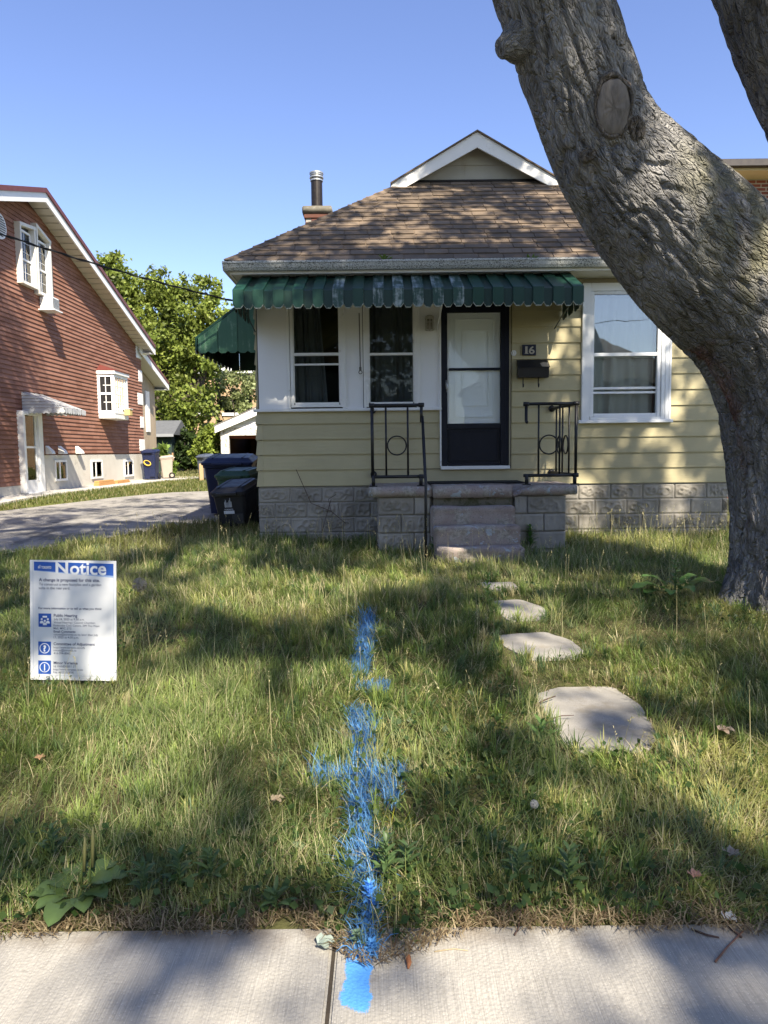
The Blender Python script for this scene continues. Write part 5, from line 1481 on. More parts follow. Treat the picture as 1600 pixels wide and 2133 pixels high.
# air conditioner hanging out of the pointed window
acp = W(100, 628, XB + 0.35)
ac = empty('air_conditioner', (XB + 0.3, (b0.y + b1.y)/2, zBb - 0.35), 'white window air conditioner below the pointed attic window', 'air conditioner')
ym = (b0.y + b1.y)/2 + 0.05
MB().box(XB + 0.02, XB + 0.36, ym - 0.20, ym + 0.20, zBb - 0.34, zBb - 0.02).build('case', m_fasc, ac, bevel=0.015)
b = MB()
for i in range(9): b.box(XB + 0.36, XB + 0.372, ym - 0.18, ym + 0.18, zBb - 0.32 + i*0.031, zBb - 0.304 + i*0.031)
b.build('grille', M('ac_grille', (0.30, 0.31, 0.32), 0.6, bump=0), ac)
b = MB()
for i in range(3): b.box(XB + 0.10 + i*0.08, XB + 0.155 + i*0.08, ym - 0.208, ym - 0.201, zBb - 0.30, zBb - 0.07)
b.build('side_louvre', M('ac_louvre', (0.5, 0.5, 0.48), 0.6, bump=0), ac)
MB().box(XB + 0.0, XB + 0.42, ym - 0.25, ym + 0.25, zBb - 0.375, zBb - 0.345).build('shelf', m_fasc, ac)
# round louvred vent
vp = W(-2, 470, XB + 0.03)
b = MB(); b.tube([(XB - 0.02, vp.y, vp.z), (XB + 0.05, vp.y, vp.z)], 0.30, 28)
vt = b.build('gable_vent', m_fasc, redh)
b = MB()
for i in range(9):
    zz_ = vp.z - 0.22 + i*0.055; hw2 = math.sqrt(max(0.001, 0.25**2 - (zz_ - vp.z)**2))
    b.box(XB + 0.051, XB + 0.06, vp.y - hw2, vp.y + hw2, zz_ - 0.012, zz_ + 0.012)
b.build('louvre', M('vent_dark', (0.06, 0.06, 0.065), 0.6, bump=0), vt)
# box bay window
XO2 = XB + 0.50
by0 = W(203, 820, XB).y; by1 = W(238, 820, XO2).y; by2 = W(266, 820, XO2).y; by3 = by2 + 0.25
bz0 = W(238, 870, XO2).z; bz1 = W(238, 779, XO2).z
foot_ = [(XB, by0), (XO2, by1), (XO2, by2), (XB, by3)]
bay = MB().prism([(x, y, bz0 - 0.02) for x, y in foot_], (0, 0, 0.16)).build('bay_window', m_fasc, redh, bevel=0.01)
MB().prism([(x + (0.06 if x > XB else 0), y + (-0.05 if y < (by0+by3)/2 else 0.05), bz1) for x, y in foot_], (0, 0, 0.10)).build('cornice', m_fasc, bay)
b = MB(); top_ = [(XB, (by0 + by3)/2 - 0.5, bz1 + 0.32), (XB, (by0 + by3)/2 + 0.5, bz1 + 0.32)]
fo2 = [(x + (0.08 if x > XB else 0), y + (-0.06 if y < (by0+by3)/2 else 0.06), bz1 + 0.101) for x, y in foot_]
b.add(fo2 + top_, [(0, 1, 4), (1, 2, 5, 4), (2, 3, 5), (3, 2, 1, 0)]); b.build('bay_roof', m_rooftrim, bay)
def wallwin(p0, p1, cols, rows, name='sash', split=True, glass=m_glass, dark=(0.06, 0.06, 0.065)):
    """a glazed face between two floor points of the bay"""
    p0, p1 = Vector((p0[0], p0[1], 0)), Vector((p1[0], p1[1], 0)); d = (p1 - p0); L = d.length; d.normalize(); nrm = Vector((d.y, -d.x, 0))
    if nrm.x < 0 and abs(nrm.y) < 0.5: nrm = -nrm
    za, zc = bz0 + 0.14, bz1
    def bx(u0, u1, z0, z1, e0, e1, bb):
        c = [p0 + d*u0 + nrm*e0, p0 + d*u1 + nrm*e0, p0 + d*u1 + nrm*e1, p0 + d*u0 + nrm*e1]
        bb.hexa([(q.x, q.y, z0) for q in c], [(q.x, q.y, z1) for q in c])
    f = MB(); t = 0.09
    bx(0, t, za, zc, -0.05, 0.012, f); bx(L - t, L, za, zc, -0.05, 0.012, f); bx(t, L - t, za, za + t, -0.05, 0.010, f); bx(t, L - t, zc - t, zc, -0.05, 0.010, f)
    if split: bx(t, L - t, (za + zc)/2 - 0.035, (za + zc)/2 + 0.035, -0.05, 0.014, f)
    s = f.build('frame', m_fasc, bay)
    g = MB(); bx(t, L - t, za + t, zc - t, -0.03, -0.024, g); g.build('pane', glass, s)
    g = MB(); bx(t, L - t, za + t, zc - t, -0.12, -0.10, g); g.build('blind', M('bay_blind', dark, 0.8, bump=0), s)
    g = MB(); w_ = 0.011
    for i in range(1, cols): u = t + (L - 2*t)*i/cols; bx(u - w_, u + w_, za + t, zc - t, -0.022, -0.008, g)
    for i in range(1, rows): zz_ = za + t + (zc - za - 2*t)*i/rows; bx(t, L - t, zz_ - w_, zz_ + w_, -0.0235, -0.0095, g)
    g.build('muntin', m_fasc, s)
wallwin(foot_[0], foot_[1], 2, 4)
wallwin(foot_[1], foot_[2], 5, 4, split=False, dark=(0.42, 0.39, 0.30))
MB().prism([(x - (0.13 if x > XB else 0), y, bz0 + 0.141) for x, y in foot_], (0, 0, bz1 - bz0 - 0.142)).build('bay_core', m_dark, bay)
fp = W(267, 858, XO2 + 0.1)
fb = empty('planter_box', (XO2 + 0.1, fp.y, fp.z - 0.08), 'small yellow planter box at the corner of the white bay window', 'planter')
MB().box(XO2 + 0.02, XO2 + 0.2, fp.y - 0.12, fp.y + 0.12, fp.z - 0.12, fp.z + 0.08).build('tub', M('pale_yellow_wood', (0.55, 0.42, 0.16), 0.7, bump=0.1), fb, bevel=0.01)
MB().box(XO2 + 0.0, XO2 + 0.22, fp.y - 0.14, fp.y + 0.14, fp.z + 0.081, fp.z + 0.10).build('rim', m_fasc, fb)
# side door: white storm door in a projecting frame
XD = XB + 0.16
dz0_ = W(75, 1026, XD).z; dz1_ = W(75, 858, XD).z
y0, y1 = W(55, 1000, XD).y, W(95, 1000, XD).y
b = MB(); t = 0.10
b.box(XB - 0.02, XD, y0, y0 + t, dz0_, dz1_); b.box(XB - 0.02, XD, y1 - t*2.2, y1, dz0_, dz1_); b.box(XB - 0.02, XD - 0.002, y0 + t + .001, y1 - 2.2*t - .001, dz1_ - 0.1, dz1_); b.box(XB - 0.02, XD + 0.02, y0 + t + .001, y1 - 2.2*t - .001, dz0_ - 0.06, dz0_)
sd = b.build('side_door', m_fasc, redh, bevel=0.008)
b = MB(); xa_ = XD - 0.08
b.box(xa_, xa_ + 0.03, y0 + t, y0 + t + 0.1, dz0_, dz1_ - 0.1); b.box(xa_, xa_ + 0.03, y1 - 2.2*t - 0.1, y1 - 2.2*t, dz0_, dz1_ - 0.1); b.box(xa_ + .001, xa_ + 0.029, y0 + t + .1, y1 - 2.2*t - .1, dz0_, dz0_ + 0.32); b.box(xa_ + .001, xa_ + 0.029, y0 + t + .1, y1 - 2.2*t - .1, (dz0_ + dz1_)/2 + 0.1, (dz0_ + dz1_)/2 + 0.15)
b.build('leaf', m_fasc, sd)
MB().box(xa_ + 0.005, xa_ + 0.011, y0 + t + .1, y1 - 2.2*t - .1, dz0_ + 0.32, dz1_ - 0.1).build('pane', m_glass, sd)
MB().box(xa_ - 0.12, xa_ - 0.10, y0 + t, y1 - 2.2*t, dz0_, dz1_ - 0.1).build('inner_leaf', M('grey_inner_door', (0.22, 0.22, 0.23), 0.6, bump=0), sd)
# white awning over it
pw0 = W(45, 817, XB + 0.02); yA0 = pw0.y; zA1 = pw0.z
xAo = P(136, 855, yA0).x; zA0 = P(136, 851, yA0).z; yA1 = W(179, 860, xAo).y
aw3 = empty('metal_awning', ((XB + xAo)/2, (yA0 + yA1)/2, zA0 - 0.1), 'white metal awning with wavy edge over the neighbour side door', 'awning')
m_awnw = M('white_awning_metal', (0.52, 0.535, 0.55), 0.35, 0.06, 4, (0.5, 0.5, 0.48), 0.65, 0.85, 8, 0.03)
ns = 9
for i in range(ns):
    a, c = yA0 + (yA1 - yA0)*i/ns, yA0 + (yA1 - yA0)*(i + 1)/ns - 0.004
    off = 0.018 * (i % 2)
    b = MB(); b.hexa([(XB + 0.02, a, zA1 + off), (xAo, a, zA0 + off), (xAo, c, zA0 + off), (XB + 0.02, c, zA1 + off)], [(XB + 0.02, a, zA1 + off + 0.008), (xAo, a, zA0 + off + 0.008), (xAo, c, zA0 + off + 0.008), (XB + 0.02, c, zA1 + off + 0.008)])
    m_ = (a + c)/2
    b.add([(xAo + 0.002 + off*.3, a, zA0 + off), (xAo + 0.002 + off*.3, a, zA0 - 0.09), (xAo + 0.002 + off*.3, m_, zA0 - 0.13), (xAo + 0.002 + off*.3, c, zA0 - 0.09), (xAo + 0.002 + off*.3, c, zA0 + off)], [(0, 1, 2, 3, 4)])
    b.build('slat', m_awnw, aw3)
for yE_ in (yA0, yA1):
    nb_ = 6
    for i in range(nb_):
        za, zc = zA0 - 0.05 + (zA1 - zA0 + 0.05)*i/nb_, zA0 - 0.05 + (zA1 - zA0 + 0.05)*(i + 1)/nb_ - 0.006
        xe = lambda zz_: XB + 0.02 + (xAo - XB - 0.02) * min(1, max(0.0, (zA1 - zz_)/(zA1 - zA0)))
        b = MB(); b.add([(XB + 0.02, yE_ - 0.012, za), (xe(za), yE_ - 0.012, za), (xe(zc), yE_ - 0.002, zc), (XB + 0.02, yE_ - 0.002, zc)], [(0, 1, 2, 3)])
        b.build('end_slat', m_awnw, aw3)
    b = MB(); n = 9
    for i in range(n):
        xa_, xb_ = XB + 0.02 + (xAo - XB - 0.02)*i/n, XB + 0.02 + (xAo - XB - 0.02)*(i+1)/n
        b.add([(xa_, yE_ - 0.013, zA0 - 0.05), (xa_, yE_ - 0.013, zA0 - 0.09), ((xa_+xb_)/2, yE_ - 0.013, zA0 - 0.125), (xb_, yE_ - 0.013, zA0 - 0.09), (xb_, yE_ - 0.013, zA0 - 0.05)], [(0, 1, 2, 3, 4)])
    b.build('scallop', m_awnw, aw3)
# dryer vents
for px_ in (105, 131, 166.5):
    p = W(px_, 938, XB + 0.1)
    b = MB(); b.prism([(XB + 0.01, p.y - 0.10, p.z - 0.10), (XB + 0.20, p.y - 0.10, p.z - 0.10), (XB + 0.17, p.y - 0.10, p.z - 0.02), (XB + 0.01, p.y - 0.10, p.z + 0.13)][::-1], (0, 0.2, 0)); b.build('vent_hood', m_fasc, redh, bevel=0.01)
# basement windows
for (pa_, pb_) in ((112, 137), (188.5, 211.5), (257.5, 276)):
    a, c = W(pa_, 975, XB), W(pb_, 975, XB); zt = W(pa_, 957, XB).z - 0.02; zb2 = zt - 0.58
    b = MB(); t = 0.06
    b.box(XB + 0.0, XB + 0.05, a.y, a.y + t, zb2, zt); b.box(XB, XB + 0.05, c.y - t, c.y, zb2, zt); b.box(XB, XB + 0.049, a.y + t, c.y - t, zt - t, zt); b.box(XB, XB + 0.055, a.y + t, c.y - t, zb2, zb2 + t)
    w = b.build('basement_window', m_fasc, redh)
    MB().box(XB + 0.014, XB + 0.018, a.y + t, c.y - t, zb2 + t, zt - t).build('backing', M('basement_dark', (0.03, 0.035, 0.035), 0.8, bump=0), w)
    MB().box(XB + 0.026, XB + 0.031, a.y + t, c.y - t, zb2 + t, zt - t).build('pane', m_glass, w)
    ym = a.y + (c.y - a.y)*0.40; MB().box(XB + 0.02, XB + 0.045, ym - 0.03, ym + 0.03, zb2 + t, zt - t).build('mullion', m_fasc, w)
    MB().box(XB + 0.019, XB + 0.024, a.y + t, a.y + t + 0.12, zb2 + t, zt - t).build('curtain', M('basement_curtain', (0.4, 0.4, 0.36), 0.8, bump=0), w)
# rear extension with tan vertical boards
XX = XB - 0.35
m_tan = M('tan_vertical_board', (0.36, 0.29, 0.21), 0.6, 0.08, 3, bump=0.05, rnd=0.06)
YX1 = W(325, 900, XX).y
zx = lambda y: W(297, 725, XB + 0.1).z - (y - W(297, 725, XB + 0.1).y) * SLB
exw = MB(); exw.prism([(XX - 0.02, YBE, ZB0), (XX - 0.02, YX1, ZB0), (XX - 0.02, YX1, zx(YX1) - 0.3), (XX - 0.02, YBE, zx(YBE) - 0.3)], (-8, 0, 0)); exo = exw.build('extension', m_tan, redh)
y = YBE; n_ = 0
while y < YX1 - 0.02:
    y2 = min(y + 0.16, YX1)
    MB().box(XX - 0.02, XX + 0.012, y + 0.008, y2 - 0.004, ZB0, zx(y2) - 0.30).build('vertical_board', m_tan, exo)
    y = y2
XO3 = XB + 0.1; ye = W(350, 797, XO3).y
for nm, d0, d1, mat, o_ in (('drip_edge', 0.012, -0.09, m_rooftrim, 0.05), ('rake_board', -0.092, -0.32, m_fasc, 0.03)):
    ya_ = YBE - 0.4
    b = MB(); b.prism([(XO3, ya_, zx(ya_) + d0), (XO3, ya_, zx(ya_) + d1), (XO3, ye, zx(ye) + d1), (XO3, ye, zx(ye) + d0)], (o_, 0, 0)); b.build(nm, mat, exo)
b = MB(); b.prism([(XO3 - 0.001, YBE + 0.03, zx(YBE) - 0.0), (XO3 - 0.001, ye, zx(ye)), (XO3 - 0.001, ye, zx(ye) - 0.1), (XO3 - 0.001, YBE + 0.03, zx(YBE) - 0.1)][::-1], (-8, 0, 0)); b.build('extension_roof', m_rooftop, exo)
b = MB(); b.prism([(XO3 - 0.002, YBE + 0.03, zx(YBE) - 0.29), (XO3 - 0.002, ye, zx(ye) - 0.29), (XO3 - 0.002, ye, zx(ye) - 0.31), (XO3 - 0.002, YBE + 0.03, zx(YBE) - 0.31)][::-1], (-0.45, 0, 0)); b.build('soffit', m_soff, exo)
b = MB(); b.box(XO3 - 8, XO3 + 0.03, ye + 0.001, ye + 0.03, zx(ye) - 0.32, zx(ye) + 0.01); b.box(XO3 - 8, XO3, YX1 + .01, ye - 0.001, zx(ye) - 0.322, zx(ye) - 0.305); b.build('eave_fascia', m_fasc, exo)
a, c = W(302, 850, XX), W(309.5, 850, XX)
MB().box(XX, XX + 0.06, a.y, c.y, W(305, 900, XX).z, W(305, 815, XX).z).build('window', m_fasc, exo, bevel=0.01)
# timber pieces on the path
m_wood = M('orange_timber', (0.50, 0.26, 0.09), 0.7, 0.2, 4, (0.34, 0.17, 0.06), 0.5, 0.7, 14, 0.3, 40, 0.004, stretch=(1, 0.2, 6))
for (pa_, pb_, py_, hh, lab) in ((202, 236.5, 1013, 0.15, 'larger orange timber offcut on the path by the concrete foundation'), (241, 268, 1008, 0.10, 'smaller orange timber offcut nearer the house corner')):
    a, c = W(pa_, py_, XB + 0.35), W(pb_, py_, XB + 0.35)
    b = MB()
    for k in range(3): b.box(XB + 0.25 + k*0.004, XB + 0.42 - k*0.005, a.y + k*0.02, c.y - k*0.05, GZ1 + 0.046 + k*hh/3, GZ1 + 0.044 + (k+1)*hh/3)
    tag(b.build('timber_offcut', m_wood, bevel=0.006), lab, 'timber', 'timber on the path')
# bins at that house
bin_(Vector((-8.55, W(317, 1000, -8.5).y + 0.1, GZ1 + 0.047)), R(0), 0.52, 0.60, 1.12, m_bin_nv, 'navy wheeled bin with a yellow spray mark at the corner of the red-brown house', mark=True, group='bins at the red-brown house')
bin_(Vector((-8.35, W(317, 1000, -8.5).y + 1.3, GZ1 + 0.047)), R(-70), 0.48, 0.5, 0.86, m_bin_bg, 'beige wheeled bin behind the navy bin with the yellow mark', group='bins at the red-brown house')

# ================================================================== garage, shed, tan building, right neighbour, house across the street
YGR = 32.0
gxl = P(461, 950, YGR).x; gpk = P(545, 848, YGR)
gar = empty('white_garage', (gpk.x, YGR, GZ1), 'white gabled garage with its door open at the end of the yard', 'garage')
zge = P(452, 890, YGR).z; gxe = P(450, 890, YGR).x; gxr = 2*gpk.x - gxl
m_peel = M('peeling_white_paint', (0.60, 0.58, 0.54), 0.8, 0.1, 4, (0.32, 0.26, 0.20), 0.52, 0.6, 9, 0.3, 60)
zop = P(500, 907, YGR).z
b = MB(); b.box(gxl, gxl + 0.36, YGR, YGR + 0.2, GZ1, zge - 0.02); b.box(gxr - 0.36, gxr, YGR, YGR + 0.2, GZ1, zge - 0.02); b.box(gxl + 0.361, gxr - 0.361, YGR + .001, YGR + 0.2, zop, zge - 0.02)
b.build('front_wall', m_peel, gar)
b = MB(); b.box(gxl, gxl + 0.15, YGR + 0.201, YGR + 6, GZ1, zge); b.box(gxr - 0.15, gxr, YGR + 0.201, YGR + 6, GZ1, zge); b.box(gxl, gxr, YGR + 6, YGR + 6.1, GZ1, zge); b.build('side_wall', M('dark_red_boards', (0.06, 0.02, 0.014), 0.9, 0.3, 6, bump=0.2), gar)
gsl = (gpk.z - zge) / (gpk.x - gxe)
zg_ = zge + 0.0
k = 0; z = zge - 0.019
while z < gpk.z - 0.25:
    z1 = z + 0.16; h0 = (gpk.z - z)/gsl - 0.35; h1 = max(0.02, (gpk.z - z1)/gsl - 0.35)
    if h0 > 0.05:
        MB().hexa([(gpk.x - h0, YGR + 0.0, z), (gpk.x + h0, YGR + 0.0, z), (gpk.x + h0, YGR + 0.1, z), (gpk.x - h0, YGR + 0.1, z)], [(gpk.x - h1, YGR + 0.025, z1 - .004), (gpk.x + h1, YGR + 0.025, z1 - .004), (gpk.x + h1, YGR + 0.1, z1 - .004), (gpk.x - h1, YGR + 0.1, z1 - .004)]).build('gable_board', m_fasc, gar)
    z = z1
for s in (-1, 1):
    hw_ = gpk.x - gxe
    b = MB(); b.prism([(gpk.x, YGR - 0.25, gpk.z + .04), (gpk.x, YGR - 0.25, gpk.z - 0.30), (gpk.x + s*hw_, YGR - 0.25, zge - 0.26), (gpk.x + s*hw_, YGR - 0.25, zge + .04)][::s], (0, 0.05, 0)); b.build('rake_board', m_fasc, gar)
    b = MB(); b.hexa([(gpk.x, YGR - 0.27, gpk.z + .041), (gpk.x + s*(hw_ + .05), YGR - 0.27, zge + .02), (gpk.x + s*(hw_ + .05), YGR + 6.3, zge + .02), (gpk.x, YGR + 6.3, gpk.z + .041)][::s], [(gpk.x, YGR - 0.27, gpk.z + .09), (gpk.x + s*(hw_ + .05), YGR - 0.27, zge + .07), (gpk.x + s*(hw_ + .05), YGR + 6.3, zge + .07), (gpk.x, YGR + 6.3, gpk.z + .09)][::s]); b.build('roof', M('grey_garage_roof', (0.16, 0.15, 0.14), 0.9, bump=0.3), gar)
MB().box(gxl + 0.36, gxr - 0.36, YGR + 0.21, YGR + 2.4, zop - 0.12, zop - 0.03).build('raised_door', M('rust_red_door', (0.16, 0.035, 0.02), 0.7, 0.2, 8, bump=0.1), gar)
m_inb = M('inside_boards', (0.10, 0.045, 0.03), 0.9, bump=0.2)
for i in range(14): x = gxl + 0.3 + i*0.26; MB().box(x, x + 0.22, YGR + 5.6, YGR + 5.65, GZ1, zop).build('stored_board', m_inb, gar)
# tan brick block
YT = 58.0
tan = empty('tan_brick_building', (-14, YT, GZ1), 'tan brick two-storey building behind the trees and the garage', 'building')
ztn = P(480, 778, YT).z
MB().box(-40, 12, YT, YT + 14, GZ1 - 0.2, ztn).build('wall', m_tanbrick, tan)
MB().box(-40.3, 12.3, YT - 0.25, YT + 14.2, ztn + .001, ztn + 0.55).build('parapet', M('pale_metal_parapet', (0.62, 0.63, 0.64), 0.5, bump=0.03), tan)
MB().box(-40.1, 12.1, YT - 0.06, YT - .001, ztn - 0.35, ztn).build('dark_band', M('dark_brick_band', (0.12, 0.09, 0.06), 0.8, bump=0.1), tan)
for px_ in (405, 496, 580, 320):
    c = P(px_, 841, YT)
    w = MB().box(c.x - 1.15, c.x + 1.15, YT - 0.02, YT + 0.05, c.z - 0.72, c.z + 0.62).build('window', m_dark, tan)
    MB().box(c.x - 1.3, c.x + 1.3, YT - 0.12, YT - 0.021, c.z - 0.95, c.z - 0.725).build('sill', m_fasc, w)
    MB().box(c.x - 1.1, c.x + 1.1, YT - 0.035, YT - 0.025, c.z - 0.70, c.z + 0.60).build('pane', m_glass, w)
    MB().box(c.x - 0.04, c.x + 0.04, YT - 0.05, YT - 0.036, c.z - 0.70, c.z + 0.60).build('mullion', m_fasc, w)
# dark green shed
YSH = 36.0
s0, s1 = P(318, 930, YSH).x, P(358, 930, YSH).x
shed = empty('garden_shed', (s0, YSH, GZ1), 'dark green garden shed under the trees behind the red-brown house', 'shed')
zs = P(340, 905, YSH).z
MB().box(s0 - 1.5, s1, YSH, YSH + 2.5, GZ1, zs).build('wall', M('dark_green_boards', (0.02, 0.038, 0.032), 0.8, 0.2, 5, bump=0.2), shed)
b = MB(); b.prism([(s0 - 1.8, YSH - 0.3, zs - 0.02), (s0 - 1.8, YSH + 2.8, zs - 0.02), (s0 - 1.8, YSH + 1.2, zs + 0.75)], (s1 - s0 + 2.0, 0, 0)); b.build('roof', M('grey_shed_shingle', (0.10, 0.105, 0.11), 0.9, 0.3, 6, bump=0.4), shed)
MB().box(s0 - 1.85, s1 + 0.2, YSH - 0.34, YSH - 0.30, zs - 0.12, zs + 0.02).build('fascia', M('grey_shed_fascia', (0.25, 0.26, 0.27), 0.6, bump=0.05), shed)
# brick neighbour at upper right
YN = 15.0
nbh = empty('brick_house', (9.5, YN, zg(YN)), 'red brick two-storey house glimpsed behind the tree at right', 'house')
ne = P(1476, 345, YN - 0.5); zne = ne.z
xn0 = ne.x + 0.55
MB().box(xn0, xn0 + 7, YN, YN + 9, zg(YN) - 0.1, zne - 0.05).build('wall', m_redbrick, nbh)
MB().box(ne.x + 0.02, ne.x + 8, YN - 0.48, YN + 9.5, zne - 0.09, zne - 0.04).build('soffit', M('yellow_soffit', (0.55, 0.47, 0.30), 0.6, bump=0.03), nbh)
b = MB(); b.box(ne.x - 0.04, ne.x + 8.1, YN - 0.60, YN - 0.481, zne - 0.05, zne + 0.09); b.box(ne.x - 0.10, ne.x + 0.019, YN - 0.48, YN + 9.5, zne - 0.05, zne + 0.09); b.build('gutter', M('dark_brown_gutter', (0.035, 0.028, 0.025), 0.4, bump=0.02), nbh, bevel=0.01)
b = MB(); x0_, x1_, y0_, y1_ = ne.x - 0.05, ne.x + 8.1, YN - 0.55, YN + 9.6
b.add([(x0_, y0_, zne + .095), (x1_, y0_, zne + .095), (x1_, y1_, zne + .095), (x0_, y1_, zne + .095), ((x0_+x1_)/2 - .8, (y0_+y1_)/2, zne + 1.9), ((x0_+x1_)/2 + .8, (y0_+y1_)/2, zne + 1.9)], [(0, 1, 5, 4), (1, 2, 5), (2, 3, 4, 5), (3, 0, 4), (3, 2, 1, 0)]); b.build('roof', M('grey_brown_shingle', (0.14, 0.12, 0.105), 0.9, 0.3, 8, bump=0.4), nbh)
# the street opposite, seen only mirrored in the windows
bg_later = []
opp = empty('brick_house', (11, -20, 0), 'dark hip-roofed house across the street mirrored in the right window', 'house')
MB().box(5.5, 16.5, -29, -19, -0.2, 5.2).build('wall', m_redbrick, opp)
b = MB(); b.add([(4.9, -18.4, 5.2), (17.1, -18.4, 5.2), (17.1, -29.6, 5.2), (4.9, -29.6, 5.2), (9.6, -24, 8.6), (12.4, -24, 8.6)], [(1, 0, 4, 5), (2, 1, 5), (3, 2, 5, 4), (0, 3, 4), (0, 1, 2, 3)]); b.build('roof', M('dark_opposite_roof', (0.07, 0.06, 0.055), 0.9, bump=0.3), opp)
for x in (7.2, 11.0, 14.0):
    MB().box(x - 0.7, x + 0.7, -19.0, -18.95, 1.2, 2.7).build('window', m_fasc, opp)
for q_, (x_, y_, h_, r_) in enumerate(((-9, -14, 6.5, 4.0), (-2.5, -15, 7.5, 4.2), (-23, -15, 7.0, 3.6), (-16, -14, 7, 4.5))):
    bg_later.append((x_, y_, h_, r_))
opp2 = empty('brick_house', (-6, -20, 0), 'pale house across the street left of the hip-roofed one', 'house')
MB().box(-12, 0.5, -30, -20, -0.2, 4.2).build('wall', m_found2, opp2)
b = MB(); b.add([(-12.5, -19.4, 4.2), (1, -19.4, 4.2), (1, -30.5, 4.2), (-12.5, -30.5, 4.2), (-9, -25, 7), (-3, -25, 7)], [(1, 0, 4, 5), (2, 1, 5), (3, 2, 5, 4), (0, 3, 4), (0, 1, 2, 3)]); b.build('roof', M('brown_opposite_roof', (0.10, 0.07, 0.055), 0.9, bump=0.3), opp2)

# ================================================================== wires
m_wire = M('black_cable', (0.012, 0.012, 0.013), 0.6, bump=0)
def cable(a, b_, sag, r, label, n=24):
    pts = [Vector(a).lerp(Vector(b_), t) - Vector((0, 0, sag * 4 * t * (1 - t))) for t in np.linspace(0, 1, n)]
    m1 = MB().tube(pts, r, 6)
    for ph in (0, 2.1):                    # the twisted pair of a service drop
        pts2 = []
        for i, t in enumerate(np.linspace(0, 1, n * 6)):
            p = Vector(a).lerp(Vector(b_), t) - Vector((0, 0, sag * 4 * t * (1 - t)))
            an = t * 90 + ph; pts2.append(p + Vector((0, math.cos(an), math.sin(an))) * r * 1.6)
        m1.tube(pts2, r * 0.8, 5)
    return tag(m1.build('overhead_cable', m_wire, smooth=True), label, 'cable')
wa = P(486, 626, 9.95); wb = P(0, 461, 8.2)
wc = wa + (wb - wa) * 1.9
cable(wa + Vector((0.05, 0.1, 0)), (wc.x, wc.y, wc.z), 0.14, 0.007, 'black twisted service cable running from the awning corner up to the left')
cable((-40, -8.8, 7.0), (40, -8.8, 7.2), 0.5, 0.010, 'overhead street cable mirrored in the right window, the lower one')
cable((-40, -8.8, 8.3), (40, -8.8, 8.5), 0.5, 0.010, 'overhead street cable mirrored in the right window, the upper one')

# ================================================================== trees
m_leaf = leaf_mat('foliage', 0.35)
m_trunk_far = M('far_bark', (0.07, 0.055, 0.042), 0.95, 0.3, 6, bump=0.6, bs=20, bd=0.02)
def leaf_arrays(C, size, cols, rg, up=0.4, aspect=0.6):
    """one folded diamond per leaf: 4 verts, 2 triangles"""
    n = len(C)
    d = rg.normal(size=(n, 3)); d[:, 2] -= 0.15; d /= np.linalg.norm(d, axis=1)[:, None]
    q = rg.normal(size=(n, 3)); q[:, 2] += up; 
    s = np.cross(d, q); s /= np.linalg.norm(s, axis=1)[:, None]
    nn = np.cross(s, d)
    L = (size * rg.uniform(0.7, 1.3, n))[:, None]; Wd = L * aspect * 0.5
    V = np.stack([C, C + d*L*0.45 + s*Wd + nn*L*0.06, C + d*L - nn*L*0.05, C + d*L*0.45 - s*Wd + nn*L*0.06], 1).reshape(-1, 3)
    base = np.arange(n)[:, None] * 4
    idx = (base + np.array([[0, 1, 2, 3]])).ravel()
    return V, np.full(n, 4), idx, np.repeat(cols, 4, axis=0)
def crown(name, C, size, cols, parent, seed, mat=m_leaf, kind='stuff'):
    rg = np.random.default_rng(seed)
    V, lp_, idx, cc = leaf_arrays(C, size, cols, rg)
    o0 = C.mean(0)
    me = np_mesh(name, V - o0, lp_, idx, cc, mat)
    o = bpy.data.objects.new(name, me); link(o, o0, parent)
    o['kind'] = kind
    return o
def bg_tree(name, label, base, lobes, nleaf, size, c_lo, c_hi, seed, group, trunk_r=0.25, stems=1, cat='tree', fill=0.62):
    rg = np.random.default_rng(seed)
    base = Vector(base)
    t = empty(name, base, label, cat, group)
    pts = []; tones = []
    wts = np.array([l[3]**2 for l in lobes]); wts /= wts.sum()
    for (cx, cy, cz, r), w in zip(lobes, wts):
        n = int(nleaf * w)
        # twig clumps inside the lobe, then leaves round each twig
        nc = max(6, n // 40)
        u = rg.normal(size=(nc, 3)); u /= np.linalg.norm(u, axis=1)[:, None]
        rad = r * rg.uniform(fill, 1.08, nc) ** 0.7
        cc = np.array([cx, cy, cz]) + u * rad[:, None] * np.array([1, 1, 0.92])
        cl = r * 0.17 * rg.uniform(0.6, 1.4, nc); tone = rg.uniform(0.5, 1.2, nc)
        k = rg.integers(0, nc, n)
        p = cc[k] + rg.normal(size=(n, 3)) * cl[k][:, None] * 0.6
        pts.append(p); tones.append(tone[k])
    C = np.concatenate(pts); TN = np.concatenate(tones); TN = TN[C[:, 2] > base.z + 0.05]; C = C[C[:, 2] > base.z + 0.05]
    h = rg.random(len(C)) * 0.6 + 0.4 * vnoise(C[:, 0]*0.8 + 50, C[:, 2]*0.8 + 50, seed)
    cols = np.array(c_lo)[None] * (1 - h[:, None]) + np.array(c_hi)[None] * h[:, None]
    cols = cols * TN[:, None]
    crown('crown', C, size, cols, t, seed + 1)
    b = MB()
    for s in range(stems):
        bx_, by_ = base.x + (s - (stems-1)/2)*0.5, base.y
        for (cx, cy, cz, r) in lobes:
            mid = Vector((bx_*0.7 + cx*0.3, by_*0.7 + cy*0.3, base.z + (cz - base.z)*0.45))
            b.tube([(bx_, by_, base.z - 0.1), (bx_ + 0.05, by_, base.z + (cz - base.z)*0.2), mid, (cx, cy, cz)], [trunk_r, trunk_r*0.85, trunk_r*0.5, trunk_r*0.12], 8)
    b.build('trunk', m_trunk_far, t, smooth=True)
    return t
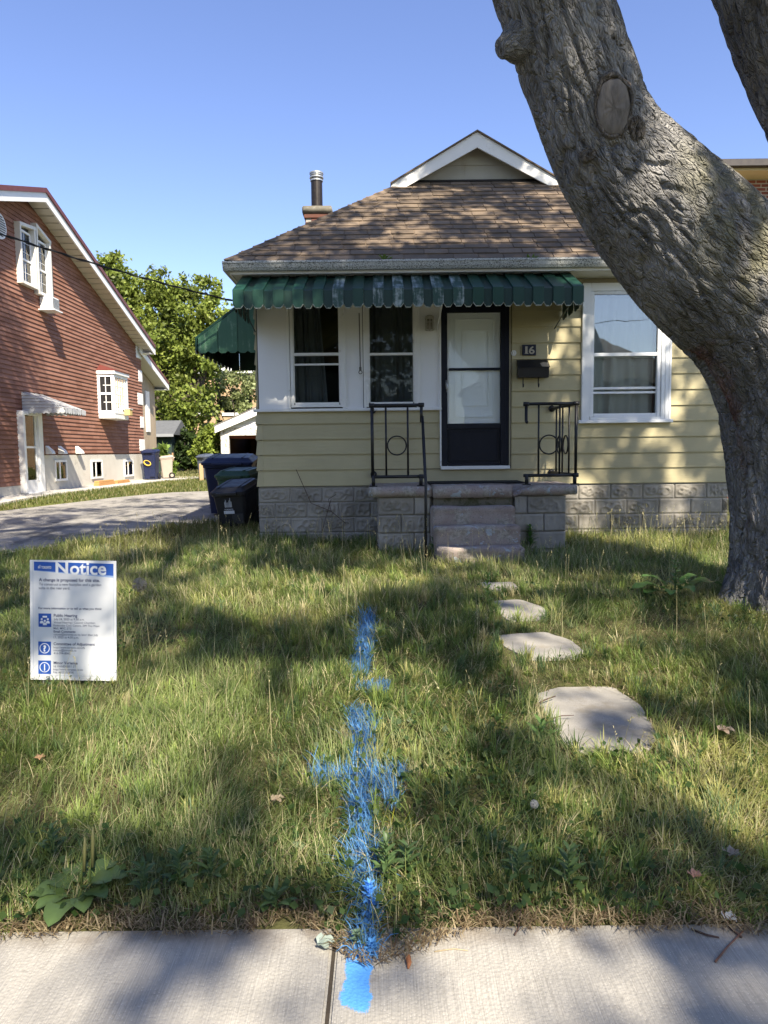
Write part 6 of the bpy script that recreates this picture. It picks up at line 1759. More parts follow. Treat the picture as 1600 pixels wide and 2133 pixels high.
def PL(px, py, Y, rpx):
    p = P(px, py, Y); return (p.x, p.y, p.z, rpx / FPX * Y)
G1, G2 = (0.115, 0.165, 0.028), (0.30, 0.35, 0.075)
YT1 = 40.0
bg_tree('leafy_tree', 'tall bright green maple rising between the two houses', (P(380, 960, YT1).x, YT1, GZ1),
        [PL(235, 590, YT1, 55), PL(225, 555, YT1, 30), PL(345, 605, YT1, 45), PL(290, 640, YT1, 60), PL(410, 655, YT1, 62), PL(430, 610, YT1, 34), PL(340, 720, YT1, 75), PL(430, 740, YT1, 55), PL(370, 830, YT1, 70), PL(260, 720, YT1, 60), PL(370, 900, YT1, 48), PL(455, 680, YT1, 30)],
        36000, 0.23, G1, G2, 5, 'trees behind the houses', 0.30, 2, fill=0.3)
YT2 = 44.0
bg_tree('leafy_tree', 'pale green birch-like tree in front of the tan brick building', (P(500, 950, YT2).x, YT2, GZ1),
        [PL(480, 800, YT2, 34), PL(525, 795, YT2, 32), PL(450, 840, YT2, 34), PL(505, 840, YT2, 26), PL(440, 890, YT2, 30), PL(560, 820, YT2, 30)],
        5000, 0.22, (0.15, 0.19, 0.07), (0.32, 0.36, 0.17), 6, 'trees behind the houses', 0.09, fill=0.2)
bg_tree('shrub', 'bright yellow-green shrub beside the garage post', (P(430, 960, 33).x, 33, GZ1), [PL(432, 930, 33, 26), PL(415, 945, 33, 20), PL(450, 945, 33, 18), PL(440, 905, 33, 20)], 4200, 0.18, (0.14, 0.20, 0.03), (0.30, 0.36, 0.07), 7, 'shrubs in the back yards', 0.03, cat='shrub')
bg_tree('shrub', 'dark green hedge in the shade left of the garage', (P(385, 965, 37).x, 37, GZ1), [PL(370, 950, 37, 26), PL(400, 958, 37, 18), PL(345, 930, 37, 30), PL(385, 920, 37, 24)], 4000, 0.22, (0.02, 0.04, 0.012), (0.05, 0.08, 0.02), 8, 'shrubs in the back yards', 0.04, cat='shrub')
bg_tree('shrub', 'round green bush beside the beige bin', (P(355, 990, 27.5).x, 27.5, GZ1), [PL(355, 978, 27.5, 12), PL(356, 966, 27.5, 10), PL(352, 985, 27.5, 10)], 2600, 0.10, (0.12, 0.20, 0.03), (0.26, 0.36, 0.06), 9, 'shrubs in the back yards', 0.02, cat='shrub')
bg_tree('leafy_plant', 'tall broad-leaved plant behind the bins of the red-brown house', (P(336, 980, 28.5).x, 28.5, GZ1), [PL(336, 935, 28.5, 8), PL(338, 950, 28.5, 7)], 260, 0.26, (0.12, 0.20, 0.04), (0.28, 0.38, 0.09), 10, 'shrubs in the back yards', 0.02, cat='plant')
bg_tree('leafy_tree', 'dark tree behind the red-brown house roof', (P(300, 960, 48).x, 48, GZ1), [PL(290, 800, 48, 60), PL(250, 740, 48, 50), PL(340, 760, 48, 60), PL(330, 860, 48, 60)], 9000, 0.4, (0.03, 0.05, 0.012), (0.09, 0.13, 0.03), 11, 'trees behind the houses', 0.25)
for q_, (x_, y_, h_, r_) in enumerate(bg_later):
    bg_tree('street_tree', ('dark street tree across the road, third from the left, mirrored in the porch windows', 'dark street tree across the road, rightmost of the row, mirrored in the porch windows', 'dark street tree across the road, leftmost of the row', 'dark street tree across the road, second from the left')[q_], (x_, y_, -0.1),
            [(x_, y_, h_, r_), (x_ - r_*0.4, y_ + 0.5, h_ - r_*0.5, r_*0.8), (x_ + r_*0.5, y_, h_ - r_*0.6, r_*0.8), (x_, y_, h_ + r_*0.5, r_*0.7), (x_, y_, h_ - r_*0.9, r_*0.8)], 7000, 0.42, (0.03, 0.05, 0.012), (0.07, 0.11, 0.025), 120 + q_, 'street trees across the road', 0.28, fill=0.3)
# garden stakes and a far bin
for px_, lab in ((354.5, 'left wooden garden stake by the round bush'), (361, 'right wooden garden stake by the round bush')):
    p = P(px_, 975, 29.5)
    tag(MB().box(p.x - 0.03, p.x + 0.03, 29.47, 29.53, GZ1, P(px_, 943 if px_ > 360 else 946, 29.5).z).build('garden_stake', M('weathered_stake', (0.30, 0.19, 0.10), 0.8, bump=0.2)), lab, 'stake', 'garden stakes')
p = P(429, 985, 26.0)
bin_(Vector((p.x, 26.0, GZ1 + .006)), R(-30), 0.48, 0.5, 0.95, plastic('grey_blue_plastic', (0.07, 0.085, 0.12)), 'grey-blue bin standing on the back lawn before the garage', group='bins at the back lawn')
p = P(420, 985, 25.5)
tag(MB().box(p.x - 0.07, p.x + 0.07, 25.45, 25.55, GZ1, GZ1 + 0.62).build('wooden_post', M('pale_post', (0.42, 0.30, 0.17), 0.8, bump=0.2), bevel=0.01), 'short pale wooden post beside the grey-blue bin', 'post')

# ================================================================== the big front-yard tree
def bark_mat():
    m, nt, b, out = new_mat('furrowed_grey_bark'); k = NT(nt)
    v = k.n('Attribute', attribute_name='bark').outputs['Vector']
    c = k.n('Attribute', attribute_name='Col').outputs['Color']
    vs = k.scale(v, 1.0, 1.0, 0.34)
    warp = k.n('VectorMath', {0: vs, 1: k.n('VectorMath', {0: k.n('TexNoise', {'Vector': vs, 'Scale': 7.0, 'Detail': 4.0}).outputs['Color'], 1: (0.12, 0.12, 0.12)}, operation='MULTIPLY').outputs[0]}, operation='ADD').outputs[0]
    crack = k.vor(warp, 20.0, feature='DISTANCE_TO_EDGE')
    crack2 = k.vor(warp, 48.0, feature='DISTANCE_TO_EDGE')
    plate = k.vor(warp, 13.0, out='Color')
    fine = k.noise(k.scale(v, 1, 1, 0.5), 60.0, 6.0, 0.72)
    h = k.math('ADD', k.math('MULTIPLY', k.step(crack, 0.0, 0.16), 1.0), k.math('ADD', k.math('MULTIPLY', k.step(crack2, 0.0, 0.2), 0.45), k.math('MULTIPLY', fine, 0.7)))
    tone = k.math('ADD', k.math('MULTIPLY', k.noise(vs, 22.0, 6.0, 0.75), 1.3), 0.35)
    c = k.hsv(c, k.math('MULTIPLY', tone, k.math('ADD', k.math('MULTIPLY', k.sep(plate)[0], 0.35), 0.82)))
    k.put(b, 'Base Color', c); k.put(b, 'Roughness', 0.95); k.put(b, 'Specular IOR Level', 0.12)
    k.put(b, 'Normal', k.bump(h, 1.0, 0.05))
    return m
m_bark = bark_mat()
def catmull(pts, n):
    out = []
    P_ = [pts[0]] + list(pts) + [pts[-1]]
    m_ = len(pts) - 1
    for i in range(n + 1):
        t = i / n * m_; k = min(int(t), m_ - 1); f = t - k
        a, b, c, d = [np.array(P_[k + j], float) for j in range(4)]
        out.append(0.5 * ((2*b) + (-a + c)*f + (2*a - 5*b + 4*c - d)*f*f + (-a + 3*b - 3*c + d)*f**3))
    return np.array(out)
STAIN = [P(1488, 735, 5.62), P(1535, 790, 5.62), P(1562, 860, 5.66), P(1576, 950, 5.68), P(1580, 1080, 5.68), P(1575, 1180, 5.68), P(1570, 1250, 5.6)]
MOSS = [(P(1505, 430, 5.55), 0.32), (P(1555, 520, 5.5), 0.34), (P(1440, 370, 5.5), 0.2), (P(1590, 600, 5.5), 0.2)]
PALE = [(P(1230, 150, 5.1), 0.18), (P(1210, 215, 5.1), 0.12), (P(1580, 560, 5.5), 0.22), (P(1560, 1150, 5.7), 0.35), (P(1600, 1000, 5.7), 0.28), (P(1565, 760, 5.6), 0.12), (P(1330, 540, 5.3), 0.15)]
def bark_limb(name, ctrl, parent, nlen, nround=128, seed=0, amp=1.0, flare=False, mat=m_bark, detail=True):
    """ctrl: (x, y, z, radius); a displaced sweep with furrowed bark"""
    S = catmull(ctrl, nlen)
    pos, rad = S[:, :3], S[:, 3]
    tang = np.gradient(pos, axis=0); tang /= np.linalg.norm(tang, axis=1)[:, None]
    up = np.array([0.0, -1.0, 0.0])
    V = np.zeros((nlen + 1, nround, 3)); B = np.zeros((nlen + 1, nround, 3)); C = np.zeros((nlen + 1, nround, 3))
    L = np.concatenate([[0], np.cumsum(np.linalg.norm(np.diff(pos, axis=0), axis=1))])
    th = np.linspace(0, 2*np.pi, nround, endpoint=False)
    stain = np.array([list(p) for p in STAIN])
    for i in range(nlen + 1):
        t = tang[i]; u = up - t * up.dot(t); u /= np.linalg.norm(u); up = u; w = np.cross(t, u)
        for j in range(nround):
            d = u * math.cos(th[j]) + w * math.sin(th[j])
            r = rad[i]
            bk = Vector((math.cos(th[j]) * r * 1.0, math.sin(th[j]) * r * 1.0, L[i]))
            q = Vector((bk.x * 2.2, bk.y * 2.2, bk.z * 0.9 + seed * 7))
            if detail:
                big = mnoise.noise(q) * 0.045
                s1 = Vector((bk.x * 11, bk.y * 11, bk.z * 2.0 + seed)); n1 = mnoise.noise(s1 + mnoise.noise_vector(s1 * 0.6) * 0.45)
                s2 = Vector((bk.x * 24, bk.y * 24, bk.z * 5 + seed)); n2 = mnoise.noise(s2 + mnoise.noise_vector(s2 * 0.5) * 0.6)
                furrow = 0.014 - 0.042 * math.exp(-(n1 / 0.10)**2) - 0.017 * math.exp(-(n2 / 0.12)**2) + 0.012 * n2
                disp = (big * min(1, r * 2.5) + furrow * 0.72 * min(1, r * 2.5)) * amp
            else:
                disp = mnoise.noise(q * 2) * 0.1 * r
            if flare and L[i] < 1.0:
                f = (1 - L[i])**2
                disp += f * (0.16 * max(0, math.sin(th[j] * 3 + 0.7)) + 0.07 * math.sin(th[j] * 7 + 1))
            V[i, j] = pos[i] + d * (r + disp)
            B[i, j] = bk
    Vf = V.reshape(-1, 3)
    g = vnoise(Vf[:, 0]*3 + 40, Vf[:, 2]*3 + 40 + Vf[:, 1]*2, 3)[:, None]
    g2 = vnoise(Vf[:, 0]*14 + 40, Vf[:, 2]*9 + 40 + Vf[:, 1]*11, 4)[:, None]
    col = (1 - g) * np.array([[0.240, 0.234, 0.230]]) + g * np.array([[0.39, 0.38, 0.37]])
    if detail:
        def blend(col, c, f): return col * (1 - f[:, None]) + np.array([c]) * f[:, None]
        for p, r in PALE:
            f = np.clip(1 - np.linalg.norm(Vf - np.array(p), axis=1) / (r * 1.6), 0, 1) * np.clip(g2[:, 0]*2.4 - 0.6, 0, 1)
            col = blend(col, (0.46, 0.435, 0.39), f * 0.8)
        for p, r in MOSS:
            f = np.clip(1 - np.linalg.norm(Vf - np.array(p), axis=1) / (r * 1.7), 0, 1) * np.clip(g2[:, 0]*2.2 - 0.4, 0, 1)
            col = blend(col, (0.25, 0.235, 0.10), f * 0.55)
        ds = np.full(len(Vf), 9.0); sw = np.zeros(len(Vf))
        for a, c in zip(stain[:-1], stain[1:]):
            ab = c - a; t = np.clip(((Vf - a)[:, [0, 2]] @ ab[[0, 2]]) / (ab[[0, 2]] @ ab[[0, 2]]), 0, 1); dd = np.linalg.norm((Vf - (a + t[:, None]*ab))[:, [0, 2]], axis=1) + np.where(Vf[:, 1] > 6.1, 9.0, 0.0)
            ds = np.minimum(ds, dd)
        f = np.clip(1.55 - ds / 0.10 - g2[:, 0] * 0.6, 0, 1)
        col = blend(col, (0.20, 0.072, 0.042), f * 0.95)
    nl, nr = nlen + 1, nround
    ii, jj = np.meshgrid(np.arange(nl - 1), np.arange(nr), indexing='ij'); j2 = (jj + 1) % nr
    idx = np.stack([ii*nr + jj, ii*nr + j2, (ii+1)*nr + j2, (ii+1)*nr + jj], -1).reshape(-1)
    o0 = Vf.mean(0)
    me = np_mesh(name, Vf - o0, np.full((nl - 1)*nr, 4), idx, col, mat, smooth=True)
    a = me.attributes.new('bark', 'FLOAT_VECTOR', 'POINT'); a.data.foreach_set('vector', B.reshape(-1).astype(np.float32))
    o = bpy.data.objects.new(name, me); link(o, o0, parent)
    return o
def CP(px, py, Y, rpx):
    p = P(px, py, Y); return (p.x, p.y, p.z, rpx / FPX * Y * 0.90)
tb = G(1640, 1270)
tree = empty('maple_tree', (tb.x, 6.25, zg(6.25)), 'massive leaning maple with furrowed grey bark on the right of the lawn', 'tree')
T1 = [CP(1652, 1330, 6.2, 190), CP(1655, 1262, 6.2, 152), CP(1655, 1170, 6.2, 133), CP(1655, 1080, 6.2, 130), CP(1655, 990, 6.2, 132), CP(1650, 880, 6.18, 142), CP(1622, 750, 6.12, 152), CP(1568, 638, 6.05, 160), CP(1443, 522, 5.95, 157),
      CP(1345, 412, 5.85, 144), CP(1284, 335, 5.77, 130), CP(1247, 265, 5.70, 120), CP(1217, 185, 5.62, 117), CP(1185, 100, 5.54, 116), CP(1146, 0, 5.45, 114), CP(1095, -170, 5.25, 112), CP(1010, -380, 4.9, 104)]
T1 += [(0.2, 4.0, 8.0, 0.30), (0.0, 2.6, 10.2, 0.22), (-0.4, 1.0, 12.4, 0.10)]
bark_limb('trunk', T1, tree, 640, 200, 1, 1.0, flare=True)
T2 = [CP(1712, 760, 6.15, 130), CP(1737, 600, 6.05, 140), CP(1764, 470, 5.97, 130), CP(1768, 380, 5.9, 120), CP(1740, 270, 5.8, 114), CP(1695, 160, 5.7, 112), CP(1646, 60, 5.6, 110), CP(1612, -20, 5.53, 108), CP(1535, -220, 5.35, 102), CP(1470, -420, 5.1, 88), (2.5, 4.4, 8.4, 0.26), (2.9, 2.6, 10.4, 0.2), (3.3, 1.0, 12.6, 0.10)]
bark_limb('limb', T2, tree, 340, 150, 5, 1.0)
# high branches that carry the crown, above the picture
for q, br in enumerate((
    [(0.2, 4.0, 8.0, 0.22), (0.8, 1.4, 10.2, 0.16), (1.6, -1.6, 12.0, 0.11), (2.4, -5.0, 13.0, 0.06), (2.8, -7.4, 13.4, 0.03)],
    [(0.0, 3.0, 9.5, 0.18), (-1.4, 1.0, 11.6, 0.13), (-2.6, -1.6, 12.8, 0.08), (-3.6, -3.6, 13.2, 0.03)],
    [(2.5, 4.4, 8.4, 0.24), (4.0, 1.6, 10.4, 0.18), (5.6, -2.4, 12.4, 0.12), (6.8, -5.2, 13.2, 0.07), (7.4, -7.2, 13.6, 0.03)],
    [(2.7, 3.0, 9.0, 0.20), (5.2, 1.6, 11.4, 0.13), (7.8, -0.2, 12.8, 0.07), (9.4, -1.6, 13.4, 0.03)],
    [(0.3, 3.2, 8.6, 0.16), (2.2, 0.4, 11.2, 0.11), (3.8, -3.0, 13.0, 0.06), (4.6, -5.6, 13.8, 0.03)])):
    bark_limb('limb', br, tree, 40, 20, 10 + q, 0.5, detail=False)
# pruning wound, branch stubs and old collars
m_crown = leaf_mat('maple_crown_leaf', 0.55)
m_scar = M('weathered_cut_wood', (0.16, 0.146, 0.136), 0.8, 0.2, 5, (0.11, 0.10, 0.092), 0.45, 0.7, 12, 0.35, 30, 0.006, stretch=(3, 3, 0.5))
m_scarp = M('pale_split_wood', (0.40, 0.32, 0.25), 0.85, 0.25, 14, (0.16, 0.10, 0.07), 0.5, 0.65, 20, 0.5, 60, 0.008)
def facing(px, py, Y):
    return P(px, py, Y), -ray(px, py).normalized()
def lump(name, px, py, Y, rw_, rh_, depth, mat, tiltdeg=0, ring=False, seed=0):
    c, n = facing(px, py, Y); n = (n + Vector((0.1, 0, 0.12))).normalized()
    u = n.cross(Vector((0, 0, 1))).normalized() * -1; w = u.cross(n) * -1
    w = n.cross(u) if n.cross(u).z > 0 else u.cross(n)
    a_ = R(tiltdeg); u, w = u * math.cos(a_) + w * math.sin(a_), w * math.cos(a_) - u * math.sin(a_)
    b = MB(); nn = 36; rings = []
    prof = [(1.25, -0.09), (1.16, -0.02), (1.04, depth), (0.94, depth * 0.8), (0.88, depth * 0.35)] if ring else [(1.0, -0.1), (0.98, depth * 0.7), (0.9, depth), (0.5, depth * 1.04), (0.1, depth * 1.02)]
    for s, d in prof:
        rg_ = []
        for i in range(nn):
            a = 6.283 * i / nn
            f = 1 + 0.10 * mnoise.noise(Vector((math.cos(a)*1.6, math.sin(a)*1.6, seed))) + 0.05 * mnoise.noise(Vector((math.cos(a)*6, math.sin(a)*6, seed + s)))
            rg_.append(c + u * (rw_ * s * f * math.cos(a)) + w * (rh_ * s * f * math.sin(a)) + n * (d + 0.012 * mnoise.noise(Vector((a*3, s*9, seed)))))
        rings.append(rg_)
    b.loft(rings, cap0=False, cap1=not ring)
    o = b.build(name, mat, tree, smooth=True)
    if mat is m_bark:
        me = o.data; n_ = len(me.vertices)
        cc = me.attributes.new('Col', 'FLOAT_COLOR', 'POINT'); cc.data.foreach_set('color', np.tile(np.array([0.24, 0.215, 0.19, 1.0], np.float32), n_))
        bk = me.attributes.new('bark', 'FLOAT_VECTOR', 'POINT'); co = np.zeros(n_*3, np.float32); me.vertices.foreach_get('co', co); bk.data.foreach_set('vector', co)
    return o
YSC = 5.27
lump('pruning_scar', 1277, 225, YSC + 0.02, 0.118, 0.185, 0.045, m_scar, 6, seed=1)
lump('scar_collar', 1277, 222, YSC + 0.02, 0.122, 0.192, 0.05, m_bark, 6, ring=True, seed=2)
lump('split_wood', 1283, 178, YSC + 0.02, 0.105, 0.045, 0.06, m_scarp, -12, seed=3)
lump('bark_knot', 1325, 270, 5.35, 0.06, 0.09, 0.05, m_bark, 10, seed=4)
lump('bark_knot', 1225, 322, 5.38, 0.06, 0.05, 0.045, m_bark, 0, seed=6)
lump('bark_knot', 1322, 362, 5.45, 0.06, 0.035, 0.04, m_bark, 0, seed=7)
def stub(px0, py0, Y0, r0, px1, py1, Y1, r1, name='branch_stub', seed=3):
    a, c = P(px0, py0, Y0), P(px1, py1, Y1)
    return bark_limb(name, [(*a, r0), (*a.lerp(c, 0.5), (r0 + r1)/2 * 1.05), (*a.lerp(c, 0.85), r1 * 1.1), (*c, r1 * 0.8), (*(a.lerp(c, 1.02)), r1 * 0.1)], tree, 44, 60, seed, 1.1)
stub(1120, 70, 5.5, 0.24, 1042, 102, 5.40, 0.075, seed=31)
stub(1115, 40, 5.48, 0.18, 1066, 12, 5.4, 0.07, seed=33)
stub(1420, 360, 5.8, 0.16, 1450, 330, 5.75, 0.07, seed=35)
stub(1500, 440, 5.7, 0.10, 1560, 470, 5.6, 0.07, seed=36, name='bark_ridge')

# crown: leaves hang on twig clumps above and behind the camera
sunv = np.array(SUN)
FLECKS = [[(640, 1425), (760, 1395), (860, 1415), (930, 1480), (965, 1555), (890, 1590), (800, 1535), (740, 1480), (650, 1490)],
          [(0, 1395), (120, 1440), (260, 1450), (420, 1415), (560, 1455), (540, 1540), (400, 1600), (240, 1560), (60, 1590), (0, 1560)],
          [(20, 1990), (150, 1985), (200, 2180), (0, 2200)], [(860, 2010), (980, 2000), (1040, 2060), (1020, 2200), (800, 2200)], [(1260, 2000), (1380, 2000), (1400, 2050), (1330, 2060), (1280, 2040)], [(420, 2090), (560, 2060), (580, 2180), (420, 2200)],
          [(1130, 1285), (1260, 1325), (1430, 1370), (1420, 1450), (1250, 1430), (1140, 1390)], [(1100, 1435), (1210, 1432), (1195, 1470), (1130, 1485)],
          [(1200, 1570), (1380, 1560), (1600, 1560), (1640, 1630), (1420, 1635), (1270, 1600)], [(1440, 1650), (1640, 1650), (1640, 1720), (1500, 1715)],
          [(430, 1200), (650, 1205), (660, 1260), (560, 1300), (440, 1265)], [(60, 1600), (330, 1605), (310, 1690), (90, 1680)], [(580, 1650), (720, 1620), (730, 1760), (590, 1780)],
          [(1030, 1268), (1150, 1270), (1130, 1300), (1050, 1300)], [(1050, 1345), (1100, 1335), (1130, 1365), (1085, 1375)], [(1210, 1090), (1330, 1105), (1300, 1150), (1220, 1140)], [(1380, 1130), (1500, 1150), (1480, 1190), (1380, 1180)], [(700, 1190), (860, 1200), (840, 1235), (720, 1240)]]
GF = [[tuple(G(a, b_)[:2]) for a, b_ in poly] for poly in FLECKS]
SHADE = [[(0, 1690), (250, 1700), (420, 1760), (560, 1800), (700, 1830), (700, 1930), (0, 1940)], [(930, 1480), (1010, 1500), (1110, 1570), (1240, 1620), (1400, 1700), (1500, 1760), (1600, 1800), (1600, 1900), (1000, 1900), (860, 1800), (850, 1700), (900, 1620), (960, 1590)],
         [(1180, 1480), (1290, 1450), (1350, 1520), (1250, 1530)], [(1240, 1180), (1500, 1190), (1510, 1260), (1250, 1250)], [(540, 1110), (900, 1110), (900, 1180), (540, 1190)], [(250, 1290), (440, 1275), (760, 1300), (740, 1370), (420, 1390), (270, 1380)], [(850, 1220), (1000, 1230), (1010, 1380), (1050, 1430), (960, 1440), (880, 1370)]]
GD = [[tuple(G(a, b_)[:2]) for a, b_ in poly] for poly in SHADE] + [[(-2.2, 4.6), (-1.65, 4.6), (-1.9, 5.7), (-2.55, 5.7)]]
def leaf_keep(C, rg):
    """thin the crown by where shadows land, shaping it for chosen flecks and shade"""
    t = C[:, 2] / sunv[2]
    for _ in range(4):
        y = C[:, 1] - sunv[1] * t
        t = (C[:, 2] - zg_np(y)) / sunv[2]
    gx, gy = C[:, 0] - sunv[0]*t, C[:, 1] - sunv[1]*t
    mott = 0.45*vnoise(gx*2.1 + 40, gy*1.7 + 40, 71) + 0.55*vnoise(gx*5.2 + 40, gy*4.2 + 40, 72)
    p = np.where(mott > 0.52, 0.52, 0.08)
    fine_ = vnoise(gx*5.2 + 17, gy*4.0 + 17, 73)
    for poly in GD[:-1]:
        m_ = inpoly(gx, gy, poly); p[m_] = np.where(fine_[m_] > 0.70, 0.06, 0.50)
    p[inpoly(gx, gy, GD[-1])] = 0.22
    # jitter softens the outline of each gap
    for ox, oy in ((0, 0), (0.10, 0), (-0.10, 0), (0, 0.12), (0, -0.12)):
        for poly in GF: p[inpoly(gx + ox, gy + oy, poly)] = 0.03
    tf = (C[:, 1] - 10.0) / sunv[1]; fx, fz = C[:, 0] - sunv[0]*tf, C[:, 2] - sunv[2]*tf
    onf = (gy > 10.0) & (fx > XL - 0.3) & (fx < XR + 0.3) & (fz < 4.0)
    p[onf & (fx < 1.9)] = 1.0
    sp = vnoise(fx*3.2 + 30, fz*1.1 + 30, 77)
    p[onf & (fx >= 1.9) & (fz < 2.6)] = np.where(sp[onf & (fx >= 1.9) & (fz < 2.6)] > 0.56, 0.08, 0.65)
    rfm = (gy > 10.0) & (fz >= 4.0) & (fx > XL - 0.5) & (fx < XR + 0.5)
    sr = vnoise(fx*1.6 + 10, fz*3.0 + 10, 78)
    p[rfm] = np.where(sr[rfm] > 0.56, 0.10, 0.62)
    drv = (gy > 9) & (gx < XL)
    sd_ = vnoise(gx*0.8 + 10, gy*2.2 + 10, 79)
    p[drv] = np.where(sd_[drv] > 0.5, 0.08, 0.5)
    p[(gx < -6.5) & (gy > 13)] = 0.15
    return rg.random(len(C)) < p
def big_crown(tree_o, cen, rad, nclump, nleaf, seed, size=0.155):
    rg = np.random.default_rng(seed)
    c = []
    while len(c) < nclump:
        u = rg.uniform(-1, 1, 3)
        if (u**2).sum() > 1: continue
        p = np.array(cen) + u * np.array(rad)
        if p[2] - CAMZ < 0.68 * max(p[1], 0) + 0.75: continue
        if p[2] < 5.6: continue
        c.append(p)
    c = np.array(c)
    # extra leaf clumps, added to keep the sun off the left house front
    ne_ = 560
    fxs, fzs, ts = rg.uniform(XL - 0.2, 1.7, ne_), rg.uniform(0.3, 2.7, ne_), rg.uniform(9.5, 14.0, ne_)
    e_ = np.stack([fxs + SUN.x/SUN.z*ts, 10.0 + SUN.y/SUN.z*ts, fzs + ts], 1)
    e_ = e_[(e_[:, 2] - CAMZ > 0.68*np.maximum(e_[:, 1], 0) + 0.8)]
    fxs, fzs, ts = rg.uniform(0.2, 2.9, 150), rg.uniform(5.8, 6.9, 150), rg.uniform(6.0, 9.5, 150)  # more added clumps, placed to shade the gable
    g_ = np.stack([fxs + SUN.x/SUN.z*ts, 11.7 + SUN.y/SUN.z*ts, fzs + ts], 1)
    c = np.concatenate([c, e_, g_]); nclump = len(c)
    k = np.repeat(np.arange(nclump), nleaf)
    C = c[k] + rg.normal(size=(len(k), 3)) * np.array([0.34, 0.34, 0.2])
    C = C[(C[:, 2] - CAMZ > 0.66 * np.maximum(C[:, 1], 0) + 0.35)]
    C = C[leaf_keep(C, rg)]
    h = rg.random(len(C))[:, None]
    cols = (1 - h) * np.array([[0.07, 0.12, 0.03]]) + h * np.array([[0.13, 0.19, 0.05]])
    crown('crown', C, size, cols, tree_o, seed + 1, m_crown)
big_crown(tree, (3.5, -3.4, 12.6), (9.0, 8.2, 3.8), 3300, 60, 21)
# the neighbour's street tree, out of the picture; its shade lies on the red-brown wall
st = empty('maple_tree', (-6.3, 9.4, zg(9.4)), 'slim neighbouring tree just left of the view, shading the red-brown wall', 'tree')
bark_limb('trunk', [(-6.3, 9.4, zg(9.4) - 0.1, 0.24), (-6.28, 9.4, 3, 0.2), (-6.2, 9.3, 6, 0.17), (-6.1, 9.2, 9.5, 0.12), (-6.0, 9.0, 12, 0.04)], st, 40, 20, 44, 0.5, detail=False)
rg = np.random.default_rng(90)
cc = []
while len(cc) < 170:
    u = rg.uniform(-1, 1, 3)
    if (u**2).sum() > 1: continue
    p = np.array((-6.5, 8.9, 11.4)) + u * np.array((1.7, 1.7, 3.0))
    if p[2] - CAMZ < 0.68 * p[1] + 0.8: continue
    cc.append(p)
cc = np.array(cc); k_ = np.repeat(np.arange(len(cc)), 45)
C = cc[k_] + rg.normal(size=(len(k_), 3)) * 0.28
C = C[C[:, 2] - CAMZ > 0.66 * C[:, 1] + 0.4]
h = rg.random(len(C))[:, None]
crown('crown', C, 0.15, (1 - h) * np.array([[0.035, 0.075, 0.015]]) + h * np.array([[0.085, 0.14, 0.03]]), st, 91)

# ================================================================== lawn
EDGE_PX = [(-80, 1945), (0, 1945), (150, 1938), (300, 1932), (420, 1940), (500, 1945), (600, 1915), (680, 1940), (720, 1985), (770, 2003), (830, 1985), (880, 1965), (930, 1945), (1000, 1925), (1200, 1928), (1400, 1930), (1500, 1925), (1600, 1945), (1680, 1945)]
eg = np.array([tuple(G(a, b_)[:2]) for a, b_ in EDGE_PX])
def edge_y(x): return np.interp(x, eg[:, 0], eg[:, 1]) + 0.03 * (vnoise(x*7 + 60, x*0 + 5, 31) - 0.5)
def g2(px, py): p = G(px, py); return (p.x, p.y)
def strip(pts):            # [(px, py, halfwidth px)] -> ground polygons
    out = []
    for (a, b_, w), (c, d, e) in zip(pts[:-1], pts[1:]):
        out.append([g2(a - w, b_), g2(a + w, b_), g2(c + e, d), g2(c - e, d)])
    return out
BLUE = strip([(768, 1288, 14), (764, 1330, 18), (754, 1380, 18), (749, 1415, 16)]) + strip([(762, 1440, 26), (790, 1432, 24), (784, 1448, 20)]) + \
       strip([(752, 1484, 22), (756, 1505, 28), (758, 1560, 25), (756, 1600, 25), (757, 1640, 27), (752, 1700, 23), (752, 1760, 23), (750, 1815, 27), (768, 1850, 20), (776, 1890, 18), (765, 1930, 22), (762, 1965, 26), (762, 2000, 26)]) + \
       [[g2(648, 1608), g2(690, 1602), g2(692, 1642), g2(650, 1645)], [g2(690, 1612), g2(760, 1612), g2(760, 1632), g2(690, 1634)], [g2(770, 1608), g2(840, 1598), g2(846, 1630), g2(800, 1650), g2(770, 1640)], [g2(800, 1640), g2(836, 1640), g2(826, 1690), g2(802, 1690)]]
YELLOW = [[g2(800, 1722), g2(836, 1720), g2(840, 1752), g2(806, 1752)]]
TREEC = (T1[2][0], T1[2][1])
def lawn_ok(x, y, pad=0.0):
    ok = y > edge_y(x) + pad
    ok &= ~inpoly(x, y, DRIVE)
    for (cx, cy, rx, ry, ol) in STONES:
        ok &= ~inpoly(cx + (x - cx)/(0.98 + pad), cy + (y - cy)/(0.96 + pad), ol)
    ok &= ~((x > XL - 0.02) & (y > YF - 0.03))
    ok &= ~((x > sx[0] + 0.06) & (x < sx[5] - 0.1) & (y > YP + 0.02))
    ok &= ~((x > P(905, 1120, 8.3).x) & (x < P(1090, 1120, 8.3).x) & (y > 8.12))
    ok &= ((x - TREEC[0])**2 + (y - TREEC[1])**2) > 0.56**2
    return ok
def sample_lawn(n, seed, y0=2.05, y1=10.0, wedge=True):
    rg = np.random.default_rng(seed)
    y = y0 + (y1 - y0) * rg.random(n * 3) ** 1.15
    half = 0.60 * y + 0.9
    x = rg.uniform(-1, 1, len(y)) * (half if wedge else 7.5)
    return x[:n], y[:n], rg
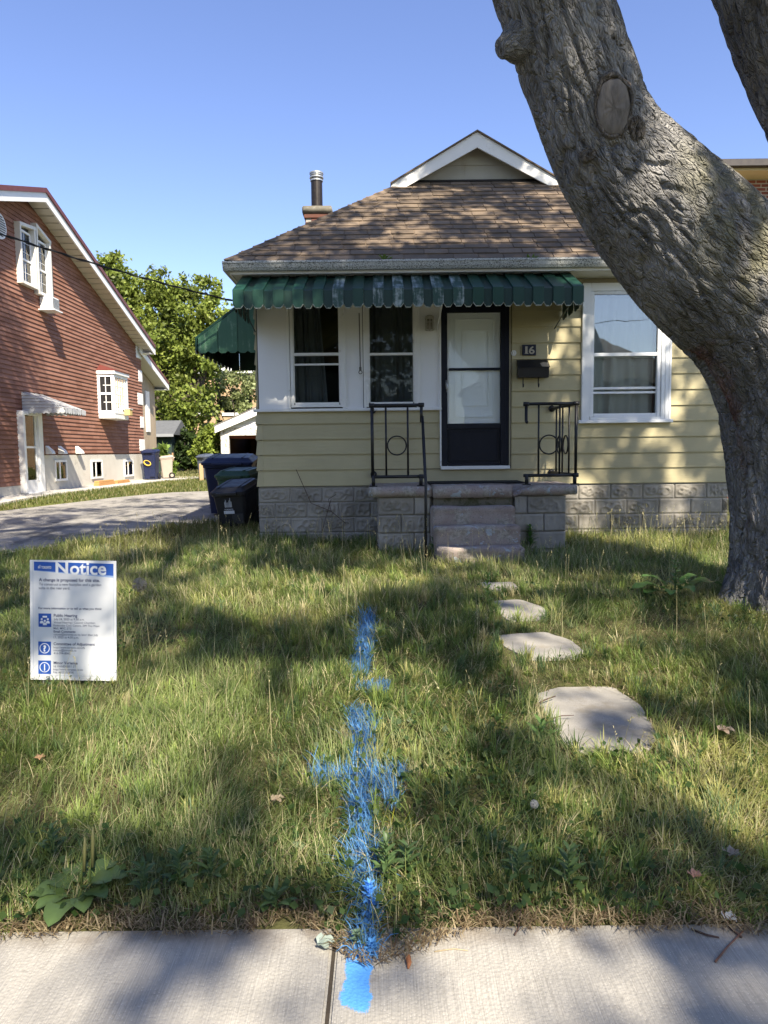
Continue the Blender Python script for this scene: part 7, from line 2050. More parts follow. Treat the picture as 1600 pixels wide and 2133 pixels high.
def blade_mesh(name, X, Y, H, LW, az, lean, col, colb, mat, segs=3, zoff=0.0, tipmul=1.0):
    """curved tapering ribbons: (2*segs+1) verts each"""
    n = len(X)
    Z = zg_np(Y) + zoff
    ca, sa = np.cos(az), np.sin(az)
    sid = np.stack([-sa, ca, np.zeros(n)], 1)
    p = np.stack([X, Y, Z], 1)
    rows = []; nv = 2*segs + 1
    V = np.zeros((n, nv, 3)); C = np.zeros((n, nv, 3))
    for s in range(segs):
        t = s / segs
        w = LW * (1 - 0.45 * t)
        V[:, 2*s] = p - sid * (w/2)[:, None]; V[:, 2*s+1] = p + sid * (w/2)[:, None]
        cc_ = colb * (1 - t) + col * t if s < 2 else col
        C[:, 2*s] = cc_; C[:, 2*s+1] = cc_
        ang = lean * (0.35 + 0.75 * (s + 0.5) / segs * 1.6)
        ang = np.minimum(ang, 2.0)
        st_ = (H / segs)
        p = p + np.stack([ca*np.sin(ang)*st_, sa*np.sin(ang)*st_, np.cos(ang)*st_], 1)
        p[:, 2] = np.maximum(p[:, 2], Z + 0.008)
    V[:, nv-1] = p; C[:, nv-1] = col * tipmul
    base = (np.arange(n) * nv)[:, None]
    fl = []
    for s in range(segs - 1):
        fl.append(base + np.array([[2*s, 2*s+1, 2*s+3, 2*s+2]]))
    quads = np.concatenate(fl, 1).reshape(n, -1)
    tri = base + np.array([[2*(segs-1), 2*(segs-1)+1, nv-1]])
    idx = np.concatenate([quads, tri], 1).ravel()
    lp_ = np.tile(np.array([4]*(segs-1) + [3]), n)
    return np_mesh(name, V.reshape(-1, 3), lp_, idx, C.reshape(-1, 3), mat, smooth=False)
m_grass = leaf_mat('grass_blades', 0.45, 0.45)
def add_grass(name, n, seed, hscale=1.0, y0=2.05, y1=10.0):
    x, y, rg = sample_lawn(n, seed, y0, y1)
    ok = lawn_ok(x, y, 0.0)
    # bare, thin turf just behind the pavement edge
    d_edge = y - edge_y(x)
    ok &= rg.random(len(x)) < np.clip(0.30 + d_edge * 6.0, 0, 1)
    ok &= rg.random(len(x)) < np.clip(vnoise(x*2.4 + 15, y*2.4 + 15, 40)*2.6 - 0.35, 0.22, 1)
    x, y = x[ok], y[ok]; n = len(x); d_edge = y - edge_y(x)
    n1 = vnoise(x*1.1 + 20, y*1.1 + 20, 41); n2 = vnoise(x*3.3 + 20, y*3.3 + 20, 42); n3 = vnoise(x*0.55 + 9, y*0.55 + 9, 43); n4 = vnoise(x*9 + 9, y*9 + 9, 44)
    H = (0.050 + 0.10 * n1 * n2 * 1.6 + 0.035 * n4) * rg.uniform(0.5, 1.45, n)
    H *= np.interp(y, [2.1, 2.6, 4, 7.5, 9.3, 10], [0.8, 1.0, 1.05, 1.15, 1.6, 1.9])
    H *= np.clip(0.40 + d_edge * 4.0, 0.40, 1)
    for (cx, cy, rx, ry, ol) in STONES:       # trodden turf round the stones
        dd = np.hypot((x - cx)/(rx + 0.22), (y - cy)/(ry + 0.22)); H *= np.clip(0.40 + (dd - 0.85) * 1.4, 0.40, 1)
    H *= hscale
    H *= np.where((np.abs(x - gs.x) < 0.36) & (np.abs(y - YS + 0.05) < 0.22), 0.55, 1.0)
    az = 2*np.pi*(vnoise(x*0.9 + 70, y*0.9 + 70, 45)*1.6) + rg.normal(0, 1.35, n)
    lean = np.clip(0.50 + 0.75 * vnoise(x*1.7 + 5, y*1.7 + 5, 46) + rg.normal(0, 0.28, n), 0.03, 1.5)
    lw = rg.uniform(0.0026, 0.0050, n) * np.interp(y, [2, 4, 10], [0.85, 1.1, 2.0])
    deep, mid, yel, straw = [np.array(c_) for c_ in ((0.115, 0.170, 0.046), (0.22, 0.275, 0.080), (0.43, 0.42, 0.145), (0.60, 0.53, 0.31))]
    t = np.clip(n3*0.7 + n2*0.35 + rg.normal(0, 0.18, n) - 0.05, 0, 1)[:, None]
    col = deep*(1 - t) + mid*t
    fy = np.clip((vnoise(x*1.4 + 3, y*1.4 + 3, 47) - 0.42)*2.0 + rg.normal(0, 0.15, n), 0, 1)[:, None]
    col = col*(1 - fy*0.75) + yel*fy*0.75
    dry_p = 0.04 + 0.14*np.clip(n4*1.3 - 0.3, 0, 1) + 0.22*np.clip(1 - d_edge*6, 0, 1) + 0.08*(vnoise(x*0.7 + 33, y*0.7 + 33, 48) > 0.55)
    dry = rg.random(n) < dry_p
    col[dry] = straw * rg.uniform(0.65, 1.15, (dry.sum(), 1))
    colb = col*0.72 + np.array([0.12, 0.105, 0.05])*0.28
    # survey paint sprayed along a line: it sits on whatever blades stand there
    jx, jy = x + rg.normal(0, 0.012, n), y + rg.normal(0, 0.018, n)
    bl = np.zeros(n, bool)
    for poly in BLUE: bl |= inpoly(jx, jy, poly)
    bl &= rg.random(n) < np.clip(0.62 + vnoise(x*16 + 3, y*11 + 3, 49) * 0.9, 0, 0.98)
    near = np.zeros(n, bool)
    col[bl] = np.array([0.13, 0.35, 0.70]) * rg.uniform(0.55, 1.15, (bl.sum(), 1)); colb[bl] = col[bl]*0.6 + colb[bl]*0.4; H[bl] *= 0.92
    ye = np.zeros(n, bool)
    for poly in YELLOW: ye |= inpoly(jx, jy, poly)
    ye &= rg.random(n) < 0.6; col[ye] = (0.62, 0.56, 0.04)
    me = blade_mesh(name, x, y, H, lw, az, lean, col, colb, m_grass)
    o = bpy.data.objects.new(name, me); link(o, (0, 0, 0))
    return o
lawn = add_grass('lawn_grass', 215000, 100)
tag(lawn, 'long unmown lawn grass with straw blades and a sprayed blue line', 'grass', kind='stuff')
# tufts: fans of longer blades that break up the turf
rg = np.random.default_rng(2024)
tx, ty, _ = sample_lawn(5200, 2025, 2.15, 9.9)
ok = lawn_ok(tx, ty, 0.03) & (rg.random(len(tx)) < np.clip(vnoise(tx*1.3 + 61, ty*1.3 + 61, 62)*2.4 - 0.35, 0.1, 1)); tx, ty = tx[ok], ty[ok]; nt_ = len(tx)
k_ = np.repeat(np.arange(nt_), 26); n = len(k_)
az = rg.uniform(0, 6.283, n); rad = np.abs(rg.normal(0, 0.022, n))
x, y = tx[k_] + np.cos(az)*rad, ty[k_] + np.sin(az)*rad
th_ = rg.uniform(0.55, 1.35, nt_)[k_]; tl = rg.uniform(0.3, 1.0, nt_)[k_]
wind = 2*np.pi*(vnoise(x*0.9 + 70, y*0.9 + 70, 45)*1.6)
az2 = az + rg.normal(0, 0.35, n); az2 = np.where(rg.random(n) < 0.4, wind + rg.normal(0, 0.5, n), az2)
H = th_ * rg.uniform(0.05, 0.135, n) * np.clip(0.35 + (y - edge_y(x))*3, 0.35, 1) * np.interp(y, [2, 8, 10], [1, 1.1, 1.5])
H *= np.where((np.abs(x - gs.x) < 0.36) & (np.abs(y - YS + 0.05) < 0.22), 0.5, 1.0)
pal = np.array([[0.095, 0.155, 0.050], [0.17, 0.245, 0.062], [0.26, 0.33, 0.085], [0.43, 0.42, 0.15], [0.12, 0.19, 0.085], [0.54, 0.48, 0.27]])
col = pal[rg.choice(6, nt_, p=[0.2, 0.26, 0.22, 0.14, 0.12, 0.06])][k_] * rg.uniform(0.75, 1.25, (n, 1))
bl = np.zeros(n, bool)
for poly in BLUE: bl |= inpoly(x, y, poly)
bl &= rg.random(n) < 0.9; col[bl] = np.array([0.13, 0.35, 0.70]) * rg.uniform(0.55, 1.1, (bl.sum(), 1)); H[bl] *= 0.75
me = blade_mesh('lawn_grass', x, y, H, rg.uniform(0.003, 0.0062, n)*np.interp(y, [2, 4, 10], [0.9, 1.1, 1.7]), az2, np.clip(tl + rg.normal(0, 0.25, n), 0.05, 1.4), col, col*0.8, m_grass)
o = bpy.data.objects.new('lawn_grass', me); link(o, (0, 0, 0)); tag(o, 'coarser green grass tufts standing in the front lawn', 'grass', kind='stuff')
# the sprayed line itself: every blade and straw in its path carries paint
rg = np.random.default_rng(909)
bx_, by_ = [], []
for poly in BLUE:
    pa_ = np.array(poly); ar = 0.5*abs(np.dot(pa_[:, 0], np.roll(pa_[:, 1], 1)) - np.dot(pa_[:, 1], np.roll(pa_[:, 0], 1)))
    m_ = int(ar * 14000) + 20
    x = rg.uniform(pa_[:, 0].min(), pa_[:, 0].max(), m_*3); y = rg.uniform(pa_[:, 1].min(), pa_[:, 1].max(), m_*3)
    ok = inpoly(x, y, poly); bx_.append(x[ok][:m_]); by_.append(y[ok][:m_])
x, y = np.concatenate(bx_), np.concatenate(by_); ok = lawn_ok(x, y, -0.02); x, y = x[ok], y[ok]; n = len(x)
col = np.array([0.12, 0.34, 0.70]) * rg.uniform(0.5, 1.2, (n, 1)); mixg = rg.random((n, 1))**3; col = col*(1 - mixg*0.5) + np.array([0.2, 0.27, 0.1])*mixg*0.5
me = blade_mesh('painted_grass', x, y, rg.uniform(0.03, 0.085, n), rg.uniform(0.0022, 0.0042, n)*np.interp(y, [2, 4, 7], [0.9, 1.15, 1.7]), rg.uniform(0, 6.283, n), rg.uniform(0.2, 1.4, n), col, col*0.8 + np.array([0.02, 0.03, 0.01]), m_grass)
o = bpy.data.objects.new('painted_grass', me); link(o, (0, 0, 0)); tag(o, 'blue-sprayed grass blades forming the marking line and its crossbar', 'painted grass', kind='stuff')
# flattened straw thatch: dry litter between the blades and along the pavement edge
x, y, rg = sample_lawn(26000, 300, 2.03, 9.5)
xe = rg.uniform(-2.6, 2.6, 3600); ye_ = edge_y(xe) + np.abs(rg.normal(0, 0.06, 3600)) - 0.03
x, y = np.concatenate([x, xe]), np.concatenate([y, ye_])
ok = lawn_ok(x, y, -0.04); x, y = x[ok], y[ok]; n = len(x)
az = rg.uniform(0, 6.283, n); lean = rg.uniform(1.15, 1.6, n)
br = rg.random((n, 1)); col = (1 - br)*np.array([[0.16, 0.11, 0.065]]) + br**1.5*np.array([[0.50, 0.41, 0.25]])
jx, jy = x + rg.normal(0, 0.012, n), y + rg.normal(0, 0.018, n)
bl = np.zeros(n, bool)
for poly in BLUE: bl |= inpoly(jx, jy, poly)
bl &= rg.random(n) < 0.9; col[bl] = np.array([0.13, 0.35, 0.70])
me = blade_mesh('dry_thatch', x, y, rg.uniform(0.02, 0.085, n), rg.uniform(0.003, 0.006, n), az, lean, col, col, m_grass, 2, 0.010)
o = bpy.data.objects.new('dry_thatch', me); link(o, (0, 0, 0)); tag(o, 'dry brown thatch and litter along the lawn and pavement edge', 'dead grass', kind='stuff')
# long flopped pale blades lying over the turf
x, y, rg = sample_lawn(42000, 777, 2.2, 9.9)
ok = lawn_ok(x, y, 0.03) & (rg.random(len(x)) < np.clip(vnoise(x*1.5 + 8, y*1.5 + 8, 88)*2.2 - 0.45, 0.05, 1)); x, y = x[ok], y[ok]; n = len(x)
az = 2*np.pi*(vnoise(x*0.9 + 70, y*0.9 + 70, 45)*1.6) + rg.normal(0, 0.8, n)
t = rg.random((n, 1)); col = (1 - t)*np.array([[0.15, 0.23, 0.065]]) + t*np.array([[0.42, 0.41, 0.20]])
H = rg.uniform(0.08, 0.20, n) * np.clip(0.3 + (y - edge_y(x))*2, 0.3, 1)
me = blade_mesh('lawn_grass', x, y, H, rg.uniform(0.0016, 0.0030, n)*np.interp(y, [2, 4, 10], [0.9, 1.15, 2.2]), az, rg.uniform(0.55, 1.35, n), col, col*0.8, m_grass, 4, 0.02)
o = bpy.data.objects.new('lawn_grass', me); link(o, (0, 0, 0)); tag(o, 'thin pale grass blades flopped over the front lawn', 'grass', kind='stuff')
# seed stalks
def stalks(name, n, seed, xr, yr, hr, dens, label):
    rg = np.random.default_rng(seed)
    x = rg.uniform(*xr, n*4); y = rg.uniform(*yr, n*4)
    ok = lawn_ok(x, y, 0.02) & (rg.random(n*4) < dens(x, y)); x, y = x[ok][:n], y[ok][:n]; n = len(x)
    H = rg.uniform(*hr, n); az = rg.uniform(0, 6.283, n); lean = rg.uniform(0.05, 0.5, n)
    c0 = np.array([0.40, 0.36, 0.20]); col = c0 * rg.uniform(0.7, 1.35, (n, 1))
    X, Y, HH, LW, AZ, LE, CO, ZO = [x], [y], [H], [np.full(n, 0.0030) * np.interp(y, [2, 10], [0.9, 1.7])], [az], [lean], [col], [np.zeros(n)]
    me = blade_mesh(name, x, y, H, LW[0], az, lean, col, col*0.8, m_grass, 4)
    # heads: short bristles round the tip
    V = np.zeros(len(me.vertices)*3, np.float32); me.vertices.foreach_get('co', V); V = V.reshape(-1, 9, 3)
    tip, pre = V[:, 8], V[:, 6:8].mean(1)
    nb_ = 9; vs, cs_ = [], []
    d = tip - pre; d /= np.linalg.norm(d, axis=1)[:, None]
    hl = rg.uniform(0.035, 0.09, n)
    for k in range(nb_):
        p0 = tip - d * (hl * k / nb_)[:, None]
        dd = d + rg.normal(0, 0.5, (n, 3)); dd /= np.linalg.norm(dd, axis=1)[:, None]
        s_ = np.cross(dd, rg.normal(size=(n, 3))); s_ /= np.linalg.norm(s_, axis=1)[:, None]
        l = rg.uniform(0.008, 0.018, n)[:, None] * np.interp(y, [2, 10], [1, 1.5])[:, None]
        vs.append(np.stack([p0, p0 + dd*l*0.5 + s_*l*0.16, p0 + dd*l, p0 + dd*l*0.5 - s_*l*0.16], 1))
    HV = np.stack(vs, 1).reshape(-1, 3); nh = len(HV)//4
    nv0 = len(me.vertices)
    hc = np.repeat((c0 * 1.15)[None] * rg.uniform(0.75, 1.3, (nh, 1)), 4, axis=0)
    V0 = V.reshape(-1, 3); n0 = n
    base = (np.arange(n0) * 9)[:, None]
    quads = np.concatenate([base + np.array([[2*s, 2*s+1, 2*s+3, 2*s+2]]) for s in range(3)] + [base + np.array([[6, 7, 8]])], 1).ravel()
    lp_ = np.concatenate([np.tile(np.array([4, 4, 4, 3]), n0), np.full(nh, 4)])
    idx = np.concatenate([quads, nv0 + np.arange(nh*4)])
    col9 = np.repeat(col, 9, axis=0)
    bpy.data.meshes.remove(me)
    me = np_mesh(name, np.concatenate([V0, HV]), lp_, idx, np.concatenate([col9, hc]), m_grass)
    o = bpy.data.objects.new(name, me); link(o, (0, 0, 0)); tag(o, label, 'grass', kind='stuff')
stalks('seed_stalks', 420, 501, (-4.5, 5.5), (2.6, 8.5), (0.20, 0.42), lambda x, y: 0.5*np.ones(len(x)), 'scattered pale grass stalks with seed heads across the lawn')
stalks('seed_stalks', 420, 502, (-3.4, 5.2), (7.6, 9.95), (0.28, 0.55), lambda x, y: np.where(x > 2.3, 1.0, 0.35), 'tall dry grass stalks with seed heads along the house foundation')
# trampled clover and small broad leaves
x, y, rg = sample_lawn(15000, 610, 2.1, 7.0)
pd = np.clip(vnoise(x*1.6 + 12, y*1.6 + 12, 61)*2.6 - 1.15, 0, 1) + 0.55*np.clip(1 - (y - edge_y(x))*1.8, 0, 1)
ok = lawn_ok(x, y, 0.01) & (rg.random(len(x)) < pd); x, y = x[ok], y[ok]
C = np.stack([x, y, zg_np(y) + rg.uniform(0.015, 0.085, len(x))], 1)
h = rg.random((len(x), 1)); cols = (1 - h)*np.array([[0.030, 0.065, 0.018]]) + h*np.array([[0.085, 0.135, 0.040]])
jx, jy = x + rg.normal(0, 0.012, len(x)), y + rg.normal(0, 0.018, len(x)); bl = np.zeros(len(x), bool)
for poly in BLUE: bl |= inpoly(jx, jy, poly)
cols[bl & (rg.random(len(x)) < 0.5) & (y < 2.45)] = (0.13, 0.35, 0.70)
V, lp_, idx, cc_ = leaf_arrays(C, 0.030, cols, rg, up=2.5, aspect=0.9)
o = bpy.data.objects.new('clover', np_mesh('clover', V, lp_, idx, cc_, m_grass)); link(o, (0, 0, 0)); tag(o, 'low clover and small broad leaves among the grass', 'ground cover', kind='stuff')
# rough grass of the strip beyond the driveway, the yard beside the bungalow and the far lawn
def rough_turf(name, poly, n, seed, hh, label, dry=0.2, lwm=1.0):
    rg = np.random.default_rng(seed); pa_ = np.array(poly)
    x = rg.uniform(pa_[:, 0].min(), pa_[:, 0].max(), n); y = rg.uniform(pa_[:, 1].min(), pa_[:, 1].max(), n)
    ok = inpoly(x, y, poly) & (vnoise(x*2 + 90, y*2 + 90, seed) > 0.18); x, y = x[ok], y[ok]; n = len(x)
    t = np.clip(vnoise(x*1.3 + 50, y*1.3 + 50, seed + 1) + rg.normal(0, 0.2, n), 0, 1)[:, None]
    col = (1 - t)*np.array([[0.085, 0.125, 0.030]]) + t*np.array([[0.20, 0.215, 0.060]])
    d_ = rg.random(n) < dry; col[d_] = np.array([0.38, 0.33, 0.17])
    me = blade_mesh(name, x, y, hh*rg.uniform(0.5, 1.4, n), rg.uniform(0.008, 0.014, n)*lwm, rg.uniform(0, 6.28, n), rg.uniform(0.2, 1.1, n), col, col*0.8, m_grass, 2)
    o = bpy.data.objects.new(name, me); link(o, (0, 0, 0)); tag(o, label, 'grass', kind='stuff')
rough_turf('lawn_grass', [(-11, 12.9), (-7.6, 14.1), (-5.4, 18.2), (-3.2, 19), (-2.0, 19), (-2.0, 26), (-6.8, 29.5), (-7.1, 27.4), (-7.75, 25.5), (-8.2, 16), (-8.3, 13.5)], 60000, 71, 0.085, 'mown grass strip between the driveway and the red-brown house', 0.2, 1.3)
rough_turf('lawn_grass', [(-3.9, 10.3), (-3.0, 10.0), (-1.82, 10.0), (-1.82, 12.4), (-2.6, 12.2), (-3.5, 11.6)], 5000, 72, 0.15, 'rough grass at the foot of the bins beside the bungalow', 0.3)
rough_turf('lawn_grass', [(-6.9, 26.2), (-2, 26.2), (-2, 40), (-11, 40), (-11, 30)], 20000, 73, 0.12, 'far back lawn before the garage', 0.35, 2.2)

# ================================================================== single weeds
m_weed = leaf_mat('weed_leaf', 0.25, 0.42)
class LeafMB:
    def __init__(s): s.V, s.I, s.L, s.C = [], [], [], []
    def leaf(s, base, az, elev, length, width, droop, col, segs=6, wavy=0.0, ovate=0.45, cup=0.25, petiole=0.0, seed=0):
        base = np.array(base, float); d = np.array([math.cos(az), math.sin(az), 0.0]); sd = np.array([-math.sin(az), math.cos(az), 0.0])
        p = base.copy(); ang = elev; rows = []
        if petiole > 0:
            q = p + (d*math.cos(ang) + np.array([0, 0, math.sin(ang)]))*petiole
            k = len(s.V); w = sd*0.003
            s.V += [p - w, p + w, q + w, q - w]; s.I += [k, k+1, k+2, k+3]; s.L.append(4); s.C += [np.array(col)*1.15]*4
            p = q
        for i in range(segs + 1):
            t = i / segs
            wd = width * (math.sin(math.pi * min(1, t**(math.log(0.5)/math.log(ovate)))) ** 0.75 if 0 < t < 1 else 0.02)
            up = np.array([-d[0]*math.sin(ang), -d[1]*math.sin(ang), math.cos(ang)])
            wv = wavy * math.sin(t*14 + seed) * width
            rows.append((p - sd*wd/2 + up*(wd*cup + wv), p.copy(), p + sd*wd/2 + up*(wd*cup - wv)))
            p = p + (d*math.cos(ang) + np.array([0, 0, math.sin(ang)]))*(length/segs)
            ang -= droop/segs
        k = len(s.V)
        for a, b_, c in rows: s.V += [a, b_, c]; s.C += [np.array(col), np.array(col)*1.25, np.array(col)]
        for i in range(segs):
            for j in (0, 1): s.I += [k+3*i+j, k+3*i+j+1, k+3*i+j+4, k+3*i+j+3]; s.L.append(4)
    def stem(s, pts, r, col):
        b = MB().tube(pts, r, 5); k = len(s.V)
        s.V += [np.array(v) for v in b.v]; s.C += [np.array(col)]*len(b.v)
        for f in b.f: s.I += [k + i for i in f]; s.L.append(len(f))
    def build(s, name, parent=None, mat=None):
        V = np.array(s.V); o0 = V.mean(0)
        if parent is None: o0[2] = V[:, 2].min()
        me = np_mesh(name, V - o0, np.array(s.L), np.array(s.I), np.array(s.C), mat or m_weed, smooth=True)
        o = bpy.data.objects.new(name, me); link(o, o0, parent); return o
def gpt(px, py): p = G(px, py); return np.array([p.x, p.y, p.z])
rr = random.Random(55)
# broad plantain at the lower left
b0 = gpt(165, 1880)
pl_ = empty('plantain_weed', b0, 'broad-leaved plantain with two seed spikes at the lower left pavement edge', 'weed')
for i in range(11):
    lm = LeafMB(); az = 6.283*i/11 + rr.uniform(-.25, .25)
    lm.leaf(b0 + np.array([0, 0, 0.02]), az, rr.uniform(0.35, 0.9), rr.uniform(0.10, 0.15), rr.uniform(0.07, 0.095), rr.uniform(0.8, 1.4), (0.085, 0.135, 0.045), 7, 0.05, 0.5, 0.12, rr.uniform(0.03, 0.06), i)
    lm.build('leaf', pl_)
for dx, h in ((0.0, 0.17), (0.03, 0.20)):
    lm = LeafMB(); p0 = b0 + np.array([dx, 0.02, 0]); lm.stem([p0, p0 + [0, 0.01, h*0.5], p0 + [0.01, 0.02, h]], 0.003, (0.10, 0.14, 0.04)); lm.stem([p0 + [0.008, 0.012, h*0.55], p0 + [0.01, 0.02, h*1.0], p0 + [0.012, 0.022, h*1.25]], [0.006, 0.007, 0.003], (0.20, 0.20, 0.08)); lm.build('seed_spike', pl_)
# burdock near the trunk
b0 = gpt(1405, 1250)
bu = empty('burdock_plant', b0, 'large-leaved burdock plant growing left of the tree trunk', 'weed')
for az, el, L, Wd, dr in ((R(185), 0.45, 0.34, 0.20, 1.0), (R(-5), 0.55, 0.36, 0.21, 1.1), (R(165), 0.8, 0.26, 0.13, 1.1), (R(-80), 0.6, 0.22, 0.13, 1.2), (R(200), 0.25, 0.26, 0.17, 0.5), (R(15), 0.9, 0.24, 0.12, 1.3), (R(-120), 0.4, 0.20, 0.12, 0.9)):
    lm = LeafMB(); lm.leaf(b0 + np.array([0, 0, 0.06]), az, el, L, Wd, dr, (0.085, 0.17, 0.045), 8, 0.06, 0.42, 0.10, 0.10, L*9); lm.build('leaf', bu)
lm = LeafMB(); lm.stem([b0, b0 + [0.01, 0, 0.18], b0 + [0.0, 0.01, 0.36]], [0.010, 0.008, 0.004], (0.12, 0.17, 0.06))
for i in range(16): lm.leaf(b0 + np.array([0, 0, 0.12 + i*0.016]), i*2.4, 0.7, 0.10 - i*0.003, 0.055 - i*0.0015, 0.9, (0.11, 0.19, 0.06), 5, 0.05, 0.45, 0.1)
lm.build('leafy_shoot', bu)
def sprout(name, px, py, h, nl, L, Wd, col, label, group=None, cat='weed', lean=0.0, el=0.6):
    b0 = gpt(px, py); o = empty(name, b0, label, cat, group)
    lm = LeafMB(); top = b0 + np.array([lean, 0, h]); lm.stem([b0, (b0 + top)/2 + np.array([lean*0.2, 0.005, 0]), top], [0.004, 0.0035, 0.002], np.array(col)*1.1); lm.build('stem', o)
    lm = LeafMB()
    for i in range(nl):
        t = 0.25 + 0.75*i/max(1, nl - 1); lm.leaf(b0 + (top - b0)*t, i*2.4 + rr.random(), el + 0.4*t + rr.uniform(-.2, .2), L*(1.15 - 0.5*t)*rr.uniform(.8, 1.2), Wd*(1.15 - 0.5*t), rr.uniform(0.5, 1.0), np.array(col)*rr.uniform(0.85, 1.15), 5, 0.03, 0.45, 0.12)
    lm.build('leaves', o); return o
sprout('leafy_weed', 1016, 1270, 0.30, 18, 0.10, 0.028, (0.14, 0.22, 0.06), 'upright narrow-leaved weed beside the third stepping stone')
sprout('leafy_weed', 1127, 1558, 0.13, 8, 0.11, 0.036, (0.16, 0.26, 0.07), 'bright green sprout at the left edge of the largest stepping stone')
sprout('leafy_weed', 1105, 1150, 0.32, 26, 0.12, 0.05, (0.10, 0.19, 0.045), 'leafy weed clump growing at the right of the porch steps')
sprout('leafy_weed', 893, 1128, 0.42, 22, 0.10, 0.045, (0.055, 0.11, 0.03), 'climbing weed in the gap left of the porch steps')
sprout('leafy_weed', 905, 1165, 0.22, 20, 0.11, 0.05, (0.09, 0.16, 0.04), 'low leafy weed at the foot of the stair handrail')
for px, py, h, nl, lab in ((300, 1880, 0.13, 16, 'leafy weed right of the plantain at the pavement edge'), (375, 1865, 0.15, 18, 'dense weed between the plantain and the blue line, left one'), (440, 1850, 0.13, 16, 'dense weed between the plantain and the blue line, right one'),
                           (575, 1905, 0.08, 12, 'small dark weed overhanging the pavement left of the blue line'), (805, 1850, 0.17, 20, 'grey-green weed just right of the blue line near the pavement'), (850, 1835, 0.13, 16, 'pale weed second to the right of the blue line'),
                           (1080, 1860, 0.15, 18, 'weed below the dandelion clock near the pavement'), (1185, 1865, 0.16, 20, 'green weed patch at the pavement edge, right of centre'), (1030, 1800, 0.10, 10, 'broad weed in the shaded lawn right of the blue line'), (110, 1800, 0.14, 14, 'weed behind the plantain at lower left')):
    sprout('leafy_weed', px, py, h, nl, 0.075, 0.024, (0.075, 0.125, 0.045), lab, 'weeds along the pavement edge')
# blue-sprayed weed at the end of the line
sprout('leafy_weed', 770, 1900, 0.10, 26, 0.038, 0.015, (0.11, 0.34, 0.74), 'blue-sprayed weed at the lower end of the paint line')
sprout('leafy_weed', 745, 1975, 0.05, 30, 0.032, 0.017, (0.12, 0.18, 0.12), 'trampled weed overhanging the blue mark on the pavement')
sprout('leafy_weed', 775, 1990, 0.04, 30, 0.030, 0.015, (0.08, 0.26, 0.55), 'half-blue weed overhanging the sprayed pavement mark')
# seedlings in the gutter
for px, lab in ((803, 'seedling growing in the roof gutter near the middle'), (1107, 'seedling growing in the roof gutter near the tree')):
    p = P(px, 545, 9.47); o = empty('gutter_weed', p, lab, 'weed', 'seedlings in the gutter'); lm = LeafMB()
    for i in range(12): lm.leaf(np.array(p) + np.array([rr.uniform(-.05, .05), 0, 0]), rr.uniform(0, 6.28), rr.uniform(0.5, 1.3), 0.11, 0.03, 0.8, (0.15, 0.22, 0.05), 4)
    lm.build('leaves', o)
# dandelion clocks
def clock(nm, px, py, r, h, label, col):
    b0 = gpt(px, py + 60 if r < 0.04 else py + 90); top = P(px, py, b0[1])
    o = empty(nm, b0, label, 'seed head')
    MB().tube([b0, (b0 + np.array(top))/2, np.array(top)], 0.0025, 5).build('stem', M('stem_green', (0.14, 0.15, 0.06), 0.6, bump=0), o)
    n_ = 260; rg = np.random.default_rng(int(px)); u = rg.normal(size=(n_, 3)); u /= np.linalg.norm(u, axis=1)[:, None]
    vs, idx = [], []
    t_ = np.array(top)
    V = []
    for k in range(n_):
        s_ = np.cross(u[k], rg.normal(size=3)); s_ /= np.linalg.norm(s_); w = np.cross(u[k], s_)
        e = t_ + u[k]*r
        V += [t_ + u[k]*r*0.15 - s_*0.0005, t_ + u[k]*r*0.15 + s_*0.0005, e + s_*0.0005, e - s_*0.0005]
        V += [e - s_*r*0.13, e - w*r*0.13, e + s_*r*0.13, e + w*r*0.13]
    V = np.array(V); nf = n_*2
    me = np_mesh('fluff', V - t_, np.full(nf, 4), np.arange(nf*4), np.tile(np.array(col), (len(V), 1)), m_fluff)
    q = bpy.data.objects.new('fluff', me); link(q, t_, o)
m_fluff = leaf_mat('seed_fluff', 0.5, 0.8)
clock('dandelion_clock', 1113, 1675, 0.017, 0.2, 'small white dandelion clock in the shaded right lawn', (0.6, 0.58, 0.54))
clock('goatsbeard_clock', 291, 1218, 0.058, 0.3, 'big beige goatsbeard seed head right of the notice sign', (0.42, 0.37, 0.30))
# ================================================================== litter
m_twig = M('dry_twig', (0.075, 0.045, 0.035), 0.85, 0.3, 20, bump=0.4, bs=120)
def twig(pts, r, label, mat=m_twig):
    q = []
    for (a, b_) in pts:
        p = G(a, b_); q.append((p.x, p.y, max(p.z, 0) + r + (0.03 if p.y > 2.2 else 0.001)))
    tag(MB().tube(q, [r*(1 - 0.5*i/len(q)) for i in range(len(q))], 6).build('twig', mat, smooth=True), label, 'twig', 'fallen twigs')
twig([(1545, 1955), (1520, 1935), (1500, 1905), (1496, 1885)], 0.004, 'dark forked twig on the pavement edge at far right')
twig([(1440, 1938), (1470, 1950), (1498, 1956)], 0.004, 'short dark twig left of the forked one')
twig([(1490, 2006), (1515, 1975), (1550, 1940)], 0.0035, 'reddish twig lying across the pavement at right', M('reddish_twig', (0.18, 0.09, 0.06), 0.8, bump=0.2))
twig([(905, 1984), (945, 1978), (975, 1982)], 0.002, 'thin pale straw on the pavement right of the blue mark', M('straw_twig', (0.36, 0.29, 0.18), 0.8, bump=0.1))
twig([(1072, 1950), (1080, 1935), (1085, 1915)], 0.003, 'small dark twig on the pavement near the centre')
twig([(1115, 1482), (1135, 1470), (1157, 1462)], 0.005, 'dark twig on the upper left of the largest stepping stone')
twig([(1148, 1510), (1170, 1503), (1195, 1502)], 0.003, 'thin twig lying on the largest stepping stone')
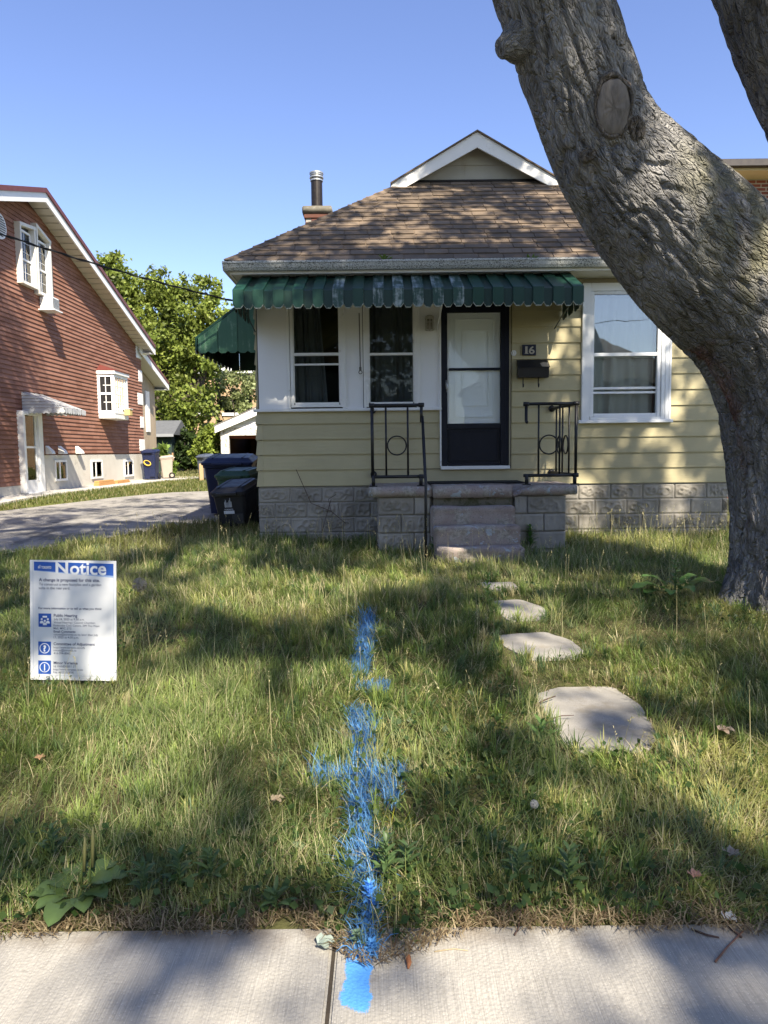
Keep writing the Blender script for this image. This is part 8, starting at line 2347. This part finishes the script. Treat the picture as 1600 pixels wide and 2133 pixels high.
# rusty pod and curled leaf
p = G(850, 2006); q = [(p.x - 0.004, p.y + 0.028, 0.008), (p.x, p.y + 0.01, 0.012), (p.x + 0.003, p.y - 0.012, 0.010), (p.x, p.y - 0.03, 0.006)]
tag(MB().tube(q, [0.003, 0.009, 0.008, 0.003], 8).build('seed_pod', M('rusty_pod', (0.30, 0.12, 0.05), 0.8, 0.3, 60, bump=0.4, bs=200), smooth=True), 'small rusty brown pod lying on the pavement', 'seed pod')
def dead_leaf(px, py, az, L, Wd, col, label, z=0.012):
    p = G(px, py); lm = LeafMB()
    for k in range(3): lm.leaf((p.x, p.y, max(0, p.z) + z), az + (k - 1)*0.7, 0.35, L*(1 if k == 1 else .7), Wd, 0.9, np.array(col)*(0.85 + 0.15*k), 6, 0.12, 0.45, 0.3, 0, k)
    tag(lm.build('fallen_leaf', None), label, 'leaf', 'fallen leaves')
dead_leaf(662, 1974, 0.15, 0.06, 0.035, (0.30, 0.36, 0.32), 'pale grey-green leaf lying at the top of the pavement joint')
dead_leaf(568, 1702, 0.5, 0.06, 0.03, (0.34, 0.27, 0.19), 'pale dry leaf in the lawn left of the blue cross', 0.07)
dead_leaf(85, 1612, 2.0, 0.06, 0.03, (0.30, 0.19, 0.11), 'brown dry leaf in the lawn at far left', 0.07)
dead_leaf(1445, 1862, 1.0, 0.05, 0.03, (0.34, 0.20, 0.15), 'pinkish dry leaf in the right lawn near the pavement', 0.06)
dead_leaf(1495, 1545, -0.3, 0.09, 0.04, (0.38, 0.29, 0.22), 'crumpled pale leaf right of the largest stepping stone', 0.06)
dead_leaf(1512, 1925, 0.4, 0.05, 0.03, (0.48, 0.50, 0.52), 'crumpled grey scrap beside the forked twig', 0.015)
dead_leaf(1520, 1822, 0.8, 0.06, 0.04, (0.33, 0.27, 0.21), 'pale dry scrap in the far right lawn', 0.07)
# dry vine against the foundation
vs = [P(617, 978, 9.94), P(632, 1012, 9.9), P(648, 1048, 9.9), P(690, 1065, 9.8), P(720, 1090, 9.7)]
v2 = [P(560, 1055, 9.85), P(640, 1075, 9.85), P(690, 1100, 9.8)]
b = MB(); b.tube(vs, 0.005, 5); b.tube([vs[3], P(684, 1040, 9.85), P(700, 1030, 9.85)], 0.004, 5); b.tube([P(670, 1110, 9.85), P(684, 1060, 9.88), P(690, 1040, 9.9)], 0.004, 5)
tag(b.build('dry_vine', m_twig), 'bare dry vine stem against the left foundation blocks', 'vine')
